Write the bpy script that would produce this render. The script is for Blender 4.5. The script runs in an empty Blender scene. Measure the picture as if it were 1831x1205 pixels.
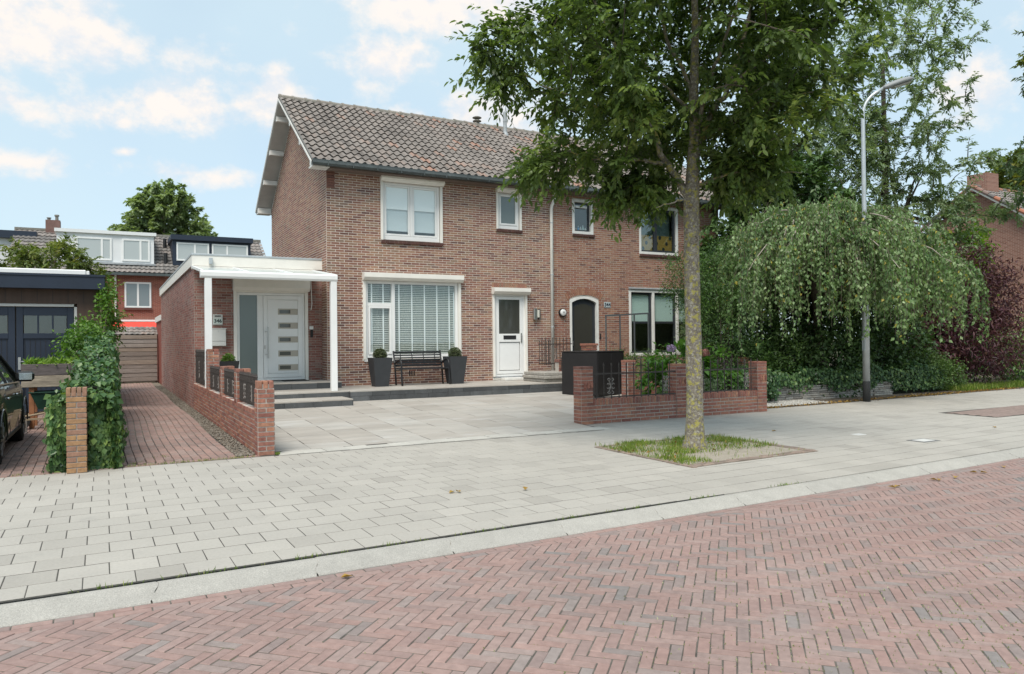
import bpy, math, random
import numpy as np
from mathutils import Matrix, Vector

R = math.radians
rng = np.random.default_rng(7)
random.seed(7)
scene = bpy.context.scene
COL = scene.collection
sq = lambda v: v * v

# ------------------------------------------------------------------ camera
cam_d = bpy.data.cameras.new('camera')
cam = bpy.data.objects.new('camera', cam_d)
COL.objects.link(cam)
TH, PITCH, ROLL, CAMH = 0.49507676, 0.00616646, 0.01031841, 1.5
fwd = np.array([math.sin(TH) * math.cos(PITCH), math.cos(TH) * math.cos(PITCH), math.sin(PITCH)])
rt0 = np.array([math.cos(TH), -math.sin(TH), 0.0])
dn0 = np.cross(fwd, rt0)
rgt = rt0 * math.cos(ROLL) + dn0 * math.sin(ROLL)
dwn = np.cross(fwd, rgt)
CM = np.array([rgt, dwn, fwd])
cam.matrix_world = Matrix(((rgt[0], -dwn[0], -fwd[0], 0), (rgt[1], -dwn[1], -fwd[1], 0),
                           (rgt[2], -dwn[2], -fwd[2], CAMH), (0, 0, 0, 1)))
cam_d.sensor_fit = 'HORIZONTAL'
cam_d.angle_x = 2 * math.atan(915.5 / 1338.15)
cam_d.clip_start = 0.05
cam_d.clip_end = 3000
scene.camera = cam

# ------------------------------------------------------------------ light
SUN_DIR = Vector((-0.42, -0.50, 1.0)).normalized()
sun_d = bpy.data.lights.new('sun', 'SUN')
sun_d.energy = 2.0
sun_d.angle = R(30)
sun_d.color = (1.0, 0.94, 0.86)
sun = bpy.data.objects.new('sun', sun_d)
COL.objects.link(sun)
sun.rotation_euler = SUN_DIR.to_track_quat('Z', 'Y').to_euler()
sun.location = (-20, -25, 40)

world = bpy.data.worlds.new('World')
scene.world = world
world.use_nodes = True
SKY_STRENGTH = 0.104
EXPOSURE = 0.92


def build_world():
    nt = world.node_tree
    nt.nodes.clear()
    N, L = nt.nodes.new, nt.links.new

    def math_(op, a, b=None):
        n = N('ShaderNodeMath')
        n.operation = op
        for i, v in enumerate((a, b)):
            if v is None:
                continue
            if hasattr(v, 'links'):
                L(v, n.inputs[i])
            else:
                n.inputs[i].default_value = v
        return n.outputs[0]

    out = N('ShaderNodeOutputWorld')
    bg = N('ShaderNodeBackground')
    bg.inputs['Strength'].default_value = SKY_STRENGTH
    sky = N('ShaderNodeTexSky')
    sky.sky_type = 'NISHITA'
    sky.sun_disc = False
    sky.sun_elevation = math.asin(SUN_DIR.z)
    sky.sun_rotation = math.atan2(SUN_DIR.x, SUN_DIR.y)
    sky.air_density = 1.0
    sky.dust_density = 1.0
    sky.ozone_density = 1.5
    geo = N('ShaderNodeTexCoord')
    dirn = geo.outputs['Generated']
    # cloud banks: centres and half-sizes as directions in the sky
    blobs = [((-0.063, 0.940, 0.334), 0.127, 0.064), ((-0.070, 0.962, 0.265), 0.112, 0.026), ((0.063, 0.956, 0.285), 0.105, 0.030),
             ((0.168, 0.942, 0.289), 0.071, 0.030), ((0.305, 0.887, 0.347), 0.058, 0.034), ((0.367, 0.836, 0.407), 0.149, 0.031),
             ((-0.081, 0.976, 0.204), 0.052, 0.016), ((0.082, 0.975, 0.206), 0.097, 0.015), ((0.422, 0.859, 0.291), 0.097, 0.026),
             ((0.840, 0.475, 0.261), 0.056, 0.041), ((0.017, 0.974, 0.225), 0.016, 0.007), ((0.186, 0.933, 0.310), 0.030, 0.022),
             ((0.55, 0.60, 0.58), 0.22, 0.1), ((-0.6, 0.62, 0.5), 0.3, 0.12), ((0.92, 0.2, 0.34), 0.2, 0.06), ((-0.75, 0.55, 0.3), 0.2, 0.05)]
    best = None
    for c, rx, rz in blobs:
        rx, rz = rx * 1.12, rz * 1.2
        c = Vector(c).normalized()
        r = Vector((c.y, -c.x, 0)).normalized()
        u = r.cross(c)
        ds = []
        for ax, s in ((r, rx), (u, rz)):
            n = N('ShaderNodeVectorMath')
            n.operation = 'DOT_PRODUCT'
            L(dirn, n.inputs[0])
            n.inputs[1].default_value = ax / s
            ds.append(n.outputs['Value'])
        q = math_('ADD', math_('MULTIPLY', ds[0], ds[0]), math_('MULTIPLY', ds[1], ds[1]))
        f = math_('SUBTRACT', 1.0, math_('SQRT', q))
        best = f if best is None else math_('MAXIMUM', best, f)
    best = math_('MAXIMUM', best, -0.75)
    mp = N('ShaderNodeMapping')
    mp.inputs['Scale'].default_value = (1, 1, 1.35)
    L(dirn, mp.inputs['Vector'])

    def noise(scale, detail, rough, off=0.0, dz=0.0):
        n = N('ShaderNodeTexNoise')
        n.inputs['Scale'].default_value = scale
        n.inputs['Detail'].default_value = detail
        n.inputs['Roughness'].default_value = rough
        a = N('ShaderNodeVectorMath')
        a.operation = 'ADD'
        L(mp.outputs[0], a.inputs[0])
        a.inputs[1].default_value = (off, off * .7, off * 1.3 + dz)
        L(a.outputs[0], n.inputs['Vector'])
        return n.outputs['Fac']

    n1 = noise(12.0, 10, 0.60)
    n1b = noise(12.0, 10, 0.60, 0.0, 0.02)
    n2 = noise(3.2, 4, 0.5, 3.1)
    n3 = noise(16.0, 6, 0.6, 7.7)
    field = math_('ADD', math_('MULTIPLY', best, 0.85), math_('MULTIPLY', math_('SUBTRACT', n1, 0.5), 3.0))
    field = math_('ADD', field, math_('MULTIPLY', math_('SUBTRACT', n2, 0.5), 1.1))
    mr = N('ShaderNodeMapRange')
    mr.interpolation_type = 'SMOOTHSTEP'
    mr.inputs['From Min'].default_value = -0.05
    mr.inputs['From Max'].default_value = 0.75
    L(field, mr.inputs['Value'])
    # thin veil high up
    veil = N('ShaderNodeMapRange')
    veil.inputs['From Min'].default_value = 0.35
    veil.inputs['From Max'].default_value = 0.75
    veil.inputs['To Min'].default_value = 0.72
    veil.inputs['To Max'].default_value = 0.9
    L(n2, veil.inputs['Value'])
    mixv = N('ShaderNodeMixRGB')
    L(veil.outputs[0], mixv.inputs[0])
    L(sky.outputs[0], mixv.inputs[1])
    mixv.inputs[2].default_value = (3.55, 4.42, 4.85, 1)
    cc = N('ShaderNodeMixRGB')
    mr3 = N('ShaderNodeMapRange')
    mr3.inputs['From Min'].default_value = 0.3
    mr3.inputs['From Max'].default_value = 0.62
    L(math_('ADD', n3, math_('MULTIPLY', math_('SUBTRACT', n1, n1b), 2.2)), mr3.inputs['Value'])
    L(mr3.outputs[0], cc.inputs[0])
    cc.inputs[1].default_value = (4.2, 4.4, 4.65, 1)
    cc.inputs[2].default_value = (5.15, 4.85, 4.6, 1)
    mixc = N('ShaderNodeMixRGB')
    L(mr.outputs[0], mixc.inputs[0])
    L(mixv.outputs[0], mixc.inputs[1])
    L(cc.outputs[0], mixc.inputs[2])
    L(mixc.outputs[0], bg.inputs['Color'])
    L(bg.outputs[0], out.inputs['Surface'])


build_world()
scene.view_settings.view_transform = 'Standard'
scene.view_settings.look = 'None'
scene.view_settings.gamma = 1.0
scene.view_settings.exposure = EXPOSURE
scene.view_settings.use_curve_mapping = False
scene.cycles.max_bounces = 6
scene.cycles.transparent_max_bounces = 12


# ------------------------------------------------------------------ helpers
def project(p):
    q = CM @ (np.asarray(p, float) - np.array([0, 0, CAMH]))
    if q[2] < 0.1:
        return None
    return 915.5 + 1338.15 * q[0] / q[2], 602.5 + 1338.15 * q[1] / q[2], q[2]


def wm(o):
    m = o.matrix_basis.copy()
    if o.parent:
        return wm(o.parent) @ o.matrix_parent_inverse @ m
    return m


def tag(o, label=None, cat=None, group=None, kind=None):
    if label:
        o['label'] = label
    if cat:
        o['category'] = cat
    if group:
        o['group'] = group
    if kind:
        o['kind'] = kind
    return o


def thing(name, label, cat, loc=(0, 0, 0), rz=0.0, group=None):
    o = bpy.data.objects.new(name, None)
    o.empty_display_size = 0.1
    COL.objects.link(o)
    o.location = loc
    o.rotation_euler = (0, 0, rz)
    return tag(o, label, cat, group)


def link(name, me, mat, parent=None, local=False):
    o = bpy.data.objects.new(name, me)
    if mat is not None and not me.materials:
        me.materials.append(mat)
    COL.objects.link(o)
    if parent is not None:
        o.parent = parent
        if not local:
            o.matrix_parent_inverse = wm(parent).inverted()
    return o


class MB:
    """collects simple shapes into one mesh"""

    def __init__(self):
        self.v, self.f, self.t = [], [], []

    def add(self, vs, fs, tint=0.5):
        n = len(self.v)
        self.v += [tuple(map(float, p)) for p in vs]
        self.f += [tuple(i + n for i in f) for f in fs]
        self.t += [tint] * len(vs)
        return self

    def box(self, x0, x1, y0, y1, z0, z1, tint=0.5):
        return self.add([(x0, y0, z0), (x1, y0, z0), (x1, y1, z0), (x0, y1, z0), (x0, y0, z1), (x1, y0, z1), (x1, y1, z1), (x0, y1, z1)],
                        [(0, 3, 2, 1), (4, 5, 6, 7), (0, 1, 5, 4), (1, 2, 6, 5), (2, 3, 7, 6), (3, 0, 4, 7)], tint)

    def bbox(self, x0, x1, y0, y1, z0, z1, b=0.01, tint=0.5):
        """box with chamfered edges"""
        return self.add(*chamfer_box(x0, x1, y0, y1, z0, z1, b), tint)

    def bar(self, p, q, w, h=None, tint=0.5, up=(0, 0, 1)):
        h = w if h is None else h
        p, q = np.array(p, float), np.array(q, float)
        d = (q - p) / max(np.linalg.norm(q - p), 1e-9)
        u = np.array(up, float)
        if abs(d @ u) > 0.98:
            u = np.array([1.0, 0, 0])
        s = np.cross(d, u)
        s /= np.linalg.norm(s)
        u = np.cross(s, d)
        vs = []
        for c in (p, q):
            for a, b in ((-1, -1), (1, -1), (1, 1), (-1, 1)):
                vs.append(c + s * a * w / 2 + u * b * h / 2)
        return self.add(vs, [(0, 1, 2, 3), (7, 6, 5, 4), (0, 4, 5, 1), (1, 5, 6, 2), (2, 6, 7, 3), (3, 7, 4, 0)], tint)

    def tube(self, pts, rad, n=10, cap=True, tint=0.5):
        pts = [np.array(p, float) for p in pts]
        if not hasattr(rad, '__len__'):
            rad = [rad] * len(pts)
        vs, fs = [], []
        prev = None
        for i, p in enumerate(pts):
            d = pts[min(i + 1, len(pts) - 1)] - pts[max(i - 1, 0)]
            d /= max(np.linalg.norm(d), 1e-9)
            if prev is None:
                a = np.array([1.0, 0, 0]) if abs(d[0]) < 0.8 else np.array([0, 1.0, 0])
                s = np.cross(d, a)
            else:
                s = prev - d * (prev @ d)
            s /= np.linalg.norm(s)
            prev = s
            u = np.cross(d, s)
            for k in range(n):
                a = 2 * math.pi * k / n
                vs.append(p + rad[i] * (s * math.cos(a) + u * math.sin(a)))
        for i in range(len(pts) - 1):
            for k in range(n):
                a, b = i * n + k, i * n + (k + 1) % n
                fs.append((a, b, b + n, a + n))
        if cap:
            fs.append(tuple(range(n - 1, -1, -1)))
            fs.append(tuple((len(pts) - 1) * n + k for k in range(n)))
        return self.add(vs, fs, tint)

    def lathe(self, c, prof, n=20, tint=0.5):
        """prof: list of (r, z) about vertical axis at c"""
        vs, fs = [], []
        for r, z in prof:
            for k in range(n):
                a = 2 * math.pi * k / n
                vs.append((c[0] + r * math.cos(a), c[1] + r * math.sin(a), c[2] + z))
        for i in range(len(prof) - 1):
            for k in range(n):
                a, b = i * n + k, i * n + (k + 1) % n
                fs.append((a, b, b + n, a + n))
        fs.append(tuple(range(n - 1, -1, -1)))
        fs.append(tuple((len(prof) - 1) * n + k for k in range(n)))
        return self.add(vs, fs, tint)

    def prism(self, poly, axis, a0, a1, tint=0.5):
        """poly in the two other axes, extruded along axis 'x','y','z'"""
        def mk(p, a):
            return {'x': (a, p[0], p[1]), 'y': (p[0], a, p[1]), 'z': (p[0], p[1], a)}[axis]
        n = len(poly)
        vs = [mk(p, a0) for p in poly] + [mk(p, a1) for p in poly]
        fs = [tuple(range(n - 1, -1, -1)), tuple(range(n, 2 * n))]
        fs += [(i, (i + 1) % n, n + (i + 1) % n, n + i) for i in range(n)]
        return self.add(vs, fs, tint)

    def mesh(self, name, smooth=False):
        me = bpy.data.meshes.new(name)
        me.from_pydata(self.v, [], self.f)
        if len(set(self.t)) > 1 or (self.t and self.t[0] != 0.5):
            at = me.attributes.new('tint', 'FLOAT', 'POINT')
            at.data.foreach_set('value', self.t)
        if smooth:
            me.shade_smooth()
        return me

    def build(self, name, mat, parent=None, local=False, smooth=False, fix=True):
        me = self.mesh(name, smooth)
        if fix:
            fix_normals(me)
        if smooth and smooth is not True:
            pass
        return link(name, me, mat, parent, local)


def fix_normals(me):
    import bmesh
    bm = bmesh.new()
    bm.from_mesh(me)
    bmesh.ops.recalc_face_normals(bm, faces=bm.faces)
    bm.to_mesh(me)
    bm.free()


def chamfer_box(x0, x1, y0, y1, z0, z1, b):
    vs, idx = [], {}
    X, Y, Z = (x0, x1), (y0, y1), (z0, z1)
    for i in (0, 1):
        for j in (0, 1):
            for k in (0, 1):
                sx, sy, sz = (1, -1)[i], (1, -1)[j], (1, -1)[k]
                for ax in range(3):
                    p = [X[i] + sx * b, Y[j] + sy * b, Z[k] + sz * b]
                    p[ax] = (X[i], Y[j], Z[k])[ax]
                    idx[(i, j, k, ax)] = len(vs)
                    vs.append(tuple(p))
    g = lambda i, j, k, a: idx[(i, j, k, a)]
    fs = []
    for i in (0, 1):
        fs.append((g(i, 0, 0, 0), g(i, 1, 0, 0), g(i, 1, 1, 0), g(i, 0, 1, 0)))
        fs.append((g(0, i, 0, 1), g(1, i, 0, 1), g(1, i, 1, 1), g(0, i, 1, 1)))
        fs.append((g(0, 0, i, 2), g(1, 0, i, 2), g(1, 1, i, 2), g(0, 1, i, 2)))
        for j in (0, 1):
            fs.append((g(i, j, 0, 0), g(i, j, 1, 0), g(i, j, 1, 1), g(i, j, 0, 1)))
            fs.append((g(i, 0, j, 0), g(i, 1, j, 0), g(i, 1, j, 2), g(i, 0, j, 2)))
            fs.append((g(0, i, j, 1), g(1, i, j, 1), g(1, i, j, 2), g(0, i, j, 2)))
            for k in (0, 1):
                fs.append((g(i, j, k, 0), g(i, j, k, 1), g(i, j, k, 2)))
    return vs, fs


def np_mesh(name, V, F, tint=None, smooth=False):
    me = bpy.data.meshes.new(name)
    V = np.asarray(V, np.float32)
    F = np.asarray(F, np.int32)
    me.vertices.add(len(V))
    me.vertices.foreach_set('co', V.ravel())
    k = F.shape[1]
    me.loops.add(F.size)
    me.loops.foreach_set('vertex_index', F.ravel())
    me.polygons.add(len(F))
    me.polygons.foreach_set('loop_start', np.arange(0, F.size, k, dtype=np.int32))
    me.update(calc_edges=True)
    if tint is not None:
        at = me.attributes.new('tint', 'FLOAT', 'POINT')
        at.data.foreach_set('value', np.asarray(tint, np.float32))
    if smooth:
        me.shade_smooth()
    return me


class Pieces:
    """bricks, tiles, slabs: the largest in view become objects, the rest one part"""

    def __init__(self):
        self.items = []
        self.protos = {}

    def proto(self, key, fn):
        if key not in self.protos:
            vs, fs = fn()
            self.protos[key] = (np.array(vs, float), fs, None)
        return key

    def put(self, key, mat4, tint):
        self.items.append((key, np.asarray(mat4, float), float(tint)))

    def emit(self, name, mat, parent, limit=300, label=None, smooth=False, size=None):
        sc = []
        for i, (k, m, t) in enumerate(self.items):
            q = project(m[:3, 3])
            if q is None:
                s = -1
            else:
                on = (-30 < q[0] < 1861 and -30 < q[1] < 1235)
                V = self.protos[k][0]
                ext = np.sort(np.ptp(V, axis=0))[-2:]
                s = (ext[0] * ext[1]) / q[2] ** 2 if on else -1 / (q[2] + 1)
            sc.append(s)
        order = np.argsort(-np.array(sc))
        meshes = {}
        solo = [i for i in order[:limit] if sc[i] > 0]
        for i in solo:
            k, m, t = self.items[i]
            if k not in meshes:
                V, fs, _ = self.protos[k]
                me = bpy.data.meshes.new(name)
                me.from_pydata([tuple(p) for p in V], [], fs)
                fix_normals(me)
                if smooth:
                    me.shade_smooth()
                me.materials.append(mat)
                meshes[k] = me
            o = bpy.data.objects.new(name, meshes[k])
            COL.objects.link(o)
            o.parent = parent
            o.matrix_parent_inverse = wm(parent).inverted()
            o.matrix_basis = Matrix(m.tolist())
            o['tint'] = t
        rest = [i for i in range(len(self.items)) if i not in set(solo)]
        if rest:
            vs, fs, ts, n = [], [], [], 0
            for i in rest:
                k, m, t = self.items[i]
                V, f, _ = self.protos[k]
                W = V @ m[:3, :3].T + m[:3, 3]
                vs.append(W)
                fs += [tuple(a + n for a in g) for g in f]
                ts.append(np.full(len(V), t))
                n += len(V)
            me = bpy.data.meshes.new(name + 's')
            me.from_pydata(np.concatenate(vs).tolist(), [], fs)
            at = me.attributes.new('tint', 'FLOAT', 'POINT')
            at.data.foreach_set('value', np.concatenate(ts).astype(np.float32))
            fix_normals(me)
            if smooth:
                me.shade_smooth()
            o = link(name + 's', me, mat, parent)
            if len(rest) > 4:
                o['kind'] = 'stuff'
        return solo


def m4(cols, loc):
    m = np.eye(4)
    m[:3, 0], m[:3, 1], m[:3, 2], m[:3, 3] = cols[0], cols[1], cols[2], loc
    return m


# ------------------------------------------------------------------ materials
MATS = {}


def mat(name, colors, rough=0.8, noise=None, bump=None, metal=0.0, spec=0.4, emit=None, stain=None, coat=0.0, obj_coords=True, stretch=None):
    """colors: one rgb or a list picked by each piece's tint"""
    if name in MATS:
        return MATS[name]
    m = bpy.data.materials.new(name)
    m.use_nodes = True
    nt = m.node_tree
    N, L = nt.nodes.new, nt.links.new
    b = nt.nodes['Principled BSDF']
    b.inputs['Roughness'].default_value = rough
    b.inputs['Metallic'].default_value = metal
    b.inputs['Specular IOR Level'].default_value = spec
    b.inputs['Coat Weight'].default_value = coat
    geo = N('ShaderNodeNewGeometry')
    pos = geo.outputs['Position']
    if stretch:
        mp = N('ShaderNodeMapping')
        mp.inputs['Scale'].default_value = stretch
        L(pos, mp.inputs['Vector'])
        pos = mp.outputs[0]
    if isinstance(colors[0], (int, float)):
        rgb = N('ShaderNodeRGB')
        rgb.outputs[0].default_value = (*colors, 1)
        col = rgb.outputs[0]
    else:
        a1, a2 = N('ShaderNodeAttribute'), N('ShaderNodeAttribute')
        a1.attribute_type, a1.attribute_name = 'GEOMETRY', 'tint'
        a2.attribute_type, a2.attribute_name = 'OBJECT', 'tint'
        ad = N('ShaderNodeMath')
        L(a1.outputs['Fac'], ad.inputs[0])
        L(a2.outputs['Fac'], ad.inputs[1])
        cr = N('ShaderNodeValToRGB')
        el = cr.color_ramp.elements
        n = len(colors)
        while len(el) < n:
            el.new(0.5)
        for i, c in enumerate(colors):
            el[i].position = i / (n - 1)
            el[i].color = (*c, 1)
        L(ad.outputs[0], cr.inputs[0])
        col = cr.outputs[0]

    def tex(scale, detail=5, rough_=0.6):
        t = N('ShaderNodeTexNoise')
        t.inputs['Scale'].default_value = scale
        t.inputs['Detail'].default_value = detail
        t.inputs['Roughness'].default_value = rough_
        L(pos, t.inputs['Vector'])
        return t.outputs['Fac']

    if noise:
        for sc, amt in ([noise] if isinstance(noise, tuple) else noise):
            mr = N('ShaderNodeMapRange')
            mr.inputs['From Min'].default_value = 0.3
            mr.inputs['From Max'].default_value = 0.7
            mr.inputs['To Min'].default_value = 1 - amt
            mr.inputs['To Max'].default_value = 1 + amt
            L(tex(sc), mr.inputs['Value'])
            mx = N('ShaderNodeMixRGB')
            mx.blend_type = 'MULTIPLY'
            mx.inputs[0].default_value = 1
            L(col, mx.inputs[1])
            L(mr.outputs[0], mx.inputs[2])
            col = mx.outputs[0]
    if stain:
        for sc, lo, hi, c, amt in stain:
            mr = N('ShaderNodeMapRange')
            mr.interpolation_type = 'SMOOTHSTEP'
            mr.inputs['From Min'].default_value = lo
            mr.inputs['From Max'].default_value = hi
            mr.inputs['To Max'].default_value = amt
            L(tex(sc, 7, 0.65), mr.inputs['Value'])
            mx = N('ShaderNodeMixRGB')
            L(mr.outputs[0], mx.inputs[0])
            L(col, mx.inputs[1])
            mx.inputs[2].default_value = (*c, 1)
            col = mx.outputs[0]
    L(col, b.inputs['Base Color'])
    if bump:
        bp = N('ShaderNodeBump')
        bp.inputs['Strength'].default_value = bump[1]
        bp.inputs['Distance'].default_value = bump[2] if len(bump) > 2 else 0.01
        L(tex(bump[0], 8, 0.65), bp.inputs['Height'])
        L(bp.outputs[0], b.inputs['Normal'])
    if emit:
        b.inputs['Emission Color'].default_value = (*emit[0], 1)
        b.inputs['Emission Strength'].default_value = emit[1]
    MATS[name] = m
    return m


def leaf_mat(name, colors, trans=0.35, rough=0.45):
    m = mat(name, colors, rough=rough, spec=0.35, noise=(1.7, 0.22))
    nt = m.node_tree
    N, L = nt.nodes.new, nt.links.new
    b = nt.nodes['Principled BSDF']
    out = nt.nodes['Material Output']
    tr = N('ShaderNodeBsdfTranslucent')
    src = b.inputs['Base Color'].links[0].from_socket
    hs = N('ShaderNodeMixRGB')
    hs.blend_type = 'MULTIPLY'
    hs.inputs[0].default_value = 1
    hs.inputs[2].default_value = (1.35, 1.45, 0.6, 1)
    L(src, hs.inputs[1])
    L(hs.outputs[0], tr.inputs['Color'])
    mx = N('ShaderNodeMixShader')
    mx.inputs[0].default_value = trans
    L(b.outputs[0], mx.inputs[1])
    L(tr.outputs[0], mx.inputs[2])
    L(mx.outputs[0], out.inputs['Surface'])
    return m


def glass_mat(name, tint=(0.8, 0.88, 0.87), refl=1.0, rough=0.0, frost=None):
    m = bpy.data.materials.new(name)
    m.use_nodes = True
    nt = m.node_tree
    N, L = nt.nodes.new, nt.links.new
    nt.nodes.remove(nt.nodes['Principled BSDF'])
    out = nt.nodes['Material Output']
    fr = N('ShaderNodeFresnel')
    gg = N('ShaderNodeNewGeometry')
    io = N('ShaderNodeMapRange')
    io.inputs['To Min'].default_value = 1.52
    io.inputs['To Max'].default_value = 1 / 1.52
    L(gg.outputs['Backfacing'], io.inputs['Value'])
    L(io.outputs[0], fr.inputs['IOR'])
    ml = N('ShaderNodeMath')
    ml.operation = 'MULTIPLY_ADD'
    ml.inputs[1].default_value = refl
    ml.inputs[2].default_value = 0.03
    L(fr.outputs[0], ml.inputs[0])
    if frost:
        tp = N('ShaderNodeBsdfPrincipled')
        tp.inputs['Base Color'].default_value = (*frost, 1)
        tp.inputs['Roughness'].default_value = 0.35
        tp = tp
    else:
        tp = N('ShaderNodeBsdfTransparent')
        tp.inputs[0].default_value = (*tint, 1)
    gl = N('ShaderNodeBsdfGlossy')
    gl.inputs['Roughness'].default_value = rough
    gl.inputs['Color'].default_value = (0.95, 1, 1, 1)
    mx = N('ShaderNodeMixShader')
    L(ml.outputs[0], mx.inputs[0])
    L(tp.outputs[0], mx.inputs[1])
    L(gl.outputs[0], mx.inputs[2])
    L(mx.outputs[0], out.inputs['Surface'])
    MATS[name] = m
    return m


brick_house = mat('brick_brown', [(.115, .06, .052), (.175, .085, .066), (.225, .105, .077), (.25, .122, .088), (.28, .14, .098), (.32, .185, .118), (.25, .165, .115), (.14, .078, .068)],
                  .88, noise=[(34, .22), (.7, .17)], bump=(160, .35, .004), stain=[(.9, .56, .76, (.15, .10, .085), .35)])
brick_next = mat('brick_neighbour', [(0.137, 0.068, 0.052), (0.233, 0.103, 0.071), (0.301, 0.135, 0.089), (0.274, 0.141, 0.091), (0.343, 0.184, 0.117), (0.220, 0.141, 0.101)],
                 .88, noise=[(34, .22), (1.1, .12)], bump=(160, .35, .004))
brick_annex = mat('brick_annex', [(.165, .078, .066), (.23, .10, .08), (.27, .118, .092), (.31, .15, .12), (.25, .175, .15), (.34, .185, .15)],
                  .85, noise=[(30, .25), (1.2, .18)], bump=(140, .4, .004), stain=[(1.3, .56, .74, (.30, .25, .23), .45)])
brick_garden = mat('brick_garden', [(0.210, 0.084, 0.066), (0.276, 0.110, 0.081), (0.332, 0.142, 0.099), (0.255, 0.113, 0.085), (0.367, 0.177, 0.111), (0.191, 0.091, 0.077)],
                   .88, noise=[(26, .28), (2.3, .16)], bump=(120, .5, .005), stain=[(9, .60, .74, (.34, .28, .24), .5)])
brick_pillar = mat('brick_yellow', [(.24, .145, .10), (.33, .19, .095), (.36, .21, .10), (.27, .15, .11), (.30, .17, .11)],
                   .88, noise=[(26, .22)], bump=(120, .45, .004))
brick_far = mat('brick_red_far', [(0.218, 0.057, 0.038), (0.276, 0.078, 0.048), (0.322, 0.103, 0.063)], .9, noise=[(6, .2)])
mortar_light = mat('mortar_light', (.66, .61, .54), .95, noise=[(12, .14), (90, .12)], bump=(80, .4, .004))
mortar_grey = mat('mortar_grey', (.44, .405, .36), .95, noise=[(12, .18), (90, .15)], bump=(80, .5, .005))
mortar_dark = mat('mortar_dark', (.33, .29, .255), .95, noise=[(12, .2)], bump=(80, .5, .005))
sill_brick = mat('sill_brick', [(.075, .036, .03), (.11, .05, .04), (.14, .065, .052)], .8, noise=(20, .25))
white_pvc = mat('white_pvc', (.79, .79, .77), .38, noise=(3, .03), spec=.5)
cream_pvc = mat('cream_pvc', (.78, .75, .685), .42, noise=(3, .05), spec=.45)
white_paint = mat('white_paint', (.72, .71, .67), .5, noise=(5, .08))
black_paint = mat('black_paint', (.018, .019, .021), .42, noise=(6, .2))
black_iron = mat('wrought_iron', (.050, .040, .035), .6, noise=(40, .35), bump=(90, .3, .002))
anthracite = mat('anthracite_frame', (.030, .034, .040), .45, noise=(4, .1))
navy = mat('navy_paint', (.020, .029, .048), .45, noise=(2, .1))
brown_board = mat('brown_board', (.085, .052, .037), .6, noise=(2, .15), stretch=(6, 1, .6))
zinc = mat('zinc', (.085, .10, .10), .55, metal=.2, noise=[(3, .25), (20, .1)])
lead = mat('lead', (.34, .36, .37), .55, noise=[(6, .2)])
steel = mat('brushed_steel', (.55, .54, .52), .32, metal=.9)
galv = mat('galvanised_steel', (.50, .53, .54), .45, metal=.55, noise=[(7, .1)])
pipe_grey = mat('pipe_grey', (.74, .72, .66), .5, noise=(3, .08))
dark_room = mat('room_plaster', (.30, .28, .25), .9)
room_floor = mat('room_floor', (.20, .14, .09), .7)
blind_white = mat('blind_white', (.90, .92, .92), .6)  # near-white also carries the sky reflection seen in the upper window
blind_grey_reflection = mat('blind_grey_reflection', (.60, .66, .68), .8)  # grey of the lower pane reflection, put into the net's colour
slat_mat = mat('slat_white', (.70, .72, .68), .45)
curtain = mat('net_curtain', (.20, .25, .22), .9)
tile_mat = mat('roof_tile_clay', [(0.136, 0.120, 0.108), (0.180, 0.159, 0.143), (0.209, 0.185, 0.166), (0.223, 0.197, 0.177), (0.233, 0.200, 0.177), (0.248, 0.200, 0.172), (0.277, 0.187, 0.149), (0.320, 0.177, 0.128)],
               .85, noise=[(22, .25), (1.2, .14)], bump=(70, .5, .006), stain=[(5.5, .58, .75, (.20, .185, .15), .55)])
ridge_mat = mat('ridge_tile', [(.20, .19, .165), (.26, .24, .205), (.23, .20, .17)], .9, noise=[(16, .25)], bump=(60, .5, .006))
road_brick = mat('road_clinker', [(0.218, 0.198, 0.186), (0.254, 0.190, 0.172), (0.281, 0.192, 0.170), (0.306, 0.200, 0.174), (0.296, 0.218, 0.195), (0.325, 0.215, 0.187), (0.267, 0.225, 0.207), (0.325, 0.198, 0.166)],
                 .80, noise=[(22, .13), (.9, .09)], bump=(150, .45, .004), stain=[(1.1, .57, .75, (.30, .265, .25), .5)])
road_joint = mat('road_joint', (.115, .105, .088), .95, noise=[(14, .4), (3, .3)], bump=(60, .8, .01), stain=[(5, .58, .68, (.16, .17, .07), .8)])
slab_mat = mat('paving_slab', [(0.342, 0.318, 0.281), (0.377, 0.352, 0.312), (0.400, 0.374, 0.332), (0.388, 0.363, 0.321), (0.423, 0.395, 0.350)], .88,
               noise=[(45, .07), (.8, .07)], bump=(220, .5, .003), stain=[(2.1, .56, .76, (.28, .265, .24), .5), (14, .66, .76, (.25, .24, .21), .5)])
slab_joint = mat('slab_joint', (.07, .065, .056), .95, noise=[(20, .4)], bump=(60, .6, .01))
kerb_mat = mat('kerb_concrete', [(0.364, 0.346, 0.311), (0.398, 0.379, 0.340)], .9, noise=[(130, .28), (6, .08)], bump=(190, .8, .004))
tile_slab = mat('patio_tile', [(0.365, 0.332, 0.290), (0.385, 0.351, 0.309), (0.405, 0.374, 0.331), (0.430, 0.404, 0.363)], .62,
                noise=[(1.6, .13), (7, .06)], bump=(140, .25, .003), stain=[(1.9, .55, .74, (.54, .54, .53), .6)], stretch=(.5, 1.7, 1))
riser_mat = mat('anthracite_riser', [(.055, .058, .06), (.075, .078, .08), (.10, .105, .107)], .7, noise=[(3, .2), (30, .12)], bump=(120, .3, .003), stain=[(5, .62, .76, (.26, .28, .28), .6)])
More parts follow.
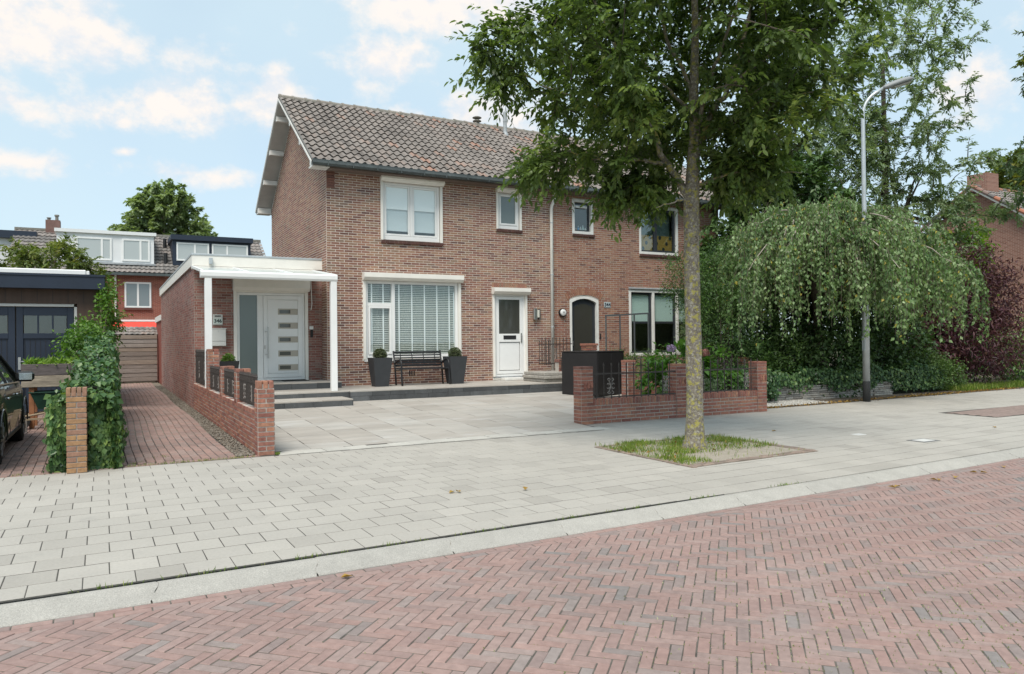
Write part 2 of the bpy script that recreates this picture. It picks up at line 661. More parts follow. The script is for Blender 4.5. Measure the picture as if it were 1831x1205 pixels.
paver_red = mat('driveway_clinker', [(0.237, 0.165, 0.142), (0.275, 0.179, 0.152), (0.304, 0.194, 0.162), (0.266, 0.189, 0.163), (0.294, 0.213, 0.185)], .88,
                noise=[(24, .2), (1.0, .18)], bump=(120, .5, .005), stain=[(1.6, .56, .74, (.13, .105, .095), .6), (19, .63, .70, (.42, .38, .34), .6)])
paver_joint = mat('driveway_joint', (.19, .165, .13), .95, noise=[(16, .35)], bump=(60, .7, .01), stain=[(5, .6, .7, (.10, .13, .05), .7)])
gravel_mat = mat('gravel', [(0.132, 0.102, 0.078), (0.204, 0.174, 0.138), (0.252, 0.228, 0.192), (0.090, 0.072, 0.054)], .95, noise=(40, .2))
soil_mat = mat('soil', (.12, .095, .070), .98, noise=[(5, .3), (40, .3)], bump=(30, .9, .03), stain=[(3, .5, .66, (.26, .22, .175), .8)])
ground_mat = mat('ground', (.11, .115, .06), .98, noise=[(.8, .3), (12, .3)], bump=(20, .7, .03))
sand_mat = mat('sand', (.33, .29, .235), .97, noise=[(8, .15), (60, .2)], bump=(50, .7, .01))
stone_mat = mat('stacked_stone', [(.24, .22, .20), (.34, .32, .29), (.42, .40, .36), (.30, .26, .22)], .9, noise=[(18, .25)], bump=(60, .7, .01))
fence_wood = mat('fence_board', [(.20, .165, .14), (.25, .215, .19), (.30, .27, .245), (.26, .20, .15)], .88, noise=[(4, .25), (30, .2)], bump=(40, .5, .006), stretch=(.6, 1, 9))
planter_wood = mat('planter_board', [(.12, .10, .095), (.30, .25, .19)], .85, noise=[(3, .3), (14, .25)], bump=(30, .5, .006), stretch=(.8, 1, 7))
bark_street = mat('bark_lichen', (.20, .175, .14), .95, noise=[(9, .3), (45, .3)], bump=(28, .9, .03),
                  stain=[(26, .52, .60, (.42, .40, .34), .7), (15, .51, .59, (.38, .34, .075), .8), (3.0, .64, .74, (.10, .085, .07), .5)])
bark_brown = mat('bark_brown', (.10, .08, .062), .95, noise=[(12, .3)], bump=(30, .8, .02))
bark_pale = mat('bark_pale', (.30, .265, .22), .95, noise=[(12, .3)], bump=(30, .8, .01))
car_paint = mat('car_paint', (.030, .029, .028), .28, metal=.4, spec=.5, coat=.7)
rubber = mat('rubber', (.016, .016, .016), .85, noise=(30, .2))
chrome = mat('chrome', (.6, .61, .62), .15, metal=1)
plastic_black = mat('plastic_black', (.02, .02, .021), .5)
green_metal = mat('green_barrow', (.010, .040, .026), .5, noise=(6, .3))
red_awning = mat('red_awning', (.72, .075, .052), .8, noise=(3, .06))
far_white = mat('far_white', (.72, .73, .73), .6, noise=(1.5, .04))
far_tile = mat('far_roof_tile', [(0.137, 0.127, 0.120), (0.195, 0.182, 0.169), (0.247, 0.215, 0.195)], .9, noise=[(6, .25)])
glass = glass_mat('window_glass', (.97, .985, .98), .9)
glass_dark = glass_mat('window_glass_dark', (.86, .90, .90), 1.0)
glass_frost = glass_mat('frosted_glass', refl=.6, rough=.12, frost=(.105, .135, .13))
glass_smoke = glass_mat('smoked_glass', refl=.5, rough=.05, frost=(.045, .043, .036))
glass_roof = glass_mat('canopy_polycarbonate', refl=.5, rough=.2, frost=(.45, .47, .45))


# ------------------------------------------------------------------ ground, road, pavement
def yk(x):
    return 0.012 * x + 0.002 * x * x


def sheet(name, pts, material, z=None):
    b = MB()
    vs = [(p[0], p[1], p[2] if len(p) > 2 else z) for p in pts]
    b.add(vs, [tuple(range(len(vs)))])
    return tag(b.build(name, material, fix=False), kind='structure')


def strip_sheet(name, material, xs, ya, yb, z):
    b = MB()
    for i in range(len(xs) - 1):
        x0, x1 = xs[i], xs[i + 1]
        b.add([(x0, ya(x0), z), (x1, ya(x1), z), (x1, yb(x1), z), (x0, yb(x0), z)], [(0, 1, 2, 3)])
    return tag(b.build(name, material, fix=False), kind='structure')


sheet('ground', [(-1500, -1500), (1500, -1500), (1500, 2500), (-1500, 2500)], ground_mat, -0.16)
XS = list(np.linspace(-12, 34, 47))
road = strip_sheet('road', road_joint, XS, lambda x: -8.0, lambda x: 5.06 + yk(x), -0.0622)
strip_sheet('far_road', mat('far_clinker', (.30, .17, .145), .9, noise=(3, .1)), [-200, -12.01], lambda x: -8, lambda x: 5.2, -0.068)
pavement = strip_sheet('pavement', slab_joint, XS, lambda x: 5.31 + yk(x), lambda x: 13.5, -0.0012)
garden = sheet('garden_soil', [(12.1, 11.62, .0), (60, 13.6, .0), (60, 45, .0), (12.1, 45, .0)], soil_mat)
sheet('back_gardens', [(-60, 20, -.02), (12.1, 20, -.02), (12.1, 75, -.02), (-60, 75, -.02)], ground_mat)


def poly_piece(poly, h, ch):
    """chamfered slab: polygon (ccw, about origin), top at z=0"""
    n = len(poly)
    P = np.array(poly, float)
    c = P.mean(0)
    ins = []
    for p in P:
        d = p - c
        ins.append(p - d / np.linalg.norm(d) * ch * 1.35)
    vs = [(*p, -h) for p in P] + [(*p, -ch * .8) for p in P] + [(*p, 0) for p in ins]
    fs = [tuple(range(2 * n, 3 * n))]
    for k in range(2):
        fs += [(k * n + i, k * n + (i + 1) % n, (k + 1) * n + (i + 1) % n, (k + 1) * n + i) for i in range(n)]
    return vs, fs


def clip(poly, nx, ny, d):
    """keep nx*x+ny*y<=d"""
    out = []
    for i in range(len(poly)):
        a, b = poly[i], poly[(i + 1) % len(poly)]
        fa, fb = nx * a[0] + ny * a[1] - d, nx * b[0] + ny * b[1] - d
        if fa <= 0:
            out.append(a)
        if (fa < 0) != (fb < 0) and abs(fa - fb) > 1e-9:
            t = fa / (fa - fb)
            out.append((a[0] + (b[0] - a[0]) * t, a[1] + (b[1] - a[1]) * t))
    return out


def rect(l, w):
    return [(-l / 2, -w / 2), (l / 2, -w / 2), (l / 2, w / 2), (-l / 2, w / 2)]


def zrot(a, tilt=0.0):
    c, s = math.cos(a), math.sin(a)
    tx, ty = rng.normal(0, tilt, 2) if tilt else (0, 0)
    z = np.array([tx, ty, 1.0])
    z /= np.linalg.norm(z)
    x = np.array([c, s, 0]) - z * (c * z[0] + s * z[1])
    x /= np.linalg.norm(x)
    return x, np.cross(z, x), z


def road_bricks():
    P = Pieces()
    W, n = 0.0648, 3
    L = W * n
    J = 0.006
    full = rect(L - J, W - J)
    P.proto('full', lambda: poly_piece(full, 0.03, 0.004))
    a45 = R(-45)
    d1 = np.array([math.cos(a45), math.sin(a45)])
    d2 = np.array([-d1[1], d1[0]])
    org = np.array([4.0, 2.0])
    c = 0
    for i in range(-190, 190):
        for j in range(-190, 190):
            mm = (i - j) % (2 * n)
            if mm == 0:
                ctr, ang = (i + n / 2, j + .5), a45
            elif mm == n:
                ctr, ang = (i + .5, j + 1 - n / 2), a45 + math.pi / 2
            else:
                continue
            p = org + (d1 * ctr[0] + d2 * ctr[1]) * W
            if not (-1.6 < p[0] < 12.5 and p[1] > 0.9):
                continue
            lim = 5.028 + yk(p[0]) - 0.145
            if p[1] > lim + 0.13:
                continue
            q = project((p[0], p[1], -.06))
            if q is None or q[0] < -260 or q[0] > 2100 or q[1] > 1420:
                continue
            jit = rng.normal(0, .0012, 2)
            x, y, z = zrot(ang + rng.normal(0, .006), .003)
            loc = (p[0] + jit[0], p[1] + jit[1], -0.06 + abs(rng.normal(0, .0012)))
            key = 'full'
            if p[1] > lim - 0.13:
                # cut against the channel rows
                nrm = np.array([-(0.012 + .004 * p[0]), 1.0])
                dd = lim - p[1]
                lx = x[0] * nrm[0] + x[1] * nrm[1]
                ly = y[0] * nrm[0] + y[1] * nrm[1]
                pl = clip(full, lx, ly, dd)
                if len(pl) < 3:
                    continue
                A = np.array(pl)
                if np.ptp(A[:, 0]) < .02 or np.ptp(A[:, 1]) < .02:
                    continue
                key = 'c%d' % c
                c += 1
                P.proto(key, lambda pl=pl: poly_piece(pl, 0.03, 0.003))
            big = .5 + .5 * math.sin(p[0] * 1.3 + 1.7 * math.sin(p[1] * .9))
            t = np.clip(rng.beta(2.2, 2.0) * .9 + .08 * (big - .5), .02, .98)
            patch = math.sin(1.7 * p[0] + .6 * p[1]) + math.sin(2.3 * p[1] - 1.1 * p[0] + 2)
            if rng.random() < (.24 if patch > 1.25 else .015):
                t = rng.uniform(.01, .12)
            P.put(key, m4((x, y, z), loc), t)
    # two channel rows along the kerb
    P.proto('chan', lambda: poly_piece(rect(.196, .0655), 0.03, .004))
    for r_ in range(2):
        s = -1.8 + (.1 if r_ else 0)
        while s < 12.6:
            yy = 5.028 + yk(s) - .036 - r_ * .0725
            x, y, z = zrot(math.atan(.012 + .004 * s) + rng.normal(0, .006), .006)
            P.put('chan', m4((x, y, z), (s, yy, -.06 + abs(rng.normal(0, .0012)))), np.clip(rng.beta(2, 2.4), .02, .95))
            s += .2025
    P.emit('brick', road_brick, road, 300)


road_bricks()


def kerb():
    k = tag(strip_sheet('kerb', slab_joint, XS, lambda x: 5.03 + yk(x), lambda x: 5.33 + yk(x), -0.10), kind='structure')
    P = Pieces()

    def stone():
        vs, fs = [], []
        # cross-section (y, z): road side to pavement side
        prof = [(-.125, -.12), (-.125, -.058), (-.118, -.05), (-.09, -.042), (-.06, -.035), (-.03, -.027), (0, -.02), (.03, -.012), (.06, -.005), (.085, .0), (.118, .0), (.125, -.006), (.125, -.12)]
        st = np.linspace(-.497, .497, 3)
        m = len(prof)
        for e in (-1, 1):
            for (y, z) in prof:
                # the ends are S shaped
                sx = .03 * math.sin((y + .01) * 20)
                vs.append((e * .497 + sx, y, z))
        fs.append(tuple(range(m)))
        fs.append(tuple(range(2 * m - 1, m - 1, -1)))
        fs += [(i, i + m, (i + 1) % m + m, (i + 1) % m) for i in range(m)]
        return vs, fs

    P.proto('k', stone)
    s = -11.3
    while s < 33:
        x, y, z = zrot(math.atan(.012 + .004 * s))
        P.put('k', m4((x, y, z), (s, 5.155 + yk(s), rng.normal(0, .001))), rng.random())
        s += 1.004
    P.emit('kerb_stone', kerb_mat, k, 300)


kerb()


def pavement_back(x):
    if x < 1.92:
        return 10.36 + yk(x) * .6
    if x < 7.25:
        return 10.33
    if x < 12.1:
        return 11.36
    return 11.52 + .042 * (x - 12)


def slabs():
    P = Pieces()
    P.proto('s', lambda: poly_piece(rect(.2935, .2865), .05, .003))
    n = 0
    for r_ in range(22):
        yy0 = 5.292 + .3 * r_ + .15
        s = -3.0 + (.15 if r_ % 2 else 0)
        while s < 25:
            yy = yy0 + yk(s) + .01
            lim = pavement_back(s)
            inpit = 6.16 < s < 8.14 and 6.88 + .05 * (s - 6) < yy < 8.56 + .05 * (s - 6)
            tint = np.clip(rng.normal(.5, .24), .02, .98)
            ang = math.atan(.012 + .004 * s) + rng.normal(0, .002)
            if not inpit and yy - .15 < lim - .012:
                x, y, z = zrot(ang, .001)
                loc = (s, yy, .0004 + abs(rng.normal(0, .0008)))
                if r_ == 0 and s < 5.6:
                    pl = clip(rect(.2955, .2955), 0, -1, .1477 - .038 * min(1, (5.6 - s) / 1.5))
                    key = 'g%d' % n
                    n += 1
                    P.proto(key, lambda pl=pl: poly_piece(pl, .05, .003))
                    P.put(key, m4((x, y, z), loc), tint)
                elif yy + .15 > lim:
                    pl = clip(rect(.2955, .2955), 0, 1, lim - yy)
                    if len(pl) >= 3:
                        key = 'c%d' % n
                        n += 1
                        P.proto(key, lambda pl=pl: poly_piece(pl, .05, .003))
                        P.put(key, m4((x, y, z), loc), tint)
                else:
                    P.put('s', m4((x, y, z), loc), tint)
            s += .3
    P.emit('paving_slab', slab_mat, pavement, 300)
    far = MB()
    for a, b in ((-12, -3.15), (25, 34)):
        for i in range(8):
            x0, x1 = a + (b - a) * i / 8, a + (b - a) * (i + 1) / 8
            far.add([(x0, 5.25 + yk(x0), 0), (x1, 5.25 + yk(x1), 0), (x1, 11.9, 0), (x0, 11.9, 0)], [(0, 1, 2, 3)])
    o = far.build('far_slabs', slab_mat, pavement, fix=False)
    o['kind'] = 'stuff'


slabs()


# tree pit
def tree_pit():
    p = sheet('tree_pit', [(6.0, 6.72, .007), (8.3, 6.83, .007), (8.3, 8.83, .007), (6.0, 8.72, .007)], sand_mat)
    P = Pieces()
    P.proto('b', lambda: poly_piece(rect(.196, .062), .03, .004))
    def edge(a, b, rows):
        a, b = np.array(a), np.array(b)
        d = (b - a) / np.linalg.norm(b - a)
        nn = np.array([-d[1], d[0]])
        for r_ in range(rows):
            s = .1 + (.1 if r_ % 2 else 0)
            while s < np.linalg.norm(b - a):
                c = a + d * s + nn * (.035 + .066 * r_)
                x, y, z = zrot(math.atan2(d[1], d[0]) + rng.normal(0, .03), .02)
                P.put('b', m4((x, y, z), (c[0], c[1], .014 + rng.normal(0, .002))), rng.random() * .6)
                s += .203
    edge((6.0, 6.72), (8.3, 6.83), 2)
    edge((6.0, 8.72), (6.0, 6.72), 1)
    edge((8.3, 6.83), (8.3, 8.83), 2)
    edge((8.3, 8.83), (6.0, 8.72), 1)
    P.emit('brick', mat('old_clinker', [(.20, .16, .13), (.28, .21, .17), (.33, .25, .2)], .9, noise=(20, .25), bump=(80, .5, .005)), p, 300)


tree_pit()


# left driveway (flat)
def cobbles(parent, x0, x1, y0, y1, material, name='brick', limit=300, cols=.104, ln=.206):
    P = Pieces()
    P.proto('b', lambda: poly_piece(rect(ln - .007, cols - .007), .03, .006))
    P.proto('h', lambda: poly_piece(rect(ln / 2 - .007, cols - .007), .03, .006))
    n = int((x1 - x0) / cols)
    for i in range(n):
        x = x0 + (i + .5) * (x1 - x0) / n
        y = y0 + (0 if i % 2 else ln / 2) + ln / 2
        if i % 2 == 0:
            a, b, c = zrot(math.pi / 2, .01)
            P.put('h', m4((a, b, c), (x, y0 + ln / 4, .008)), rng.random())
        while y < y1:
            wob = .02 * math.sin(y * .8 + .5)
            a, b, c = zrot(math.pi / 2 + rng.normal(0, .012), .008)
            P.put('b', m4((a, b, c), (x + wob + rng.normal(0, .002), y, .010 + .007 * math.sin(x * 2 + y * .7) + rng.normal(0, .0012))), rng.random())
            y += ln
    P.emit(name, material, parent, limit)


drive = sheet('driveway', [(-.35, 10.33, .0), (1.76, 10.4, .0), (1.76, 33.4, .0), (-.35, 33.4, .0)], paver_joint, None)
drive.location.z = -.004
cobbles(drive, -.24, 1.5, 10.5, 33.2, paver_red)
bb = Pieces()
bb.proto('e', lambda: poly_piece(rect(.2, .1), .03, .005))
for i in range(10):
    a, b, c = zrot(.02 + rng.normal(0, .01), .01)
    bb.put('e', m4((a, b, c), (-.16 + i * .205, 10.42 + .006 * i, .006)), rng.random() * .7 + .2)
bb.emit('edging_brick', paver_red, drive)
drive2 = sheet('neighbour_driveway', [(-9, 10.2, -.004), (-.35, 10.32, -.004), (-.35, 20, -.004), (-9, 20, -.004)], paver_joint)
cobbles(drive2, -2.6, -.5, 10.32, 19.8, mat('cobble_grey_red', [(.17, .12, .105), (.24, .155, .13), (.29, .19, .16), (.22, .17, .155)], .88, noise=[(20, .25), (1.2, .15)], bump=(90, .6, .006)), 'cobble', 300)

# gravel strip along the wall: loose pebbles
def pebbles(name, label, n, fx, material, size=(.008, .022), parent=None):
    V, F, T = [], [], []
    base = np.array([(1, 0, 0), (-1, 0, 0), (0, 1, 0), (0, -1, 0), (0, 0, .7), (0, 0, -.7)])
    fcs = np.array([(0, 2, 4), (2, 1, 4), (1, 3, 4), (3, 0, 4), (2, 0, 5), (1, 2, 5), (3, 1, 5), (0, 3, 5)])
    for i in range(n):
        s = rng.uniform(*size)
        a = rng.uniform(0, 6.3)
        r_ = np.array([[math.cos(a), -math.sin(a), 0], [math.sin(a), math.cos(a), 0], [0, 0, 1]])
        V.append((base * s * rng.uniform(.7, 1.3, 3)) @ r_.T + np.array(fx()))
        F.append(fcs + 6 * i)
        T.append(np.full(6, rng.random()))
    o = link(name, np_mesh(name, np.concatenate(V), np.concatenate(F), np.concatenate(T)), material)
    return tag(o, label, 'gravel' if label else None, kind='stuff')


pebbles('gravel_strip', 'brown gravel and debris strip at the foot of the left brick wall', 3200,
        lambda: (1.5 + .25 * rng.random() ** 1.3, 10.55 + 20 * rng.random() ** 1.6, .003 + .012 * rng.random()), gravel_mat)
pebbles('gravel_bed', 'pale gravel bed beside the right garden pier', 5200,
        lambda: (12.2 + 2.6 * rng.random(), 11.75 + 1.0 * rng.random(), .006 + .015 * rng.random()), mat('pale_gravel', [(.30, .29, .26), (.45, .44, .40), (.55, .53, .49)], .95), (.01, .024))

# patio drive in front of the house, rising towards the steps
SL = 0.0312
pz = lambda y: SL * (y - 10.45)
patio = sheet('patio', [(1.95, 10.35, pz(10.35) - .0022), (7.42, 10.35, pz(10.35) - .0022), (7.42, 11.3, pz(11.3) - .0022), (11.5, 11.3, pz(11.3) - .0022), (11.5, 16.8, pz(16.8) - .0022), (1.95, 16.8, pz(16.8) - .0022)], slab_joint)


def patio_tiles():
    P = Pieces()
    tw, tl = .606, .905
    P.proto('t', lambda: poly_piece(rect(tw - .010, tl - .012), .02, .002))
    nc = 0
    i = 0
    x = 1.92 + tw / 2
    while x < 11.4:
        y = 10.72 - tl * (.5 if i % 2 else .12) + tl / 2
        while y - tl / 2 < 16.6:
            pl = rect(tw - .010, tl - .012)
            pl = clip(pl, 0, -1, -(10.72 - y))
            pl = clip(pl, 0, 1, 16.6 - y) if len(pl) > 2 else pl
            xx_ = x + .012 * (y - 10.7)
            if xx_ > 7.1 and len(pl) > 2:
                pl = clip(pl, 0, -1, -(11.32 - y))
            if len(pl) > 2:
                key = 't'
                if xx_ > 7.1 and y - tl / 2 < 11.32 or not (10.72 <= y - tl / 2 and y + tl / 2 <= 16.6):
                    key = 'c%d' % nc
                    nc += 1
                    P.proto(key, lambda pl=pl: poly_piece(pl, .02, .002))
                cs = 1 / math.hypot(1, SL)
                P.put(key, m4(((1, 0, 0), (0, cs, SL * cs), (0, -SL * cs, cs)), (x + .012 * (y - 10.7), y, pz(y) + abs(rng.normal(0, .0006)))), rng.random())
            y += tl
        x += tw
        i += 1
    P.emit('patio_tile', tile_slab, patio)
    Q = Pieces()
    Q.proto('b', lambda: poly_piece(rect(.318, .318), .05, .004))
    x = 2.02
    while x < 7.3:
        a, b, c = zrot(rng.normal(0, .006), .01)
        Q.put('b', m4((a, b, c), (x + .16, 10.535 + .004 * (x - 2), .008 + rng.normal(0, .003))), .3 + .7 * rng.random())
        x += .323
    Q.emit('border_slab', mat('border_slab', [(.42, .40, .36), (.50, .48, .43)], .88, noise=[(30, .08), (2, .08)], bump=(150, .4, .003)), patio)


patio_tiles()


# raised terrace and entrance steps
def terrace(name, label, x0, x1, y0, y1, z0, z1, edge=.595, two=False, left=False, right=False):
    t = thing(name, label, 'steps' if 'step' in name else 'terrace', (x0, y0, z0))
    core = MB().box(x0 + .02, x1 - .02, y0 + .02, y1, z0 - .15, z1 - .03)
    core.build('core', slab_joint, t)
    P, Q = Pieces(), Pieces()
    nx = max(1, round((x1 - x0) / edge))
    w = (x1 - x0) / nx
    ny = max(1, round((y1 - y0) / edge))
    h = (y1 - y0) / ny
    P.proto('top', lambda: poly_piece(rect(w - .004, h - .004), .028, .003))
    for i in range(nx):
        for j in range(ny):
            a, b, c = zrot(0, .0015)
            P.put('top', m4((a, b, c), (x0 + (i + .5) * w, y0 + (j + .5) * h, z1 + rng.normal(0, .0008))), rng.random())
    rows = [(z0 - .03, z1 - .031)]
    if two:
        zm = z1 - .125
        rows = [(z0 - .03, zm - .004), (zm, z1 - .031)]
    k = 0
    for (a0, a1) in rows:
        s = x0 + .004
        while s < x1 - .02:
            e = min(s + (rng.uniform(.38, .62) if two else edge), x1)
            key = 'r%d' % k
            k += 1
            L_ = e - s - .005
            Q.proto(key, lambda L_=L_, a0=a0, a1=a1: chamfer_box(-L_ / 2, L_ / 2, 0, .03, -(a1 - a0) / 2, (a1 - a0) / 2, .003))
            Q.put(key, m4(((1, 0, 0), (0, 1, 0), (0, 0, 1)), ((s + e) / 2, y0 + .004 * rng.random(), (a0 + a1) / 2)), rng.random())
            s = e
    for flag, xx in ((left, x0), (right, x1)):
        if flag:
            s = y0
            while s < y1 - .02:
                e = min(s + .6, y1)
                key = 'r%d' % k
                k += 1
                a0, a1 = z0 - .03, z1 - .031
                L_ = e - s - .005
                Q.proto(key, lambda L_=L_, a0=a0, a1=a1: chamfer_box(-.015, .015, -L_ / 2, L_ / 2, -(a1 - a0) / 2, (a1 - a0) / 2, .003))
                Q.put(key, m4(((1, 0, 0), (0, 1, 0), (0, 0, 1)), (xx + (.012 if flag and xx == x0 else -.012), (s + e) / 2, (a0 + a1) / 2)), rng.random())
                s = e
    P.emit('top_slab', tile_slab, t)
    Q.emit('riser_slab', riser_mat, t)
    return t


terrace('terrace', 'raised terrace with dark slab edge along the house front', 4.79, 11.55, 16.55, 18.5, .19, .426, two=True, left=True)
terrace('entrance_step', 'lowest wide dark entrance step before the white front door', 1.99, 4.62, 15.75, 16.63, .165, .31, right=True)
terrace('entrance_step', 'middle entrance step level with the terrace, canopy posts on it', 1.99, 4.785, 16.63, 17.86, .19, .43)
terrace('entrance_step', 'top entrance step right below the white slotted front door', 1.99, 4.96, 17.86, 18.99, .42, .59, right=True)


# ------------------------------------------------------------------ brickwork
def wall_core(b, o, u, n, L_, z0, z1, ops, th):
    """solid wall leaf with rectangular openings; o origin, u along, n inward"""
    o, u, n = (np.array(a, float) for a in (o, u, n))
    us = sorted({0, L_} | {v for q in ops for v in q[:2]})
    zs = sorted({z0, z1} | {v for q in ops for v in q[2:4]})
    for i in range(len(us) - 1):
        for j in range(len(zs) - 1):
            cu, cz = (us[i] + us[i + 1]) / 2, (zs[j] + zs[j + 1]) / 2
            if any(q[0] < cu < q[1] and q[2] < cz < q[3] for q in ops):
                continue
            vs = []
            for d in (0, th):
                for (uu, zz) in ((us[i], zs[j]), (us[i + 1], zs[j]), (us[i + 1], zs[j + 1]), (us[i], zs[j + 1])):
                    p = o + u * uu + n * d
                    vs.append((p[0], p[1], zz))
            b.add(vs, [(0, 1, 2, 3), (7, 6, 5, 4), (0, 4, 5, 1), (1, 5, 6, 2), (2, 6, 7, 3), (3, 7, 4, 0)])


def lay_bricks(P, o, u, n, L_, z0, z1, ops=(), pitch=(.2225, .0625), joint=.0125, top=None, tintf=None, shift=0.0, uneven=.0008, proud=.0022, bond='half'):
    o, u, n = (np.array(a, float) for a in (o, u, n))
    bw, bh = pitch
    nr = int(round((z1 - z0) / bh))
    bh = (z1 - z0) / nr
    for r_ in range(nr):
        za, zb = z0 + r_ * bh, z0 + (r_ + 1) * bh
        zc = (za + zb) / 2
        spans = [(0, L_)]
        if top:
            spans = top(zc)
        for q in ops:
            if q[2] < zc < q[3]:
                ns = []
                for (a, b) in spans:
                    if q[1] <= a or q[0] >= b:
                        ns.append((a, b))
                    else:
                        if q[0] > a:
                            ns.append((a, q[0]))
                        if q[1] < b:
                            ns.append((q[1], b))
                spans = ns
        off = (bw / 2 if r_ % 2 else 0) + shift
        if bond == 'wild':
            off += (r_ * 7 % 5) * bw / 10
        for (a, b) in spans:
            k = math.floor((a - off) / bw)
            s = off + k * bw
            while s < b - 1e-6:
                x0, x1 = max(s, a), min(s + bw, b)
                Lb = x1 - x0 - joint
                s += bw
                if Lb < .018:
                    continue
                Lb = round(Lb / .004) * .004
                hb = round(bh - joint, 4)
                key = (Lb, hb)
                P.proto(key, lambda Lb=Lb, hb=hb: MB().box(-Lb / 2, Lb / 2, -proud, .02, -hb / 2, hb / 2).vf())
                c = o + u * ((x0 + x1) / 2) - n * abs(rng.normal(0, uneven))
                w = rng.normal(0, .004)
                uu = u + np.array([0, 0, w])
                zz = np.array([0, 0, 1.0]) - u * w
                t = rng.random() if tintf is None else tintf(c, zc)
                P.put(key, m4((uu, n, zz), (c[0], c[1], zc)), t)


MB.vf = lambda self: (self.v, self.f)
YF, XL, XP, XR = 18.5, 4.785, 11.285, 17.79
YB = 25.5
WT = 5.9
Z0H = .18
EAVE = (18.12, 5.93)
RIDGE = (22.0, 8.56)
SLOPE = (RIDGE[1] - EAVE[1]) / (RIDGE[0] - EAVE[0])


def tint_house(c, z):
    v = rng.beta(1.6, 1.6)
    if z < 1.0 and rng.random() < .3:
        v = rng.choice([.02, .2, .98])
    if z > 3.4 and rng.random() < .3:
        v = rng.uniform(.6, .85)
    return float(np.clip(v, .02, .98))


def rect_frame(b, x0, x1, z0, z1, w, y0, y1, wb=None):
    wb = w if wb is None else wb
    b.bbox(x0, x0 + w, y0, y1, z0, z1, .004)
    b.bbox(x1 - w, x1, y0, y1, z0, z1, .004)
    b.bbox(x0 + w + .0005, x1 - w - .0005, y0 + .001, y1, z1 - w, z1 - .0005, .004)
    b.bbox(x0 + w + .0005, x1 - w - .0005, y0 + .001, y1, z0 + .0005, z0 + wb, .004)


def pane(parent, x0, x1, z0, z1, y, m, name='pane'):
    return MB().box(x0, x1, y, y + .012, z0, z1).build(name, m, parent)


def roller(parent, x0, x1, z0, z1, y, depth=.17, guides=None):
    """shutter box: sloped underside, end caps, side guides"""
    b = MB()
    prof = [(y, z1), (y - depth, z1 - .012), (y - depth, z0 + .075), (y - depth * .62, z0 + .004), (y, z0)]
    b.prism(prof, 'x', x0 + .008, x1 - .008)
    o = b.build('shutter_box', cream_pvc, parent)
    e = MB()
    pr2 = [(y, z1 + .003), (y - depth - .003, z1 - .009), (y - depth - .003, z0 + .072), (y - depth * .62, z0), (y, z0 - .003)]
    e.prism(pr2, 'x', x0, x0 + .0075)
    e.prism(pr2, 'x', x1 - .0075, x1)
    e.build('end_cap', cream_pvc, o)
    if guides:
        for (gx, w) in guides:
            g = MB().bbox(gx, gx + w, y - .045, y + .03, guides_z[0], z0 - .004, .004)
            g.build('shutter_guide', cream_pvc, parent)


guides_z = [0]


def brick_sill(parent, x0, x1, z0, z1, y, n=None):
    b = MB()
    n = n or int((x1 - x0) / .11)
    w = (x1 - x0) / n
    for i in range(n):
        b.add(*MB().box(x0 + i * w + .004, x0 + (i + 1) * w - .004, y - .055 + rng.normal(0, .002), y + .05, z0, z1).vf(), float(rng.random() * .4))
    o = b.build('sill', sill_brick, parent)
    MB().box(x0 + .002, x1 - .002, y - .045, y + .05, z0 + .004, z1 - .004).build('sill_mortar', mortar_dark, o)
    return o


def house_shell(t, x0, x1, wallname):
    b = MB()
    b.box(x0 + .3, x1 - .3, YB - .28, YB, Z0H, WT)
    b.box(x0 + .3, x1 - .3, YF + .3, YB - .3, Z0H, .45)
    b.box(x0 + .3, x1 - .3, YF + .3, YB - .3, 3.3, 3.55)
    b.box(x0 + .3, x1 - .3, YF + .3, YB - .3, 5.88, 5.96)
    b.build('interior', dark_room, t)


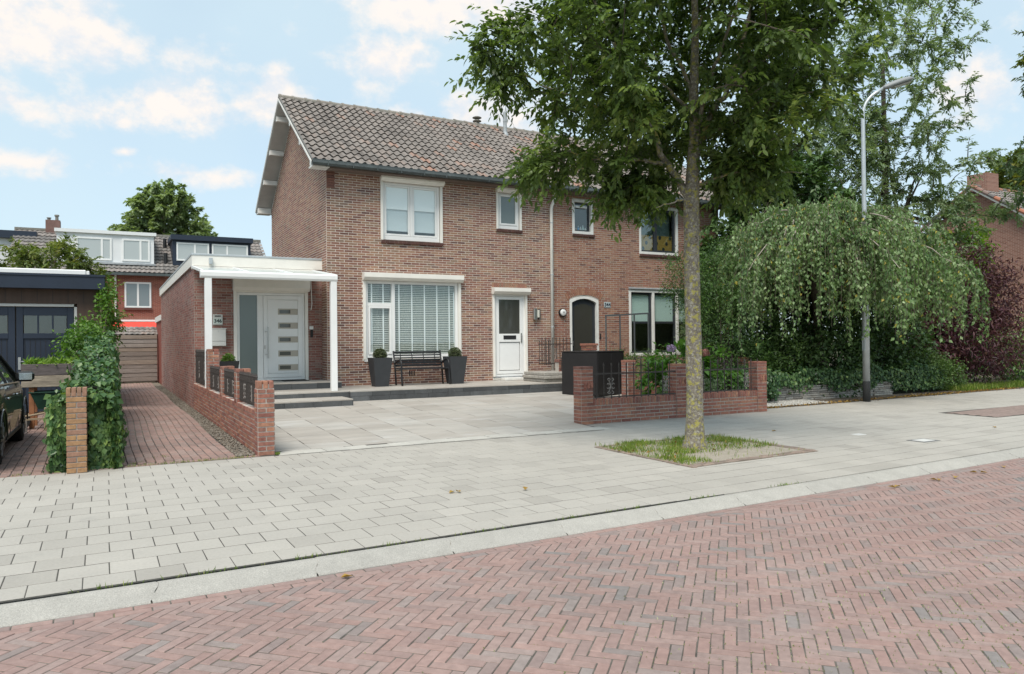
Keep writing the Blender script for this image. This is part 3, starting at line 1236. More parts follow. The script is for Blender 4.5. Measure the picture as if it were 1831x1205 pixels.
def build_houses():
    out = []
    for which in (0, 1):
        if which == 0:
            x0, x1 = XL, XP
            t = thing('brick_house', 'left brick house half with white window frames, terrace bench and shutters', 'house', (XL, YF, Z0H))
            bm_, mm_ = brick_house, mortar_light
            # openings: x0, x1, z0, z1
            ops = [(6.2, 7.88, 4.15, 5.66), (9.53, 10.31, 4.64, 5.68), (5.7, 8.4, 1.08, 3.12), (9.38, 10.47, .43, 2.84)]
            side_n, side_u, side_o = (1, 0, 0), (0, -1, 0), (XL, YB, 0)
        else:
            x0, x1 = XP, XR
            t = thing('brick_house', 'right brick house half with dark door and anthracite window frames', 'house', (XP, YF, Z0H))
            bm_, mm_ = brick_next, mortar_grey
            ops = [(12.04, 12.79, 4.66, 5.69), (14.5, 16.05, 4.18, 5.69), (14.08, 16.95, 1.02, 3.07), (11.92, 12.94, .43, 2.84)]
            side_n, side_u, side_o = (-1, 0, 0), (0, 1, 0), (XR, YF, 0)
        lops = [(a - x0, b - x0, c, d) for a, b, c, d in ops]
        w = MB()
        wall_core(w, (x0, YF, 0), (1, 0, 0), (0, 1, 0), x1 - x0, Z0H, WT, lops, .28)
        # gable wall with its triangle
        if which == 0:
            w.box(x0, x0 + .28, YF + .28, YB, Z0H, WT)
        else:
            w.box(x1 - .28, x1, YF + .28, YB, Z0H, WT)
        gx0, gx1 = (x0, x0 + .28) if which == 0 else (x1 - .28, x1)
        apex = RIDGE[1] - .17
        w.prism([(YF, WT), (YB, WT), (YB, WT + .06), (RIDGE[0], apex), (YF, WT + .06)], 'x', gx0, gx1)
        wall = w.build('wall', mm_, t)
        house_shell(t, x0, x1, '')
        P = Pieces()
        lay_bricks(P, (x0, YF, 0), (1, 0, 0), (0, 1, 0), x1 - x0, Z0H, WT, lops, tintf=tint_house)

        def top(z):
            Ls = YB - YF
            if z < WT:
                return [(0, Ls)]
            f = (z - WT) / (apex - WT - .02)
            if f > .97:
                return []
            return [(Ls / 2 * f + .02, Ls - Ls / 2 * f - .02)]
        sops = []
        if which == 0:
            sops = [(0, YB - 19.03, Z0H, 3.3)]
        lay_bricks(P, side_o, side_u, side_n, YB - YF, Z0H, apex, sops, top=top, tintf=lambda c, z: float(np.clip(rng.beta(1.7, 1.5) * .8 + .12, .02, .95)))
        if which == 0:
            # corbel at the eaves corner
            for k in range(8):
                P.proto(('corb', k % 2), lambda: MB().box(-.1, .1, -.03, .02, -.025, .025).vf())
                P.put(('corb', k % 2), m4(((1, 0, 0), (0, 1, 0), (0, 0, 1)), (x0 + .11, YF - .012, 5.40 + .0625 * k)), rng.random() * .3)
        else:
            # segmental brick arch over the neighbour's door
            xc, rr = 12.43, 1.05
            P.proto('arch', lambda: MB().box(-.026, .026, -.008, .02, -.1, .1).vf())
            for k in range(19):
                a = (k - 9) * .061
                ca, sa = math.cos(a), math.sin(a)
                P.put('arch', m4(((ca, 0, -sa), (0, 1, 0), (sa, 0, ca)), (xc + (rr + .12) * sa, YF - .004, 2.84 - rr + .12 + (rr + .005) * ca + .0)), rng.uniform(.3, .8))
        if which == 0:
            P.proto('sol', lambda: MB().box(-.024, .024, -.007, .02, -.1, .1).vf())
            for k in range(19):
                a = (k - 9) * .052
                P.put('sol', m4(((1, 0, -.0), (0, 1, 0), (0, 0, 1)), (9.925 + (k - 9) * .058, YF - .003, 2.985 + .06 * math.cos(a * 2))), rng.uniform(.3, .9))
        P.emit('brick', bm_, wall)
        out.append((t, wall))
    return out


(H1, W1), (H2, W2) = build_houses()


# ------------------------------------------------------------------ roof
def roof(t, x0, x1, verge_left, verge_right):
    (ye, ze), (yr, zr) = EAVE, RIDGE
    ln = math.hypot(yr - ye, zr - ze)
    sy, sz = (yr - ye) / ln, (zr - ze) / ln
    b = MB()
    th = .09
    for s in (1, -1):
        y_e = ye if s == 1 else 2 * yr - ye
        b.prism([(y_e, ze - .02), (yr, zr - .02), (yr, zr - .02 - th), (y_e, ze - .02 - th)], 'x', x0, x1)
    # underside boards
    deck = b.build('roof', mat('soffit_board', (.50, .49, .46), .6, noise=(4, .1)), t)
    tw = (x1 - x0) / round((x1 - x0) / .203)
    rows = 15
    tl = (ln + .03) / rows

    def tile():
        nx = 8
        vs, fs = [], []
        xs = np.linspace(0, 1.06, nx + 1)
        prof = .058 * (0.5 + 0.5 * np.cos(2 * math.pi * (xs - .28))) ** 1.1
        for (yy, zo) in ((0, .042), (tl + .05, .0)):
            for x, p in zip(xs, prof):
                vs.append(((x - .5) * tw, yy, p + zo))
        for x, p in zip(xs, prof):
            vs.append(((x - .5) * tw, 0.006, p + .042 - .020))
        m = nx + 1
        for i in range(nx):
            fs.append((i, i + 1, m + i + 1, m + i))
            fs.append((2 * m + i, 2 * m + i + 1, i + 1, i))
        fs.append((0, m, 2 * m))
        fs.append((nx, 2 * m + nx, m + nx))
        return vs, fs

    P = Pieces()
    P.proto('t', tile)
    ncol = int(round((x1 - x0) / tw))
    nz = np.array([0, -sz, sy])
    up = np.array([0, sy, sz])
    for c in range(ncol):
        redcol = rng.random()
        for r_ in range(rows):
            p = np.array([x0 + (c + .5) * tw, ye, ze]) + up * (r_ * tl - .05) + nz * (.004 + .008 * math.sin(c * .35 + r_ * .3))
            v = rng.beta(2, 2.2) * .72
            wx = p[0]
            pr = .06 + .16 * max(0, math.sin(wx * .9 + r_ * .5)) + (.10 if wx > 8 else 0)
            if rng.random() < pr * .5:
                v = rng.uniform(.72, .99)
            a = rng.normal(0, .008)
            P.put('t', m4((np.array([1, 0, 0]) + up * a, up - np.array([a, 0, 0]), nz), p), v)
    P.emit('roof_tile', tile_mat, deck, smooth=False)
    # back slope: one plain tiled sheet of the same tiles
    Q = Pieces()
    Q.proto('t', tile)
    up2, nz2 = np.array([0, -sy, sz]), np.array([0, sz, sy])
    for c in range(ncol):
        for r_ in range(rows):
            p = np.array([x1 - (c + .5) * tw, 2 * yr - ye, ze]) + up2 * (r_ * tl - .05) + nz2 * .004
            Q.put('t', m4(((-1, 0, 0), up2, nz2), p), rng.random() * .7)
    Q.emit('rear_roof_tile', tile_mat, deck, limit=0)
    # ridge tiles
    K = Pieces()

    def rid():
        vs, fs = [], []
        n = 7
        for (xx, r_) in ((-.19, .118), (-.135, .118), (-.13, .105), (.19, .098)):
            for k in range(n):
                a = math.pi * (-.08 + 1.16 * k / (n - 1))
                vs.append((xx, -r_ * math.cos(a) * 1.05, r_ * math.sin(a)))
        for s in range(3):
            for k in range(n - 1):
                fs.append((s * n + k, s * n + k + 1, (s + 1) * n + k + 1, (s + 1) * n + k))
        fs.append(tuple(range(n)))
        return vs, fs
    K.proto('r', rid)
    nr = int(round((x1 - x0) / .36))
    pw = (x1 - x0) / nr
    for i in range(nr):
        K.put('r', m4(((1, 0, rng.normal(0, .01)), (0, 1, 0), (0, 0, 1)), (x0 + (i + .5) * pw, yr, zr + .0 + rng.normal(0, .004))), rng.random())
    K.emit('ridge_tile', ridge_mat, deck)
    # gutter with brackets
    g = MB()
    prof = [(ye - .145, ze - .005), (ye - .15, ze - .075), (ye - .12, ze - .12), (ye - .03, ze - .12), (ye + .0, ze - .08), (ye + .0, ze - .02),
            (ye - .006, ze - .02), (ye - .012, ze - .08), (ye - .035, ze - .112), (ye - .115, ze - .112), (ye - .14, ze - .07), (ye - .133, ze - .005)]
    g.prism(prof, 'x', x0 - .02, x1)
    gut = g.build('gutter', zinc, t)
    lip = MB().tube([(x0 - .02, ye - .14, ze - .0), (x1, ye - .14, ze - .0)], .011, 6)
    lip.build('gutter_lip', zinc, gut)
    k = MB()
    x = x0 + .35
    while x < x1:
        MB().box(x - .012, x + .012, ye - .157, ye + .004, ze - .126, ze - .01).build('gutter_bracket', zinc, gut)
        x += .62
    if verge_left:
        # barge boards, white strip and purlin ends under the overhang
        for s in (1, -1):
            y_e = ye if s == 1 else 2 * yr - ye
            bb_ = MB()
            bb_.prism([(y_e, ze - .015), (yr, zr - .015), (yr, zr - .075), (y_e, ze - .075)], 'x', x0 - .03, x0 - .004)
            bb_.build('barge_board', white_paint, deck)
            nb = MB()
            nb.prism([(y_e - s * .02, ze + .055), (yr, zr + .06), (yr, zr - .01), (y_e - s * .02, ze - .012)], 'x', x0 - .018, x0 + .012)
            nb.build('verge_tile_edge', mat('verge_edge', (.17, .165, .155), .9, noise=(14, .3)), deck)
            for f in (.06, .33, .6, .88) if s == -1 else (.06, .36, .66):
                yy, zz = y_e + (yr - y_e) * f, ze + (zr - ze) * f - .11
                sg = 1 if s == 1 else -1
                q = MB()
                q.prism([(yy - .07, zz - .13), (yy + .07, zz - .13), (yy + .07, zz + .01), (yy - .07, zz + .01)], 'x', x0 + .01, XL - .002)
                q.build('purlin_end', white_paint, deck)
        # fascia boxes at both eaves on the gable
        for y_e in (ye, 2 * yr - ye):
            s = 1 if y_e == ye else -1
            MB().box(x0 + .005, XL - .003, min(y_e, y_e + s * .38), max(y_e, y_e + s * .38), ze - .135, ze - .10).build('eaves_box', white_paint, deck)
    return deck


RX0 = 4.36
D1 = roof(H1, RX0, XP, True, False)
D2 = roof(H2, XP, XR + .42, False, False)

# soffit between wall and gutter
for t_, a, b_ in ((H1, XL, XP), (H2, XP, XR)):
    MB().box(a + .002, b_ - .002, EAVE[0] + .01, YF - .002, 5.78, 5.815).build('soffit', mat('soffit_dark', (.16, .12, .10), .8), t_)

# roof pipes
rp = thing('roof_vent_pipe', 'tall grey vent pipe standing on the roof slope near the ridge', 'vent pipe', (11.43, 21.5, 8.2))
MB().tube([(11.43, 21.5, 8.15), (11.43, 21.5, 8.66), (11.43, 21.5, 8.661), (11.43, 21.5, 8.95), (11.43, 21.5, 8.98), (11.43, 21.5, 9.0)], [.062, .062, .068, .068, .06, .045], 14).build('pipe', lead, rp)
MB().lathe((11.43, 21.5, 8.17), [(.13, 0), (.12, .06), (.075, .14), (.066, .16)], 14).build('flashing', lead, rp)
rm = thing('roof_cowl', 'round mushroom vent cowl on the roof ridge', 'roof cowl', (10.66, 22, 8.6))
MB().lathe((10.66, 22, 8.62), [(.08, 0), (.08, .07), (.14, .085), (.145, .10), (.10, .13), (.05, .135)], 16).build('lower_cap', ridge_mat, rm)
for q in range(4):
    a = q * math.pi / 2
    MB().box(10.66 + .06 * math.cos(a) - .008, 10.66 + .06 * math.cos(a) + .008, 22 + .06 * math.sin(a) - .008, 22 + .06 * math.sin(a) + .008, 8.74, 8.83).build('strut', ridge_mat, rm)
MB().lathe((10.66, 22, 8.80), [(.10, 0), (.15, .02), (.15, .035), (.09, .065), (.02, .075)], 16).build('upper_cap', ridge_mat, rm)


# ------------------------------------------------------------------ windows and doors of the left house
def part_empty(name, parent, loc):
    o = bpy.data.objects.new(name, None)
    o.empty_display_size = .1
    COL.objects.link(o)
    o.parent = parent
    o.matrix_parent_inverse = wm(parent).inverted()
    o.location = loc
    return o


def win_upper():
    x0, x1, z0, z1 = 6.2, 7.88, 4.15, 5.66
    f = MB()
    rect_frame(f, x0 + .05, x1 - .05, z0 + .02, z1, .06, YF + .03, YF + .12, .11)
    xm = (x0 + x1) / 2
    f.bbox(xm - .035, xm + .035, YF + .028, YF + .12, z0 + .132, z1 - .062, .004)
    w = f.build('window', white_pvc, H1)
    w['label'] = 'white upper window with two panes'
    for a, b in ((x0 + .115, xm - .04), (xm + .04, x1 - .115)):
        s = MB()
        rect_frame(s, a, b, z0 + .14, z1 - .065, .045, YF + .045, YF + .1)
        s.build('sash', cream_pvc if False else white_pvc, w)
        pane(w, a + .045, b - .045, z0 + .185, z1 - .11, YF + .07, glass)
        MB().box(a + .03, b - .03, YF + .094, YF + .098, 4.98, z1 - .07).build('roller_blind', blind_white, w)  # blind kept extra bright to emulate the pane's sky reflection
        MB().box(a + .03, b - .03, YF + .13, YF + .14, 4.42, 4.99).build('net_curtain', blind_grey_reflection, w)  # grey net paints the duller reflection in the lower half
    MB().box(x0 + .1, x1 - .1, YF + .13, YF + .4, z0 + .1, z0 + .13).build('inner_sill', white_paint, w)
    guides_z[0] = z0 - .0
    roller(w, x0 - .03, x1 + .04, 5.66, 5.87, YF, .17, [(x0 - .02, .065), (x1 - .045, .065)])
    brick_sill(w, x0 - .02, x1 + .03, z0 - .075, z0 - .002, YF)


def win_small():
    x0, x1, z0, z1 = 9.53, 10.31, 4.64, 5.68
    f = MB()
    rect_frame(f, x0 + .05, x1 - .05, z0 + .02, z1, .055, YF + .03, YF + .12, .10)
    w = f.build('window', white_pvc, H1)
    w['label'] = 'small white upper window with frosted pane'
    s = MB()
    rect_frame(s, x0 + .11, x1 - .11, z0 + .125, z1 - .06, .05, YF + .018, YF + .09)
    s.build('sash', white_pvc, w)
    pane(w, x0 + .16, x1 - .16, z0 + .175, z1 - .11, YF + .05, glass_frost)
    guides_z[0] = z0
    roller(w, x0 - .02, x1 + .03, 5.66, 5.86, YF, .17, [(x0 - .01, .055), (x1 - .045, .055)])
    brick_sill(w, x0 - .02, x1 + .03, z0 - .07, z0 - .002, YF)


def win_lower():
    x0, x1, z0, z1 = 5.7, 8.4, 1.08, 3.12
    f = MB()
    rect_frame(f, x0 + .06, x1 - .06, z0, z1 - .02, .075, YF + .02, YF + .12, .12)
    xm = 6.515
    f.bbox(xm - .045, xm + .045, YF + .018, YF + .12, z0 + .122, z1 - .097, .004)
    zt = 2.49
    f.bbox(x0 + .137, xm - .047, YF + .019, YF + .12, zt - .04, zt + .04, .004)
    w = f.build('window', white_pvc, H1)
    w['label'] = 'large white living room window with venetian blinds'
    s = MB()
    rect_frame(s, x0 + .142, xm - .05, z0 + .125, zt - .045, .055, YF + .005, YF + .09)
    s.build('sash', white_pvc, w)
    panes = [(x0 + .2, xm - .105, z0 + .18, zt - .1), (x0 + .137, xm - .046, zt + .042, z1 - .097), (xm + .046, x1 - .136, z0 + .122, z1 - .097)]
    for (a, b, c, d) in panes:
        pane(w, a, b, c, d, YF + .055, glass)
    # venetian blinds
    sm = {}
    for (a, b, c, d) in ((x0 + .15, xm - .05, z0 + .13, zt - .05), (x0 + .15, xm - .05, zt + .045, z1 - .1), (xm + .05, x1 - .14, z0 + .13, z1 - .1)):
        wd = b - a
        key = round(wd, 3)
        if key not in sm:
            q = MB()
            q.add([(-wd / 2, -.016, -.012), (wd / 2, -.016, -.012), (wd / 2, 0, .001), (-wd / 2, 0, .001), (wd / 2, .016, .011), (-wd / 2, .016, .011)], [(0, 1, 2, 3), (3, 2, 4, 5)])
            sm[key] = q.mesh('blind_slat')
            sm[key].materials.append(slat_mat)
        z = c + .02
        while z < d:
            o = bpy.data.objects.new('blind_slat', sm[key])
            COL.objects.link(o)
            o.parent = w
            o.location = ((a + b) / 2, YF + .125, z)
            z += .0475
        n = 2 if wd < .8 else 5
        for k in range(n):
            xx = a + wd * (k + .35) / n if n == 2 else a + .13 + (wd - .2) * k / 4.2
            MB().box(xx - .018, xx + .018, YF + .097, YF + .101, c, d).build('blind_tape', blind_white, w)
    # curtain folds inside
    for (a, b) in ((x0 + .15, x0 + .5), (6.7, 8.3)):
        q = MB()
        n = int((b - a) / .02)
        vs = []
        for i in range(n + 1):
            xx = a + (b - a) * i / n
            yy = YF + .25 + .045 * math.sin(i * .75) + .012 * math.sin(i * 2.1)
            vs += [(xx, yy, 1.12), (xx, yy, 3.0)]
        q.add(vs, [(2 * i, 2 * i + 2, 2 * i + 3, 2 * i + 1) for i in range(n)])
        q.build('curtain', curtain, w, fix=False, smooth=True)
    guides_z[0] = z0
    roller(w, x0 - .015, x1 + .045, 3.1, 3.305, YF, .19, [(x0 - .002, .07), (x1 - .055, .07)])
    MB().bbox(x0 + .02, x1 - .01, YF - .035, YF + .05, z0 - .055, z0 - .003, .004).build('sill', white_pvc, w)


def door_white():
    x0, x1, z0, z1 = 9.38, 10.47, .43, 2.84
    f = MB()
    rect_frame(f, x0 + .05, x1 - .05, z0 + .1, z1, .07, YF + .02, YF + .12, .06)
    d = f.build('door', white_pvc, H1)
    d['label'] = 'white side door with dark upper pane'
    a, b = x0 + .125, x1 - .125
    lf = MB()
    rect_frame(lf, a, b, .60, z1 - .075, .085, YF + .012, YF + .085)
    lf.bbox(a + .086, b - .086, YF + .013, YF + .085, 1.49, 1.72, .004)
    lf.bbox(a + .1, b - .1, YF + .035, YF + .075, .70, 1.475, .012)
    leaf = lf.build('leaf', white_pvc, d)
    pane(leaf, a + .085, b - .085, 1.72, z1 - .16, YF + .045, glass_smoke)
    MB().box(a + .22, b - .22, YF + .006, YF + .0125, 1.565, 1.675).build('letter_slot', plastic_black, leaf)
    MB().bbox(b - .075, b - .035, YF - .01, YF + .011, 1.47, 1.74, .004).tube([(b - .055, YF - .008, 1.66), (b - .055, YF - .05, 1.66), (b - .06, YF - .05, 1.56)], .011, 8).build('handle', steel, leaf)
    MB().bbox(x0 + .0, x1 + .0, YF - .02, YF + .12, .5, .525, .004).build('threshold', lead, d)
    MB().bbox(x0 - .0, x1 + .0, YF - .004, YF + .1, .445, .497, .004).build('threshold_board', cream_pvc, d)
    MB().bbox(x0 + .24, x1 - .26, YF - .26, YF - .02, .43, .50, .008).build('threshold_step', white_paint, d)
    guides_z[0] = .53
    roller(d, x0 - .02, x1 + .045, 2.82, 3.01, YF, .19, [(x0 - .0, .06), (x1 - .055, .06)])


win_upper()
win_small()
win_lower()
door_white()

# downpipe between the two halves
dp = MB().tube([(11.33, YF - .2, 5.80), (11.33, YF - .2, 5.66), (11.32, YF - .19, 5.58), (11.285, YF - .09, 5.40), (11.28, YF - .07, 5.32), (11.28, YF - .07, .43)], .047, 14).build('downpipe', pipe_grey, H1, smooth=True)
MB().tube([(11.33, YF - .2, 5.81), (11.33, YF - .2, 5.66)], .06, 14).build('pipe_socket', pipe_grey, dp)
for z in (4.9, 3.4, 1.9):
    MB().tube([(11.28, YF - .07, z), (11.28, YF - .07, z + .03)], .054, 14).build('pipe_clip', galv, dp)
for k in range(3):
    MB().box(6.92 + k * .062, 6.95 + k * .062, YF - .009, YF + .0, .63, .76).build('air_vent', plastic_black, H1)


# neighbour's openings
def next_windows():
    # small upper window, tilted open
    x0, x1, z0, z1 = 12.04, 12.79, 4.66, 5.69
    f = MB()
    rect_frame(f, x0, x1, z0, z1, .085, YF - .01, YF + .14)
    w = f.build('window', white_paint, H2)
    w['label'] = 'small upper window with dark sash tilted open'
    s = MB()
    rect_frame(s, x0 + .088, x1 - .088, z0 + .088, z1 - .088, .05, YF + .08, YF + .13)
    s.build('sash', anthracite, w)
    pane(w, x0 + .13, x1 - .13, z0 + .13, z1 - .13, YF + .10, glass_dark)
    MB().box(x0 + .14, x1 - .2, YF + .03, YF + .07, z1 - .25, z1 - .19).build('vent_strip', white_paint, w)
    brick_sill(w, x0 - .01, x1 + .03, z0 - .07, z0 - .002, YF)
    cols = [(.30, .20, .45), (.65, .35, .15), (.10, .35, .65), (.7, .7, .65), (.55, .65, .6), (.75, .72, .6)]
    for i, c in enumerate(cols):
        xx = x0 + .17 + i * .085
        h = (.1, .06, .12, .1, .14, .08)[i]
        b = thing('toiletry_bottle', ['purple', 'orange', 'blue', 'pale grey', 'tall pale green', 'cream'][i] + ' small bottle on the sill of the small dark upper window', 'bottle', (xx, YF + .2, z0 + .14), group='bottles on the bathroom sill')
        MB().lathe((xx, YF + .2, z0 + .14), [(.028, 0), (.03, .01), (.028, h * .7), (.012, h * .85)], 8).build('bottle_body', mat('bottle%d' % i, c, .4), b, smooth=True)
        MB().lathe((xx, YF + .2, z0 + .14 + h * .85), [(.013, 0), (.012, h * .3)], 8).build('bottle_cap', blind_white, b)
    MB().box(x0 + .05, x1 - .05, YF + .15, YF + .3, z0 + .1, z0 + .138).build('inner_sill', white_paint, w)
    # right upper window
    x0, x1, z0, z1 = 14.5, 16.05, 4.18, 5.69
    f = MB()
    rect_frame(f, x0, x1, z0, z1, .08, YF - .01, YF + .14)
    w = f.build('window', white_paint, H2)
    w['label'] = 'upper window with ochre spotted lower film'
    xm = (x0 + x1) / 2 - .1
    s = MB()
    rect_frame(s, x0 + .083, xm, z0 + .083, z1 - .083, .05, YF + .05, YF + .12)
    rect_frame(s, xm + .002, x1 - .083, z0 + .083, z1 - .083, .07, YF + .045, YF + .12)
    s.build('sash', anthracite, w)
    for a, b in ((x0 + .13, xm - .045), (xm + .07, x1 - .15)):
        pane(w, a, b, z0 + .13, z1 - .13, YF + .085, glass_dark)
    film = MB().box(x0 + .1, x1 - .1, YF + .128, YF + .131, z0 + .09, z0 + .62).build('ochre_film', mat('ochre_film', (.42, .25, .06), .6), w)
    for i in range(9):
        xx, zz = x0 + .25 + (i % 5) * .27 + (.13 if i > 4 else 0), z0 + .2 + .18 * ((i * 2) % 3)
        q = MB()
        q.prism([(xx + .055 * math.cos(k * .785), zz + .065 * math.sin(k * .785)) for k in range(8)], 'y', YF + .1235, YF + .1275)
        q.build('dot', anthracite, film)
    brick_sill(w, x0 - .01, x1 + .03, z0 - .075, z0 - .002, YF)
    MB().box(x0 + .1, x1 - .1, YF + .3, YF + .32, z0 + .62, z1).build('curtain', curtain, w)
    # ground floor window
    x0, x1, z0, z1 = 14.08, 16.95, 1.02, 3.07
    f = MB()
    rect_frame(f, x0, x1, z0, z1, .085, YF - .01, YF + .14)
    for xm in (15.03, 16.0):
        f.bbox(xm - .04, xm + .04, YF - .009, YF + .14, z0 + .087, z1 - .087, .004)
    w = f.build('window', white_paint, H2)
    w['label'] = 'large lower window with teal half blinds'
    for a, b in ((x0 + .09, 14.985), (15.075, 15.955), (16.045, x1 - .09)):
        s = MB()
        rect_frame(s, a, b, z0 + .09, z1 - .09, .06, YF + .05, YF + .12)
        s.bbox(a + .061, b - .061, YF + .06, YF + .12, 2.02, 2.09, .004)
        s.build('sash', anthracite, w)
        pane(w, a + .055, b - .055, z0 + .15, 2.02, YF + .085, glass_dark)
        pane(w, a + .055, b - .055, 2.09, z1 - .15, YF + .085, glass)
        MB().box(a + .05, b - .05, YF + .125, YF + .13, 2.03, z1 - .1).build('roller_blind', mat('teal_blind', (.50, .64, .60), .8), w)
    MB().bbox(x0 - .02, x1 + .02, YF - .05, YF + .0, z1 + .004, z1 + .06, .01).build('lintel_flashing', lead, w)
    # front door with arched head
    x0, x1, z0, z1 = 11.92, 12.94, .43, 2.84
    xc, zs = (x0 + x1) / 2, 2.70

    def arch(xa, xb, zsp, rise, za):
        pts = [(xa, za), (xb, za)]
        for k in range(13):
            u = 1 - k / 12
            xx = xa + (xb - xa) * u
            pts.append((xx, zsp + rise * (1 - sq(2 * u - 1))))
        return pts
    fb = MB()
    outer, inner = arch(x0, x1, zs, .125, z0), arch(x0 + .075, x1 - .075, zs - .07, .12, z0)
    n = len(outer)
    vs = [(p[0], YF - .012, p[1]) for p in outer] + [(p[0], YF - .012, p[1]) for p in inner] + [(p[0], YF + .13, p[1]) for p in outer] + [(p[0], YF + .13, p[1]) for p in inner]
    fs = []
    for i in range(1, n):
        j = (i + 1) % n
        fs += [(i, j, n + j, n + i), (n + i, n + j, 3 * n + j, 3 * n + i), (i, 2 * n + i, 2 * n + j, j)]
    fb.add(vs, fs)
    fr = fb.build('door', white_paint, H2)
    fr['label'] = 'dark arched front door with pale frame'
    MB().prism(arch(x0 + .077, x1 - .077, zs - .072, .12, z0 + .1), 'y', YF + .07, YF + .12).build('leaf', anthracite, fr)
    MB().prism(arch(x0 + .19, x1 - .19, zs - .2, .10, z0 + .3), 'y', YF + .062, YF + .071).build('pane', glass_smoke, fr)
    MB().bbox(x0 + .1, x0 + .15, YF + .035, YF + .069, 1.36, 1.5, .004).build('lock_plate', steel, fr)
    # spandrel bricks above the arch springing
    for s, xa in ((1, x0), (-1, x1)):
        q = MB()
        q.prism([(xa, 2.845), (xa + s * .5, 2.845), (xa + s * .25, 2.80), (xa, zs)], 'y', YF - .004, YF + .1)
        q.build('spandrel', mortar_grey, fr)
    MB().bbox(x1 + .03, x1 + .07, YF - .03, YF - .006, 1.55, 1.72, .006).build('doorbell', plastic_black, fr)


next_windows()

# wall lamps, house number
lamp = thing('wall_lamp', 'square steel wall lamp between the white door and the downpipe', 'wall lamp', (10.78, YF, 2.1))
MB().bbox(10.66, 10.76, YF - .11, YF - .01, 2.12, 2.44, .006).build('steel_body', steel, lamp)
MB().bbox(10.762, 10.84, YF - .10, YF - .03, 2.18, 2.39, .006).build('light_glass', mat('lamp_glass', (.62, .60, .52), .4), lamp)
MB().bbox(10.842, 10.88, YF - .09, YF - .01, 2.13, 2.43, .006).build('back_plate', mat('dark_steel', (.18, .17, .16), .4, metal=.6), lamp)
rl = thing('round_wall_lamp', 'round black-rimmed bulkhead lamp left of the dark arched door', 'wall lamp', (11.65, YF, 2.33))
MB().tube([(11.65, YF - .01, 2.33), (11.65, YF - .07, 2.33)], [.125, .12], 20).build('rim', plastic_black, rl)
MB().tube([(11.65, YF - .071, 2.33), (11.65, YF - .10, 2.33), (11.65, YF - .115, 2.33)], [.10, .09, .05], 20).build('bulb_glass', mat('opal_glass', (.7, .7, .68), .2), rl)
for a in (90, 210, 330):
    MB().bar((11.65, YF - .117, 2.33), (11.65 + .1 * math.cos(R(a)), YF - .085, 2.33 + .1 * math.sin(R(a))), .014).build('guard_bar', plastic_black, rl)


def text(name, s, size, loc, m, parent, ext=.002, rz=0, align='CENTER', offset=0.0):
    c = bpy.data.curves.new(name, 'FONT')
    c.body = s
    c.size = size
    c.extrude = ext
    c.offset = offset
    c.align_x = align
    c.align_y = 'CENTER'
    o = bpy.data.objects.new(name, c)
    COL.objects.link(o)
    me = bpy.data.meshes.new_from_object(o)
    bpy.data.objects.remove(o)
    mx = Matrix.Translation(loc) @ Matrix.Rotation(rz, 4, 'Z') @ Matrix.Rotation(R(90), 4, 'X')
    me.transform(mx)
    return link(name, me, m, parent)


num = thing('house_number', 'pale enamel house number plate 344 beside the dark arched door', 'number plate', (13.26, YF, 2.5))
MB().bbox(13.14, 13.38, YF - .02, YF - .006, 2.50, 2.66, .004).build('plate', mat('enamel', (.42, .47, .48), .4), num)
text('digits', '344', .15, (13.26, YF - .024, 2.58), navy, num, offset=.0015)

# ------------------------------------------------------------------ annex with the front door
YA, XA = 19.0, 1.785
AT = 3.6
AX = thing('brick_annex', 'low flat-roofed brick extension with white slotted front door and canopy', 'annex', (XA, YA, 0))
ops = [(2.66, 4.43, .59, 2.83)]
w = MB()
wall_core(w, (XA, YA, 0), (1, 0, 0), (0, 1, 0), XL - XA, -.05, 3.4, [(a - XA, b - XA, c, d) for a, b, c, d in ops], .22)
w.box(XA, XA + .22, YA + .22, 31.3, -.05, 3.4)
w.box(XA + .22, XL - .001, 31.0, 31.3, -.05, 3.4)
w.box(XA + .22, XL - .001, YA + .22, 31, .3, .58)
w.box(XA + .22, XL - .001, YA + .22, 31, 3.3, 3.45)
AW = w.build('wall', mortar_dark, AX)
P = Pieces()
ann_t = lambda c, z: float(np.clip(rng.beta(1.8, 1.8), .02, .98))
lay_bricks(P, (XA, YA, 0), (1, 0, 0), (0, 1, 0), XL - XA, -.05, 3.4, [(a - XA, b - XA, c, d) for a, b, c, d in ops], tintf=ann_t, shift=.05)
lay_bricks(P, (XA, 31.3, 0), (0, -1, 0), (1, 0, 0), 31.3 - YA, -.05, 3.4, tintf=ann_t)
P.emit('brick', brick_annex, AW)
fas = MB()
fas.box(XA - .05, XL + .0, YA - .06, YA - .005, 3.36, AT)
fas.box(XA - .05, XA - .004, YA - .004, 31.35, 3.36, AT - .001)
fas.build('fascia', cream_pvc, AX)
tr = MB()
tr.bbox(XA - .06, XL - .004, YA - .075, YA + .05, AT + .002, AT + .05, .008)
tr.box(XA - .06, XA + .05, YA + .051, 31.36, AT + .002, AT + .048)
tr.build('roof_trim', galv, AX)
MB().box(XA + .052, XL - .004, YA + .052, 31.3, 3.5, AT + .01).build('flat_roof', mat('bitumen', (.08, .08, .08), .95), AX)
MB().bbox(XA + .32, XA + .40, YA - .16, YA - .062, 3.40, 3.55, .006).build('roof_spout', galv, AX)
# low rear lean-to
lt = MB()
lt.box(XA + .02, XA + 2.5, 31.37, 35.0, -.05, 2.45)
lt.build('rear_shed_wall', brick_far, AX)
MB().box(XA - .03, XA + 2.55, 31.38, 35.05, 2.452, 2.66).build('rear_shed_fascia', white_paint, AX)

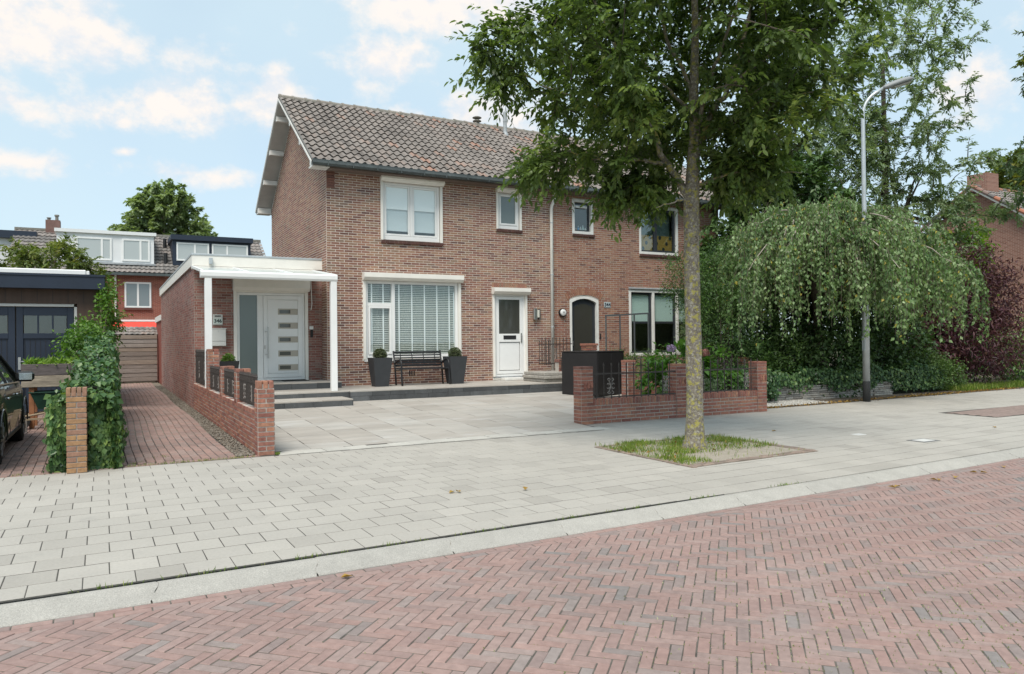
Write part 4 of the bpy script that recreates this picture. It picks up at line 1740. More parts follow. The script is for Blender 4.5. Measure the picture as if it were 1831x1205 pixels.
x0, x1, z0, z1 = 2.66, 4.43, .59, 2.83
f = MB()
f.bbox(x0, x0 + .075, YA - .03, YA + .1, z0, z1, .004)
f.bbox(x1 - .075, x1, YA - .03, YA + .1, z0, z1, .004)
f.bbox(x0 + .076, x1 - .076, YA - .029, YA + .1, z1 - .07, z1, .004)
dr = f.build('door', cream_pvc, AX)
dr['label'] = 'white front door with five slot panes and a tall side light'
g = MB()
rect_frame(g, 2.74, 4.35, z0 + .02, z1 - .072, .06, YA + .02, YA + .1)
g.bbox(3.21, 3.345, YA + .018, YA + .1, z0 + .082, z1 - .134, .004)
g.build('frame', white_pvc, dr)
pane(dr, 2.80, 3.21, z0 + .08, z1 - .13, YA + .05, glass_frost, 'side_light')
lf = MB()
rect_frame(lf, 3.35, 4.285, z0 + .085, z1 - .137, .1, YA + .004, YA + .085, .1)
lf.bbox(3.452, 4.183, YA + .016, YA + .08, z0 + .188, z1 - .24, .006)
leaf = lf.build('leaf', white_pvc, dr)
taupe = mat('taupe_inlay', (.42, .38, .32), .35, metal=.3)
for i in range(5):
    zc = 2.30 - i * .345
    MB().bbox(3.70, 4.18, YA + .008, YA + .0155, zc - .075, zc + .075, .002).build('inlay', taupe, leaf)
    MB().bbox(3.735, 4.0, YA + .003, YA + .0075, zc - .045, zc + .045, .001).build('slot_pane', glass_smoke, leaf)
MB().tube([(3.45, YA - .06, 1.15), (3.45, YA - .06, 1.92)], .016, 10).bar((3.39, YA - .06, 1.81), (3.45, YA - .06, 1.81), .018).bar((3.39, YA - .06, 1.25), (3.45, YA - .06, 1.25), .018).bar((3.39, YA - .06, 1.81), (3.39, YA + .006, 1.81), .018).bar((3.39, YA - .06, 1.25), (3.39, YA + .006, 1.25), .018).build('handle', steel, leaf)
MB().bbox(3.365, 3.4, YA - .012, YA + .0035, 1.38, 1.47, .004).build('lock', steel, leaf)
roller(dr, x0 - .02, x1 + .02, 2.80, 3.08, YA, .2)
MB().bbox(3.75, 4.35, YA - .45, YA - .1, .592, .605, .004).build('door_mat', mat('door_mat', (.03, .03, .03), .95), dr)
MB().box(3.35, 4.3, YA + .9, YA + .95, .6, 3.0).build('hall_wall', dark_room, AX)

# canopy
cb = MB()
cb.prism([(16.74, 2.90), (16.72, 2.94), (16.72, 3.02), (16.76, 3.055), (16.88, 3.06), (16.9, 3.03), (16.9, 2.92), (16.86, 2.90)], 'x', 1.70, 4.57)
can = part_empty('canopy', AX, (3, 17, 2.9))
can['label'] = 'white canopy with translucent roof on two posts'
cb.build('front_beam', white_pvc, can)
for px in (1.78, 4.42):
    MB().bbox(px, px + .14, 16.74, 16.86, .43, 2.9, .006).build('post', white_pvc, can)
MB().box(1.72, 4.55, YA - .085, YA - .062, 3.27, 3.35).build('wall_rail', cream_pvc, can)
for px in (1.72, 2.62, 3.56, 4.51):
    MB().bar((px + .025, 16.86, 3.05), (px + .025, YA - .09, 3.325), .05, .055).build('rafter', white_pvc, can)
for a, b in ((1.775, 2.615), (2.675, 3.555), (3.615, 4.505)):
    MB().add([(a, 16.9, 3.05), (b, 16.9, 3.05), (b, YA - .09, 3.322), (a, YA - .09, 3.322)], [(0, 1, 2, 3)]).build('roof_panel', glass_roof, can)
MB().tube([(4.50, YA - .04, 3.2), (4.51, YA - .05, 2.8), (4.52, YA - .05, 2.5), (4.50, YA - .04, 2.35)], .010, 8).build('cable', white_pvc, AX)

# things on the annex front wall
mbx = thing('mailbox', 'pale grey metal mailbox on the dark brick wall left of the front door', 'mailbox', (2.3, YA, 1.47))
MB().bbox(2.13, 2.47, YA - .13, YA - .008, 1.58, 1.87, .008).bbox(2.13, 2.47, YA - .125, YA - .008, 1.47, 1.577, .006).build('body', mat('mailbox_grey', (.60, .60, .57), .4), mbx)
MB().bbox(2.12, 2.48, YA - .135, YA - .006, 1.872, 1.89, .004).build('lid', mat('mailbox_grey', (.60, .60, .57), .4), mbx)
MB().bbox(2.29, 2.31, YA - .136, YA - .131, 1.80, 1.83, .002).build('lock', steel, mbx)
ns = thing('house_number', 'grey number box reading 346 above the mailbox', 'number plate', (2.3, YA, 1.98))
MB().bbox(2.19, 2.41, YA - .05, YA - .008, 1.97, 2.22, .01).build('case', mat('number_grey', (.50, .51, .48), .4), ns)
MB().box(2.23, 2.37, YA - .053, YA - .049, 2.165, 2.19).build('display', plastic_black, ns)
MB().box(2.205, 2.395, YA - .052, YA - .0495, 2.0, 2.12).build('plate', mat('number_pale', (.52, .60, .55), .5), ns)
text('digits', '346', .115, (2.3, YA - .056, 2.06), plastic_black, ns, offset=.0015)
bell = thing('doorbell', 'white doorbell push with black camera unit right of the front door', 'doorbell', (4.5, YA, 1.7))
MB().bbox(4.46, 4.56, YA - .03, YA - .008, 1.86, 1.94, .006).build('push', white_pvc, bell)
MB().bbox(4.485, 4.55, YA - .035, YA - .008, 1.66, 1.85, .008).build('camera_unit', plastic_black, bell)


# ------------------------------------------------------------------ garden walls
def box_bricks(P, x0, x1, y0, y1, z0, z1, faces='fl', pitch=(.222, .066), joint=.014, mm=None, **kw):
    if 'f' in faces:
        lay_bricks(P, (x0, y0, 0), (1, 0, 0), (0, 1, 0), x1 - x0, z0, z1, pitch=pitch, joint=joint, uneven=.0025, proud=.0035, **kw)
    if 'l' in faces:
        lay_bricks(P, (x0, y1, 0), (0, -1, 0), (1, 0, 0), y1 - y0, z0, z1, pitch=pitch, joint=joint, uneven=.0025, proud=.0035, **kw)
    if 'r' in faces:
        lay_bricks(P, (x1, y0, 0), (0, 1, 0), (-1, 0, 0), y1 - y0, z0, z1, pitch=pitch, joint=joint, uneven=.0025, proud=.0035, **kw)
    if 'b' in faces:
        lay_bricks(P, (x1, y1, 0), (-1, 0, 0), (0, -1, 0), x1 - x0, z0, z1, pitch=pitch, joint=joint, uneven=.0025, proud=.0035, **kw)


def soldier_row(P, x0, x1, y0, y1, z0, z1, along='x', gap=.012, w=.056):
    L_ = (x1 - x0) if along == 'x' else (y1 - y0)
    n = max(1, int(round(L_ / (w + gap))))
    pw = L_ / n
    dep = (y1 - y0) if along == 'x' else (x1 - x0)
    key = ('sol', round(pw, 4), round(dep, 3), round(z1 - z0, 3))
    P.proto(key, lambda: chamfer_box(-(pw - gap) / 2, (pw - gap) / 2, -dep / 2, dep / 2, -(z1 - z0) / 2, (z1 - z0) / 2, .004))
    for i in range(n):
        s = (i + .5) * pw
        a = rng.normal(0, .012)
        if along == 'x':
            c = (x0 + s, (y0 + y1) / 2, (z0 + z1) / 2 + rng.normal(0, .0015))
            P.put(key, m4(((1, 0, a), (0, 1, 0), (-a, 0, 1)), c), rng.random())
        else:
            c = ((x0 + x1) / 2, y0 + s, (z0 + z1) / 2 + rng.normal(0, .0015))
            P.put(key, m4(((0, 1, a), (-1, 0, 0), (0, -a, 1)), c), rng.random())


BAL = {}


def railing(parent, p, q, z0, z1, zr, n, scrolls=()):
    """spiked bars between two points, rails at z0 and zr"""
    p, q = np.array(p, float), np.array(q, float)
    d = (q - p) / np.linalg.norm(q - p)
    r = part_empty('railing', parent, (*p, z0))
    b = MB()
    b.bar((*p, z0 + .03), (*q, z0 + .03), .012, .022)
    b.bar((*p, zr), (*q, zr), .014, .026)
    b.build('rail', black_iron, r)
    key = round(z1 - z0, 3)
    if key not in BAL:
        h = z1 - z0
        m = MB()
        m.tube([(0, 0, 0), (0, 0, h - .07), (0, 0, h - .055), (0, 0, h - .045), (0, 0, h)], [.0105, .0105, .017, .014, .001], 6)
        BAL[key] = m.mesh('baluster')
        BAL[key].materials.append(black_iron)
    for i in range(n):
        c = p + (q - p) * (i + .5) / n
        o = bpy.data.objects.new('baluster', BAL[key])
        COL.objects.link(o)
        o.parent = r
        o.location = (c[0] - p[0], c[1] - p[1], 0)
    zc = (z0 + zr) / 2
    hh = (zr - z0) * .36
    for s in scrolls:
        c = p + (q - p) * s
        m = MB()
        for sx in (-1, 1):
            for sz in (-1, 1):
                pts = []
                for k in range(22):
                    t_ = k / 21
                    if t_ < .5:
                        u = t_ / .5
                        lx = sx * (.008 + .06 * u * u)
                        lz = sz * (.0 + hh * .75 * math.sin(u * 1.2))
                    else:
                        u = (t_ - .5) / .5
                        a = u * 4.4
                        rr = .036 * (1 - .72 * u)
                        lx = sx * (.068 + .0 - .036 + rr * math.cos(a))
                        lz = sz * (hh * .70 + rr * math.sin(a))
                    pts.append((c[0] + d[0] * lx, c[1] + d[1] * lx, zc + lz))
                m.tube(pts, .008, 5)
                pts = []
                for k in range(12):
                    a = k / 11 * 4.2
                    rr = .03 * (1 - .06 * k)
                    pts.append((c[0] + d[0] * sx * (.05 + rr * math.cos(a)), c[1] + d[1] * sx * (.05 + rr * math.cos(a)), zc + sz * (.028 + rr * math.sin(a))))
                m.tube(pts, .007, 5)
        m.build('scroll', mat('scroll_iron', (.26, .23, .21), .55, metal=.3, noise=(30, .3)), r)
    return r


def garden_wall_left():
    t = thing('garden_wall', 'low red brick wall with piers and railings along the driveway', 'wall', (1.85, 10.45, 0))
    P = Pieces()
    X0, X1 = 1.755, 1.975
    c = MB()
    c.box(X0 + .008, X1 - .008, 10.67, 18.98, -.1, .60)
    c.box(X0 + .002, X1 - .002, 10.442, 10.66, -.1, .90)
    core = c.build('wall', mortar_grey, t)
    # wall body, front pier
    lay_bricks(P, (X0 + .008, 18.98, 0), (0, -1, 0), (1, 0, 0), 8.30, -.066, .528, pitch=(.222, .066), joint=.016, uneven=.003, proud=.0035)
    lay_bricks(P, (X1 - .008, 10.67, 0), (0, 1, 0), (-1, 0, 0), 5.0, 0, .528, pitch=(.222, .066), joint=.016, uneven=.003, proud=.0035)
    soldier_row(P, X0, X1, 10.68, 18.98, .53, .60, 'y', .012, .1)
    piers = [(10.44, .90, True), (12.3, 1.06, False), (14.03, 1.06, False), (16.1, 1.36, False)]
    for (y, h, first) in piers:
        if not first:
            MB().box(X0 + .002, X1 - .002, y + .002, y + .22, .6, h - .002).build('pier_core', mortar_grey, core)
        zb = 0 if first else .594
        box_bricks(P, X0, X1, y, y + .222, zb, h, 'flrb', pitch=(.222, .066), joint=.016)
        if first:
            # top: three bricks on end with gaps
            P.proto('end', lambda: chamfer_box(-.029, .029, -.105, .105, -.052, .052, .005))
            for k in range(3):
                P.put('end', m4(((1, 0, .01 * (k - 1)), (0, 1, 0), (0, 0, 1)), (X0 + .035 + k * .075, y + .11, h + .052)), rng.random())
            MB().box(X0 + .012, X1 - .02, y + .02, y + .2, h - .01, h + .06).build('mortar_bed', mortar_grey, core)
        else:
            soldier_row(P, X0 - .004, X1 + .004, y - .004, y + .226, h, h + .056, 'x', .012, .1)
    P.emit('brick', brick_garden, core)
    xm = 1.80
    railing(t, (xm, 10.68), (xm, 12.29), .63, 1.10, .96, 14, (.3, .7))
    railing(t, (xm, 12.54), (xm, 14.02), .63, 1.10, .96, 13, (.3, .7))
    railing(t, (xm, 14.27), (xm, 16.09), .63, 1.10, .96, 15, (.3, .7))
    railing(t, (xm, 16.34), (xm, 18.9), .63, 1.40, 1.26, 18, (.3, .7))
    return t


garden_wall_left()


def garden_wall_front():
    t = thing('garden_wall', 'low red brick front wall with three piers beside the pavement behind the tree', 'wall', (9.6, 11.2, 0))
    P = Pieces()
    Y0, Y1 = 11.15, 11.37
    c = MB()
    c.box(7.41, 12.0, Y0 + .009, Y1 - .009, -.1, .44)
    core = c.build('wall', mortar_grey, t)
    lay_bricks(P, (7.4, Y0 + .008, 0), (1, 0, 0), (0, 1, 0), 4.6, 0, .33, pitch=(.222, .066), joint=.016, uneven=.003, proud=.0035)
    lay_bricks(P, (12.0, Y1 - .008, 0), (-1, 0, 0), (0, -1, 0), 4.6, 0, .33, pitch=(.222, .066), joint=.016, uneven=.003, proud=.0035)
    soldier_row(P, 7.66, 9.59, Y0 - .002, Y1, .335, .445, 'x', .012, .056)
    soldier_row(P, 9.84, 11.74, Y0 - .002, Y1, .335, .445, 'x', .012, .056)
    for x in (7.40, 9.59, 11.74):
        MB().box(x + .002, x + .253, Y0 - .010, Y1 + .010, -.1, .99).build('pier_core', mortar_grey, core)
        box_bricks(P, x, x + .255, Y0 - .012, Y1 + .012, 0, .99, 'flrb', pitch=(.255, .066), joint=.012)
        P.proto('cap', lambda: chamfer_box(-.132, .132, -.126, .126, -.024, .024, .004))
        P.put('cap', m4(((1, 0, 0), (0, 1, 0), (0, 0, 1)), (x + .1275, (Y0 + Y1) / 2, 1.016)), rng.random())
        P.proto('so', lambda: chamfer_box(-.025, .025, -.006, .02, -.05, .05, .003))
        for k in range(3):
            P.put('so', m4(((1, 0, 0), (0, 1, 0), (0, 0, 1)), (x + .085 + .07 * k, Y0 - .022, .70)), rng.random())
    P.emit('brick', brick_garden, core)
    ym = 11.17
    railing(t, (7.66, ym), (9.70, ym), .445, 1.11, .90, 12, (.2, .83))
    railing(t, (9.845, ym), (11.86, ym), .445, 1.11, .90, 11, (.2, .8))
    return t


garden_wall_front()


def garden_wall_inner():
    t = thing('garden_wall', 'second low brick wall with railing behind the hydrangea', 'wall', (12.5, 14.5, .12))
    P = Pieces()
    c = MB()
    c.box(10.4, 15.6, 13.61, 13.79, -.1, .52)
    core = c.build('wall', mortar_grey, t)
    lay_bricks(P, (10.4, 13.605, 0), (1, 0, 0), (0, 1, 0), 5.2, 0, .462, pitch=(.222, .066), joint=.016, uneven=.003, proud=.0035)
    soldier_row(P, 10.4, 15.6, 13.59, 13.81, .464, .53, 'x', .012, .1)
    for x in (10.28, 11.95, 13.9):
        MB().box(x + .002, x + .22, 13.582, 13.813, -.1, 1.0).build('pier_core', mortar_grey, core)
        box_bricks(P, x, x + .222, 13.58, 13.815, 0, 1.0, 'flr', pitch=(.222, .066), joint=.016)
        P.proto('cap', lambda: chamfer_box(-.118, .118, -.12, .12, -.025, .025, .004))
        P.put('cap', m4(((1, 0, 0), (0, 1, 0), (0, 0, 1)), (x + .111, 13.70, 1.026)), rng.random())
    P.emit('brick', brick_garden, core)
    railing(t, (10.51, 13.68), (11.94, 13.68), .53, 1.12, .93, 10, (.3, .7))
    railing(t, (12.18, 13.68), (13.89, 13.68), .53, 1.12, .93, 12, (.3, .7))
    railing(t, (14.13, 13.68), (15.6, 13.68), .53, 1.12, .93, 10, (.5,))
    return t


garden_wall_inner()


def stoop():
    """neighbour's stoop: concrete slabs, small brick parapet with railing"""
    t = thing('stone_step', 'stack of rough concrete slabs at the terrace end below the small railing', 'step', (10.4, 17, .43))
    for k, (a, b, y0, y1) in enumerate(((10.00, 11.5, 16.75, 17.9), (9.97, 11.5, 16.7, 17.9), (10.02, 11.5, 16.78, 17.9))):
        MB().bbox(a, b, y0, y1, .43 + k * .085, .43 + k * .085 + .08, .012).build('slab', mat('rough_concrete', (.34, .32, .285), .95, noise=[(14, .25), (70, .2)], bump=(40, .9, .012)), t)
    p = thing('stoop_wall', 'small brick stoop parapet with iron railing before the dark arched door', 'wall', (11.0, 17.2, .68))
    P = Pieces()
    c = MB()
    c.box(10.72, 11.95, 17.22, 17.4, .6, .99)
    c.box(11.62, 11.95, 17.2, 17.42, .6, 1.38)
    core = c.build('wall', mortar_grey, p)
    lay_bricks(P, (10.72, 17.21, 0), (1, 0, 0), (0, 1, 0), .9, .66, .92, pitch=(.222, .066), joint=.016, uneven=.003, proud=.0035)
    soldier_row(P, 10.7, 11.61, 17.2, 17.42, .925, 1.0, 'x', .012, .056)
    box_bricks(P, 11.60, 11.97, 17.18, 17.44, .66, 1.36, 'fl', pitch=(.222, .066), joint=.016)
    P.proto('cap', lambda: chamfer_box(-.21, .21, -.15, .15, -.03, .03, .006))
    P.put('cap', m4(((1, 0, 0), (0, 1, 0), (0, 0, 1)), (11.785, 17.31, 1.395)), .4)
    P.emit('brick', brick_garden, core)
    railing(p, (10.7, 17.14), (11.6, 17.14), .70, 1.08, .98, 8, ())
    railing(p, (10.55, 17.9), (11.6, 17.9), .85, 1.62, 1.42, 9, (.5,))
    railing(p, (10.5, 17.2), (10.5, 17.9), .85, 1.55, 1.42, 6, ())
    return t


stoop()
tl = thing('trellis_frame', 'empty grey metal trellis frame standing before the brick wall by the dark window', 'trellis', (12.9, 17, .5))
for x in (12.14, 12.62, 13.12, 13.62):
    MB().box(x - .016, x + .016, 16.985, 17.015, .3, 2.18 + .05 * (x - 12.14)).build('upright', mat('trellis_grey', (.09, .10, .105), .5), tl)
MB().bar((12.12, 17, 2.19), (13.65, 17, 2.27), .04, .045).build('top_rail', mat('trellis_grey', (.09, .10, .105), .5), tl)
MB().bar((12.12, 17, 1.0), (13.65, 17, 1.0), .03, .03).build('bottom_rail', mat('trellis_grey', (.09, .10, .105), .5), tl)


# ------------------------------------------------------------------ bench, planters, cabinet
def bench():
    t = thing('park_bench', 'black metal slatted bench under the large white window', 'bench', (7.05, 17.9, .426))
    z0 = .426
    xa, xb = 6.42, 7.68
    for i in range(7):
        y = 17.66 + i * .068
        MB().bbox(xa, xb, y, y + .052, z0 + .395 + .004 * abs(i - 3), z0 + .42 + .004 * abs(i - 3), .003).build('seat_slat', black_paint, t)
    for i in range(6):
        z = z0 + .47 + i * .066
        y = 18.13 + i * .018
        MB().bbox(xa, xb, y, y + .016, z, z + (.054 if i in (0, 1, 2, 5) else .036), .003).build('back_slat', black_paint, t)
    for k in range(4):
        x = xa + .16 + k * (xb - xa - .32) / 3
        MB().bar((x, 18.14, z0 + .48), (x, 18.245, z0 + .85), .02, .012).build('back_strap', black_paint, t)
    for x in (xa - .012, xb + .012):
        MB().tube([(x, 18.06, z0), (x, 18.09, z0 + .2), (x, 18.13, z0 + .42), (x, 18.25, z0 + .86)], .024, 8).build('leg', black_paint, t, smooth=True)
        MB().tube([(x, 17.60, z0), (x, 17.645, z0 + .2), (x, 17.66, z0 + .40), (x, 17.655, z0 + .52), (x, 17.68, z0 + .60), (x, 17.74, z0 + .645), (x, 17.82, z0 + .65), (x, 17.95, z0 + .62), (x, 18.05, z0 + .57), (x, 18.15, z0 + .55)], .024, 8).build('leg', black_paint, t, smooth=True)
        MB().bar((x, 17.66, z0 + .38), (x, 18.12, z0 + .38), .03, .02).build('seat_bearer', black_paint, t)


bench()


def leaf_arrays(P, D, N, L, W, fold=.25):
    """folded leaf: base, two side points, tip -> two quads as tris"""
    P, D, N = (np.asarray(a, float) for a in (P, D, N))
    D = D / np.maximum(np.linalg.norm(D, axis=1, keepdims=True), 1e-6)
    S = np.cross(D, N)
    S /= np.maximum(np.linalg.norm(S, axis=1, keepdims=True), 1e-6)
    U = np.cross(S, D)
    L = np.asarray(L).reshape(-1, 1)
    W = np.asarray(W).reshape(-1, 1)
    b = P
    m1 = P + D * L * .42 - S * W / 2 + U * W * fold
    m2 = P + D * L * .42 + S * W / 2 + U * W * fold
    tp = P + D * L - U * L * .12
    n = len(P)
    V = np.stack([b, m1, tp, m2], 1).reshape(-1, 3)
    i = np.arange(n)[:, None] * 4
    F = np.concatenate([i + np.array([0, 3, 2]), i + np.array([0, 2, 1])], 1).reshape(-1, 3)
    return V, F


def leaves(name, parent, P, D, N, L, W, m, tint=None, fold=.25):
    n = len(P)
    V, F = leaf_arrays(P, D, N, L, W, fold)
    t = rng.random(n) if tint is None else np.asarray(tint)
    me = np_mesh(name, V, F, np.repeat(t, 4))
    return link(name, me, m, parent)


def rdir(n):
    v = rng.normal(size=(n, 3))
    return v / np.linalg.norm(v, axis=1, keepdims=True)


def clumps(ells, nclump, per, spread, rim=.55, up=.0):
    """leaf positions gathered in clumps through ellipsoids; returns points and outward dirs"""
    vol = np.array([e[1][0] * e[1][1] * e[1][2] for e in ells]) ** .8
    pr = vol / vol.sum()
    k = rng.choice(len(ells), nclump, p=pr)
    C = np.array([e[0] for e in ells])[k]
    Rr = np.array([e[1] for e in ells])[k]
    d = rdir(nclump)
    d[:, 2] = np.where(rng.random(nclump) < up, abs(d[:, 2]), d[:, 2])
    r = rng.uniform(rim ** 3, 1, nclump) ** (1 / 3)
    cc = C + d * Rr * r[:, None]
    pts = np.repeat(cc, per, 0) + rng.normal(size=(nclump * per, 3)) * spread
    out = np.repeat(d, per, 0)
    tone = np.repeat(rng.normal(0, .17, nclump), per)
    return pts, out, tone


def bush(name, label, cat, ells, nclump, per, spread, L, W, m, base, rim=.5, droop=.3, stems=6, bark=None, group=None, zmin=.0, leafname='crown', tbase=.5):
    t = thing(name, label, cat, base, group=group)
    p, o, tone = clumps(ells, nclump, per, spread, rim)
    ok = p[:, 2] > zmin
    p, o, tone = p[ok], o[ok], tone[ok]
    n = len(p)
    d = o * .6 + rdir(n) * .9
    d[:, 2] -= droop
    nn = o * .5 + rdir(n) * .7 + np.array([0, 0, .8])
    s = rng.uniform(.65, 1.25, n)
    tn = np.clip(tbase + tone + rng.normal(0, .16, n), .02, .98)
    leaves(leafname, t, p, d, nn, L * s, W * s, m, tn)
    b = MB()
    for k in range(stems):
        e = ells[int(rng.integers(len(ells)))]
        c = np.array(e[0]) + rdir(1)[0] * np.array(e[1]) * .6
        q = np.array(base) + np.array([*rng.normal(0, .06, 2), 0])
        mid = (q + c) / 2 + rng.normal(0, .08, 3)
        r0 = .012 + .012 * np.linalg.norm(c - q) * .5
        b.tube([q - np.array([0, 0, .05]), mid, c], [r0, r0 * .7, r0 * .25], 5)
    b.build('trunk' if cat == 'tree' else 'stems', bark or bark_brown, t)
    return t


leaf_box = leaf_mat('leaf_box', [(.035, .052, .022), (.06, .085, .032), (.10, .125, .05), (.14, .16, .075)], .2)


def pot_with_ball(x, y, label):
    z0 = .426
    t = thing('planter', label, 'planter', (x, y, z0), group='tall planters beside the bench')
    b, tp, h = .165, .245, .71
    m = MB()
    ring = lambda s, z: [(x - s, y - s, z), (x + s, y - s, z), (x + s, y + s, z), (x - s, y + s, z)]
    vs = ring(b, z0) + ring(tp, z0 + h) + ring(tp - .03, z0 + h) + ring(tp - .05, z0 + h - .06)
    fs = [(3, 2, 1, 0)]
    for k in range(3):
        fs += [(4 * k + i, 4 * k + (i + 1) % 4, 4 * k + 4 + (i + 1) % 4, 4 * k + 4 + i) for i in range(4)]
    fs.append((12, 13, 14, 15))
    m.add(vs, fs)
    m.build('pot', mat('pot_anthracite', (.040, .043, .047), .62, noise=(5, .1), bump=(90, .15, .003)), t)
    n = 1900
    d = rdir(n)
    c = np.array([x, y, z0 + h + .06])
    r = .165 * (1 - .25 * rng.random(n) ** 2)
    p = c + d * r[:, None]
    s = rng.uniform(.7, 1.2, n)
    leaves('boxwood_ball', t, p, d + rdir(n) * 1.1, rdir(n) + d, .026 * s, .018 * s, leaf_box)
    MB().lathe((x, y, z0 + h - .07), [(.02, 0), (.10, .04), (.13, .12), (.10, .21), (.02, .25)], 12).build('ball_core', mat('core_shade', (.02, .022, .012), .95), t)  # near-black solid core: shaded inside of the leaf ball as colour


pot_with_ball(5.93, 17.88, 'tall tapered dark planter with box ball, left of the bench')
pot_with_ball(7.92, 17.80, 'tall tapered dark planter with box ball, right of the bench')

# black storage cabinet on the patio
cab = thing('storage_cabinet', 'large black box cabinet standing on the patio behind the front wall pier', 'cabinet', (10.6, 15.4, .15), 0.337)
cw, cd, ch = 1.14, 1.09, 1.095
x0, y0 = -.40, -.41
cm = mat('cabinet_black', (.018, .016, .016), .5, noise=(3, .15))
MB().bbox(x0, x0 + cw, y0, y0 + cd, .02, ch - .03, .006).build('body', cm, cab, local=True)
MB().bbox(x0 - .012, x0 + cw + .012, y0 - .012, y0 + cd + .012, ch - .028, ch, .006).build('lid', cm, cab, local=True)
MB().bbox(x0 - .009, x0 - .001, y0 + .03, y0 + cd - .03, .06, ch - .06, .003).build('side_panel', cm, cab, local=True)
MB().bbox(x0 + .03, x0 + cw / 2 - .003, y0 - .012, y0 - .001, .06, ch - .05, .003).build('door', cm, cab, local=True)
MB().bbox(x0 + cw / 2 + .003, x0 + cw - .03, y0 - .012, y0 - .001, .06, ch - .05, .003).build('door', cm, cab, local=True)
for dx in (0.0, cw - .06):
    for dy in (0.0, cd - .06):
        MB().box(x0 + dx + .005, x0 + dx + .055, y0 + dy + .005, y0 + dy + .055, -.02, .019).build('foot', plastic_black, cab, local=True)

# pot on the wall railing by the door
hp = thing('window_box', 'black balcony planter with small green plant hung on the driveway railing', 'planter', (2.2, 16.9, .9))
MB().add([(2.06, 16.72, .94), (2.42, 16.72, .94), (2.42, 16.90, .94), (2.06, 16.90, .94), (2.03, 16.69, 1.15), (2.45, 16.69, 1.15), (2.45, 16.93, 1.15), (2.03, 16.93, 1.15)],
         [(0, 3, 2, 1), (4, 5, 6, 7), (0, 1, 5, 4), (1, 2, 6, 5), (2, 3, 7, 6), (3, 0, 4, 7)]).build('pot', plastic_black, hp)
leaf_bright = leaf_mat('leaf_bright', [(.05, .11, .02), (.09, .19, .03), (.15, .27, .05), (.22, .32, .07)], .35)
n = 420
d = rdir(n)
d[:, 2] = abs(d[:, 2])
leaves('foliage', hp, np.array([2.24, 16.81, 1.15]) + d * np.array([.13, .09, .15]) * rng.random((n, 1)) ** .4, d + rdir(n) * .7, rdir(n), .045 * np.ones(n), .022 * np.ones(n), leaf_bright)
MB().box(2.10, 2.13, 16.70, 16.9, .43, .94).box(2.34, 2.37, 16.70, 16.9, .43, .94).build('stand', plastic_black, hp)


# ------------------------------------------------------------------ left: pillar, garage, fence, car
def pillar():
    t = thing('brick_pillar', 'yellow and brown brick gate pillar at the end of the ivy hedge', 'pillar', (-.33, 10.3, 0))
    x0, x1, y0, y1 = -.442, -.22, 10.2, 10.422
    core = MB().box(x0 + .016, x1 - .016, y0 + .016, y1 - .016, -.1, .95).build('pillar_core', mortar_dark, t)
    P = Pieces()
    nr = 14
    for r_ in range(nr):
        z = .0 + (r_ + .5) * .0645
        if r_ % 2:
            P.proto('full', lambda: chamfer_box(-.104, .104, -.104, .104, -.0265, .0265, .004))
            P.put('full', m4(((1, 0, 0), (0, 1, 0), (0, 0, 1)), ((x0 + x1) / 2 + rng.normal(0, .002), (y0 + y1) / 2, z)), rng.random())
        else:
            P.proto('half', lambda: chamfer_box(-.0495, .0495, -.104, .104, -.0265, .0265, .004))
            for s in (-1, 1):
                P.put('half', m4(((1, 0, 0), (0, 1, 0), (0, 0, 1)), ((x0 + x1) / 2 + s * .0555, (y0 + y1) / 2 + rng.normal(0, .002), z)), rng.random())
    P.proto('end', lambda: chamfer_box(-.0235, .0235, -.105, .105, -.05, .05, .004))
    for k in range(4):
        P.put('end', m4(((1, 0, rng.normal(0, .01)), (0, 1, 0), (0, 0, 1)), (x0 + .028 + k * .0555, (y0 + y1) / 2, .958)), rng.random())
    P.emit('brick', brick_pillar, core)


pillar()


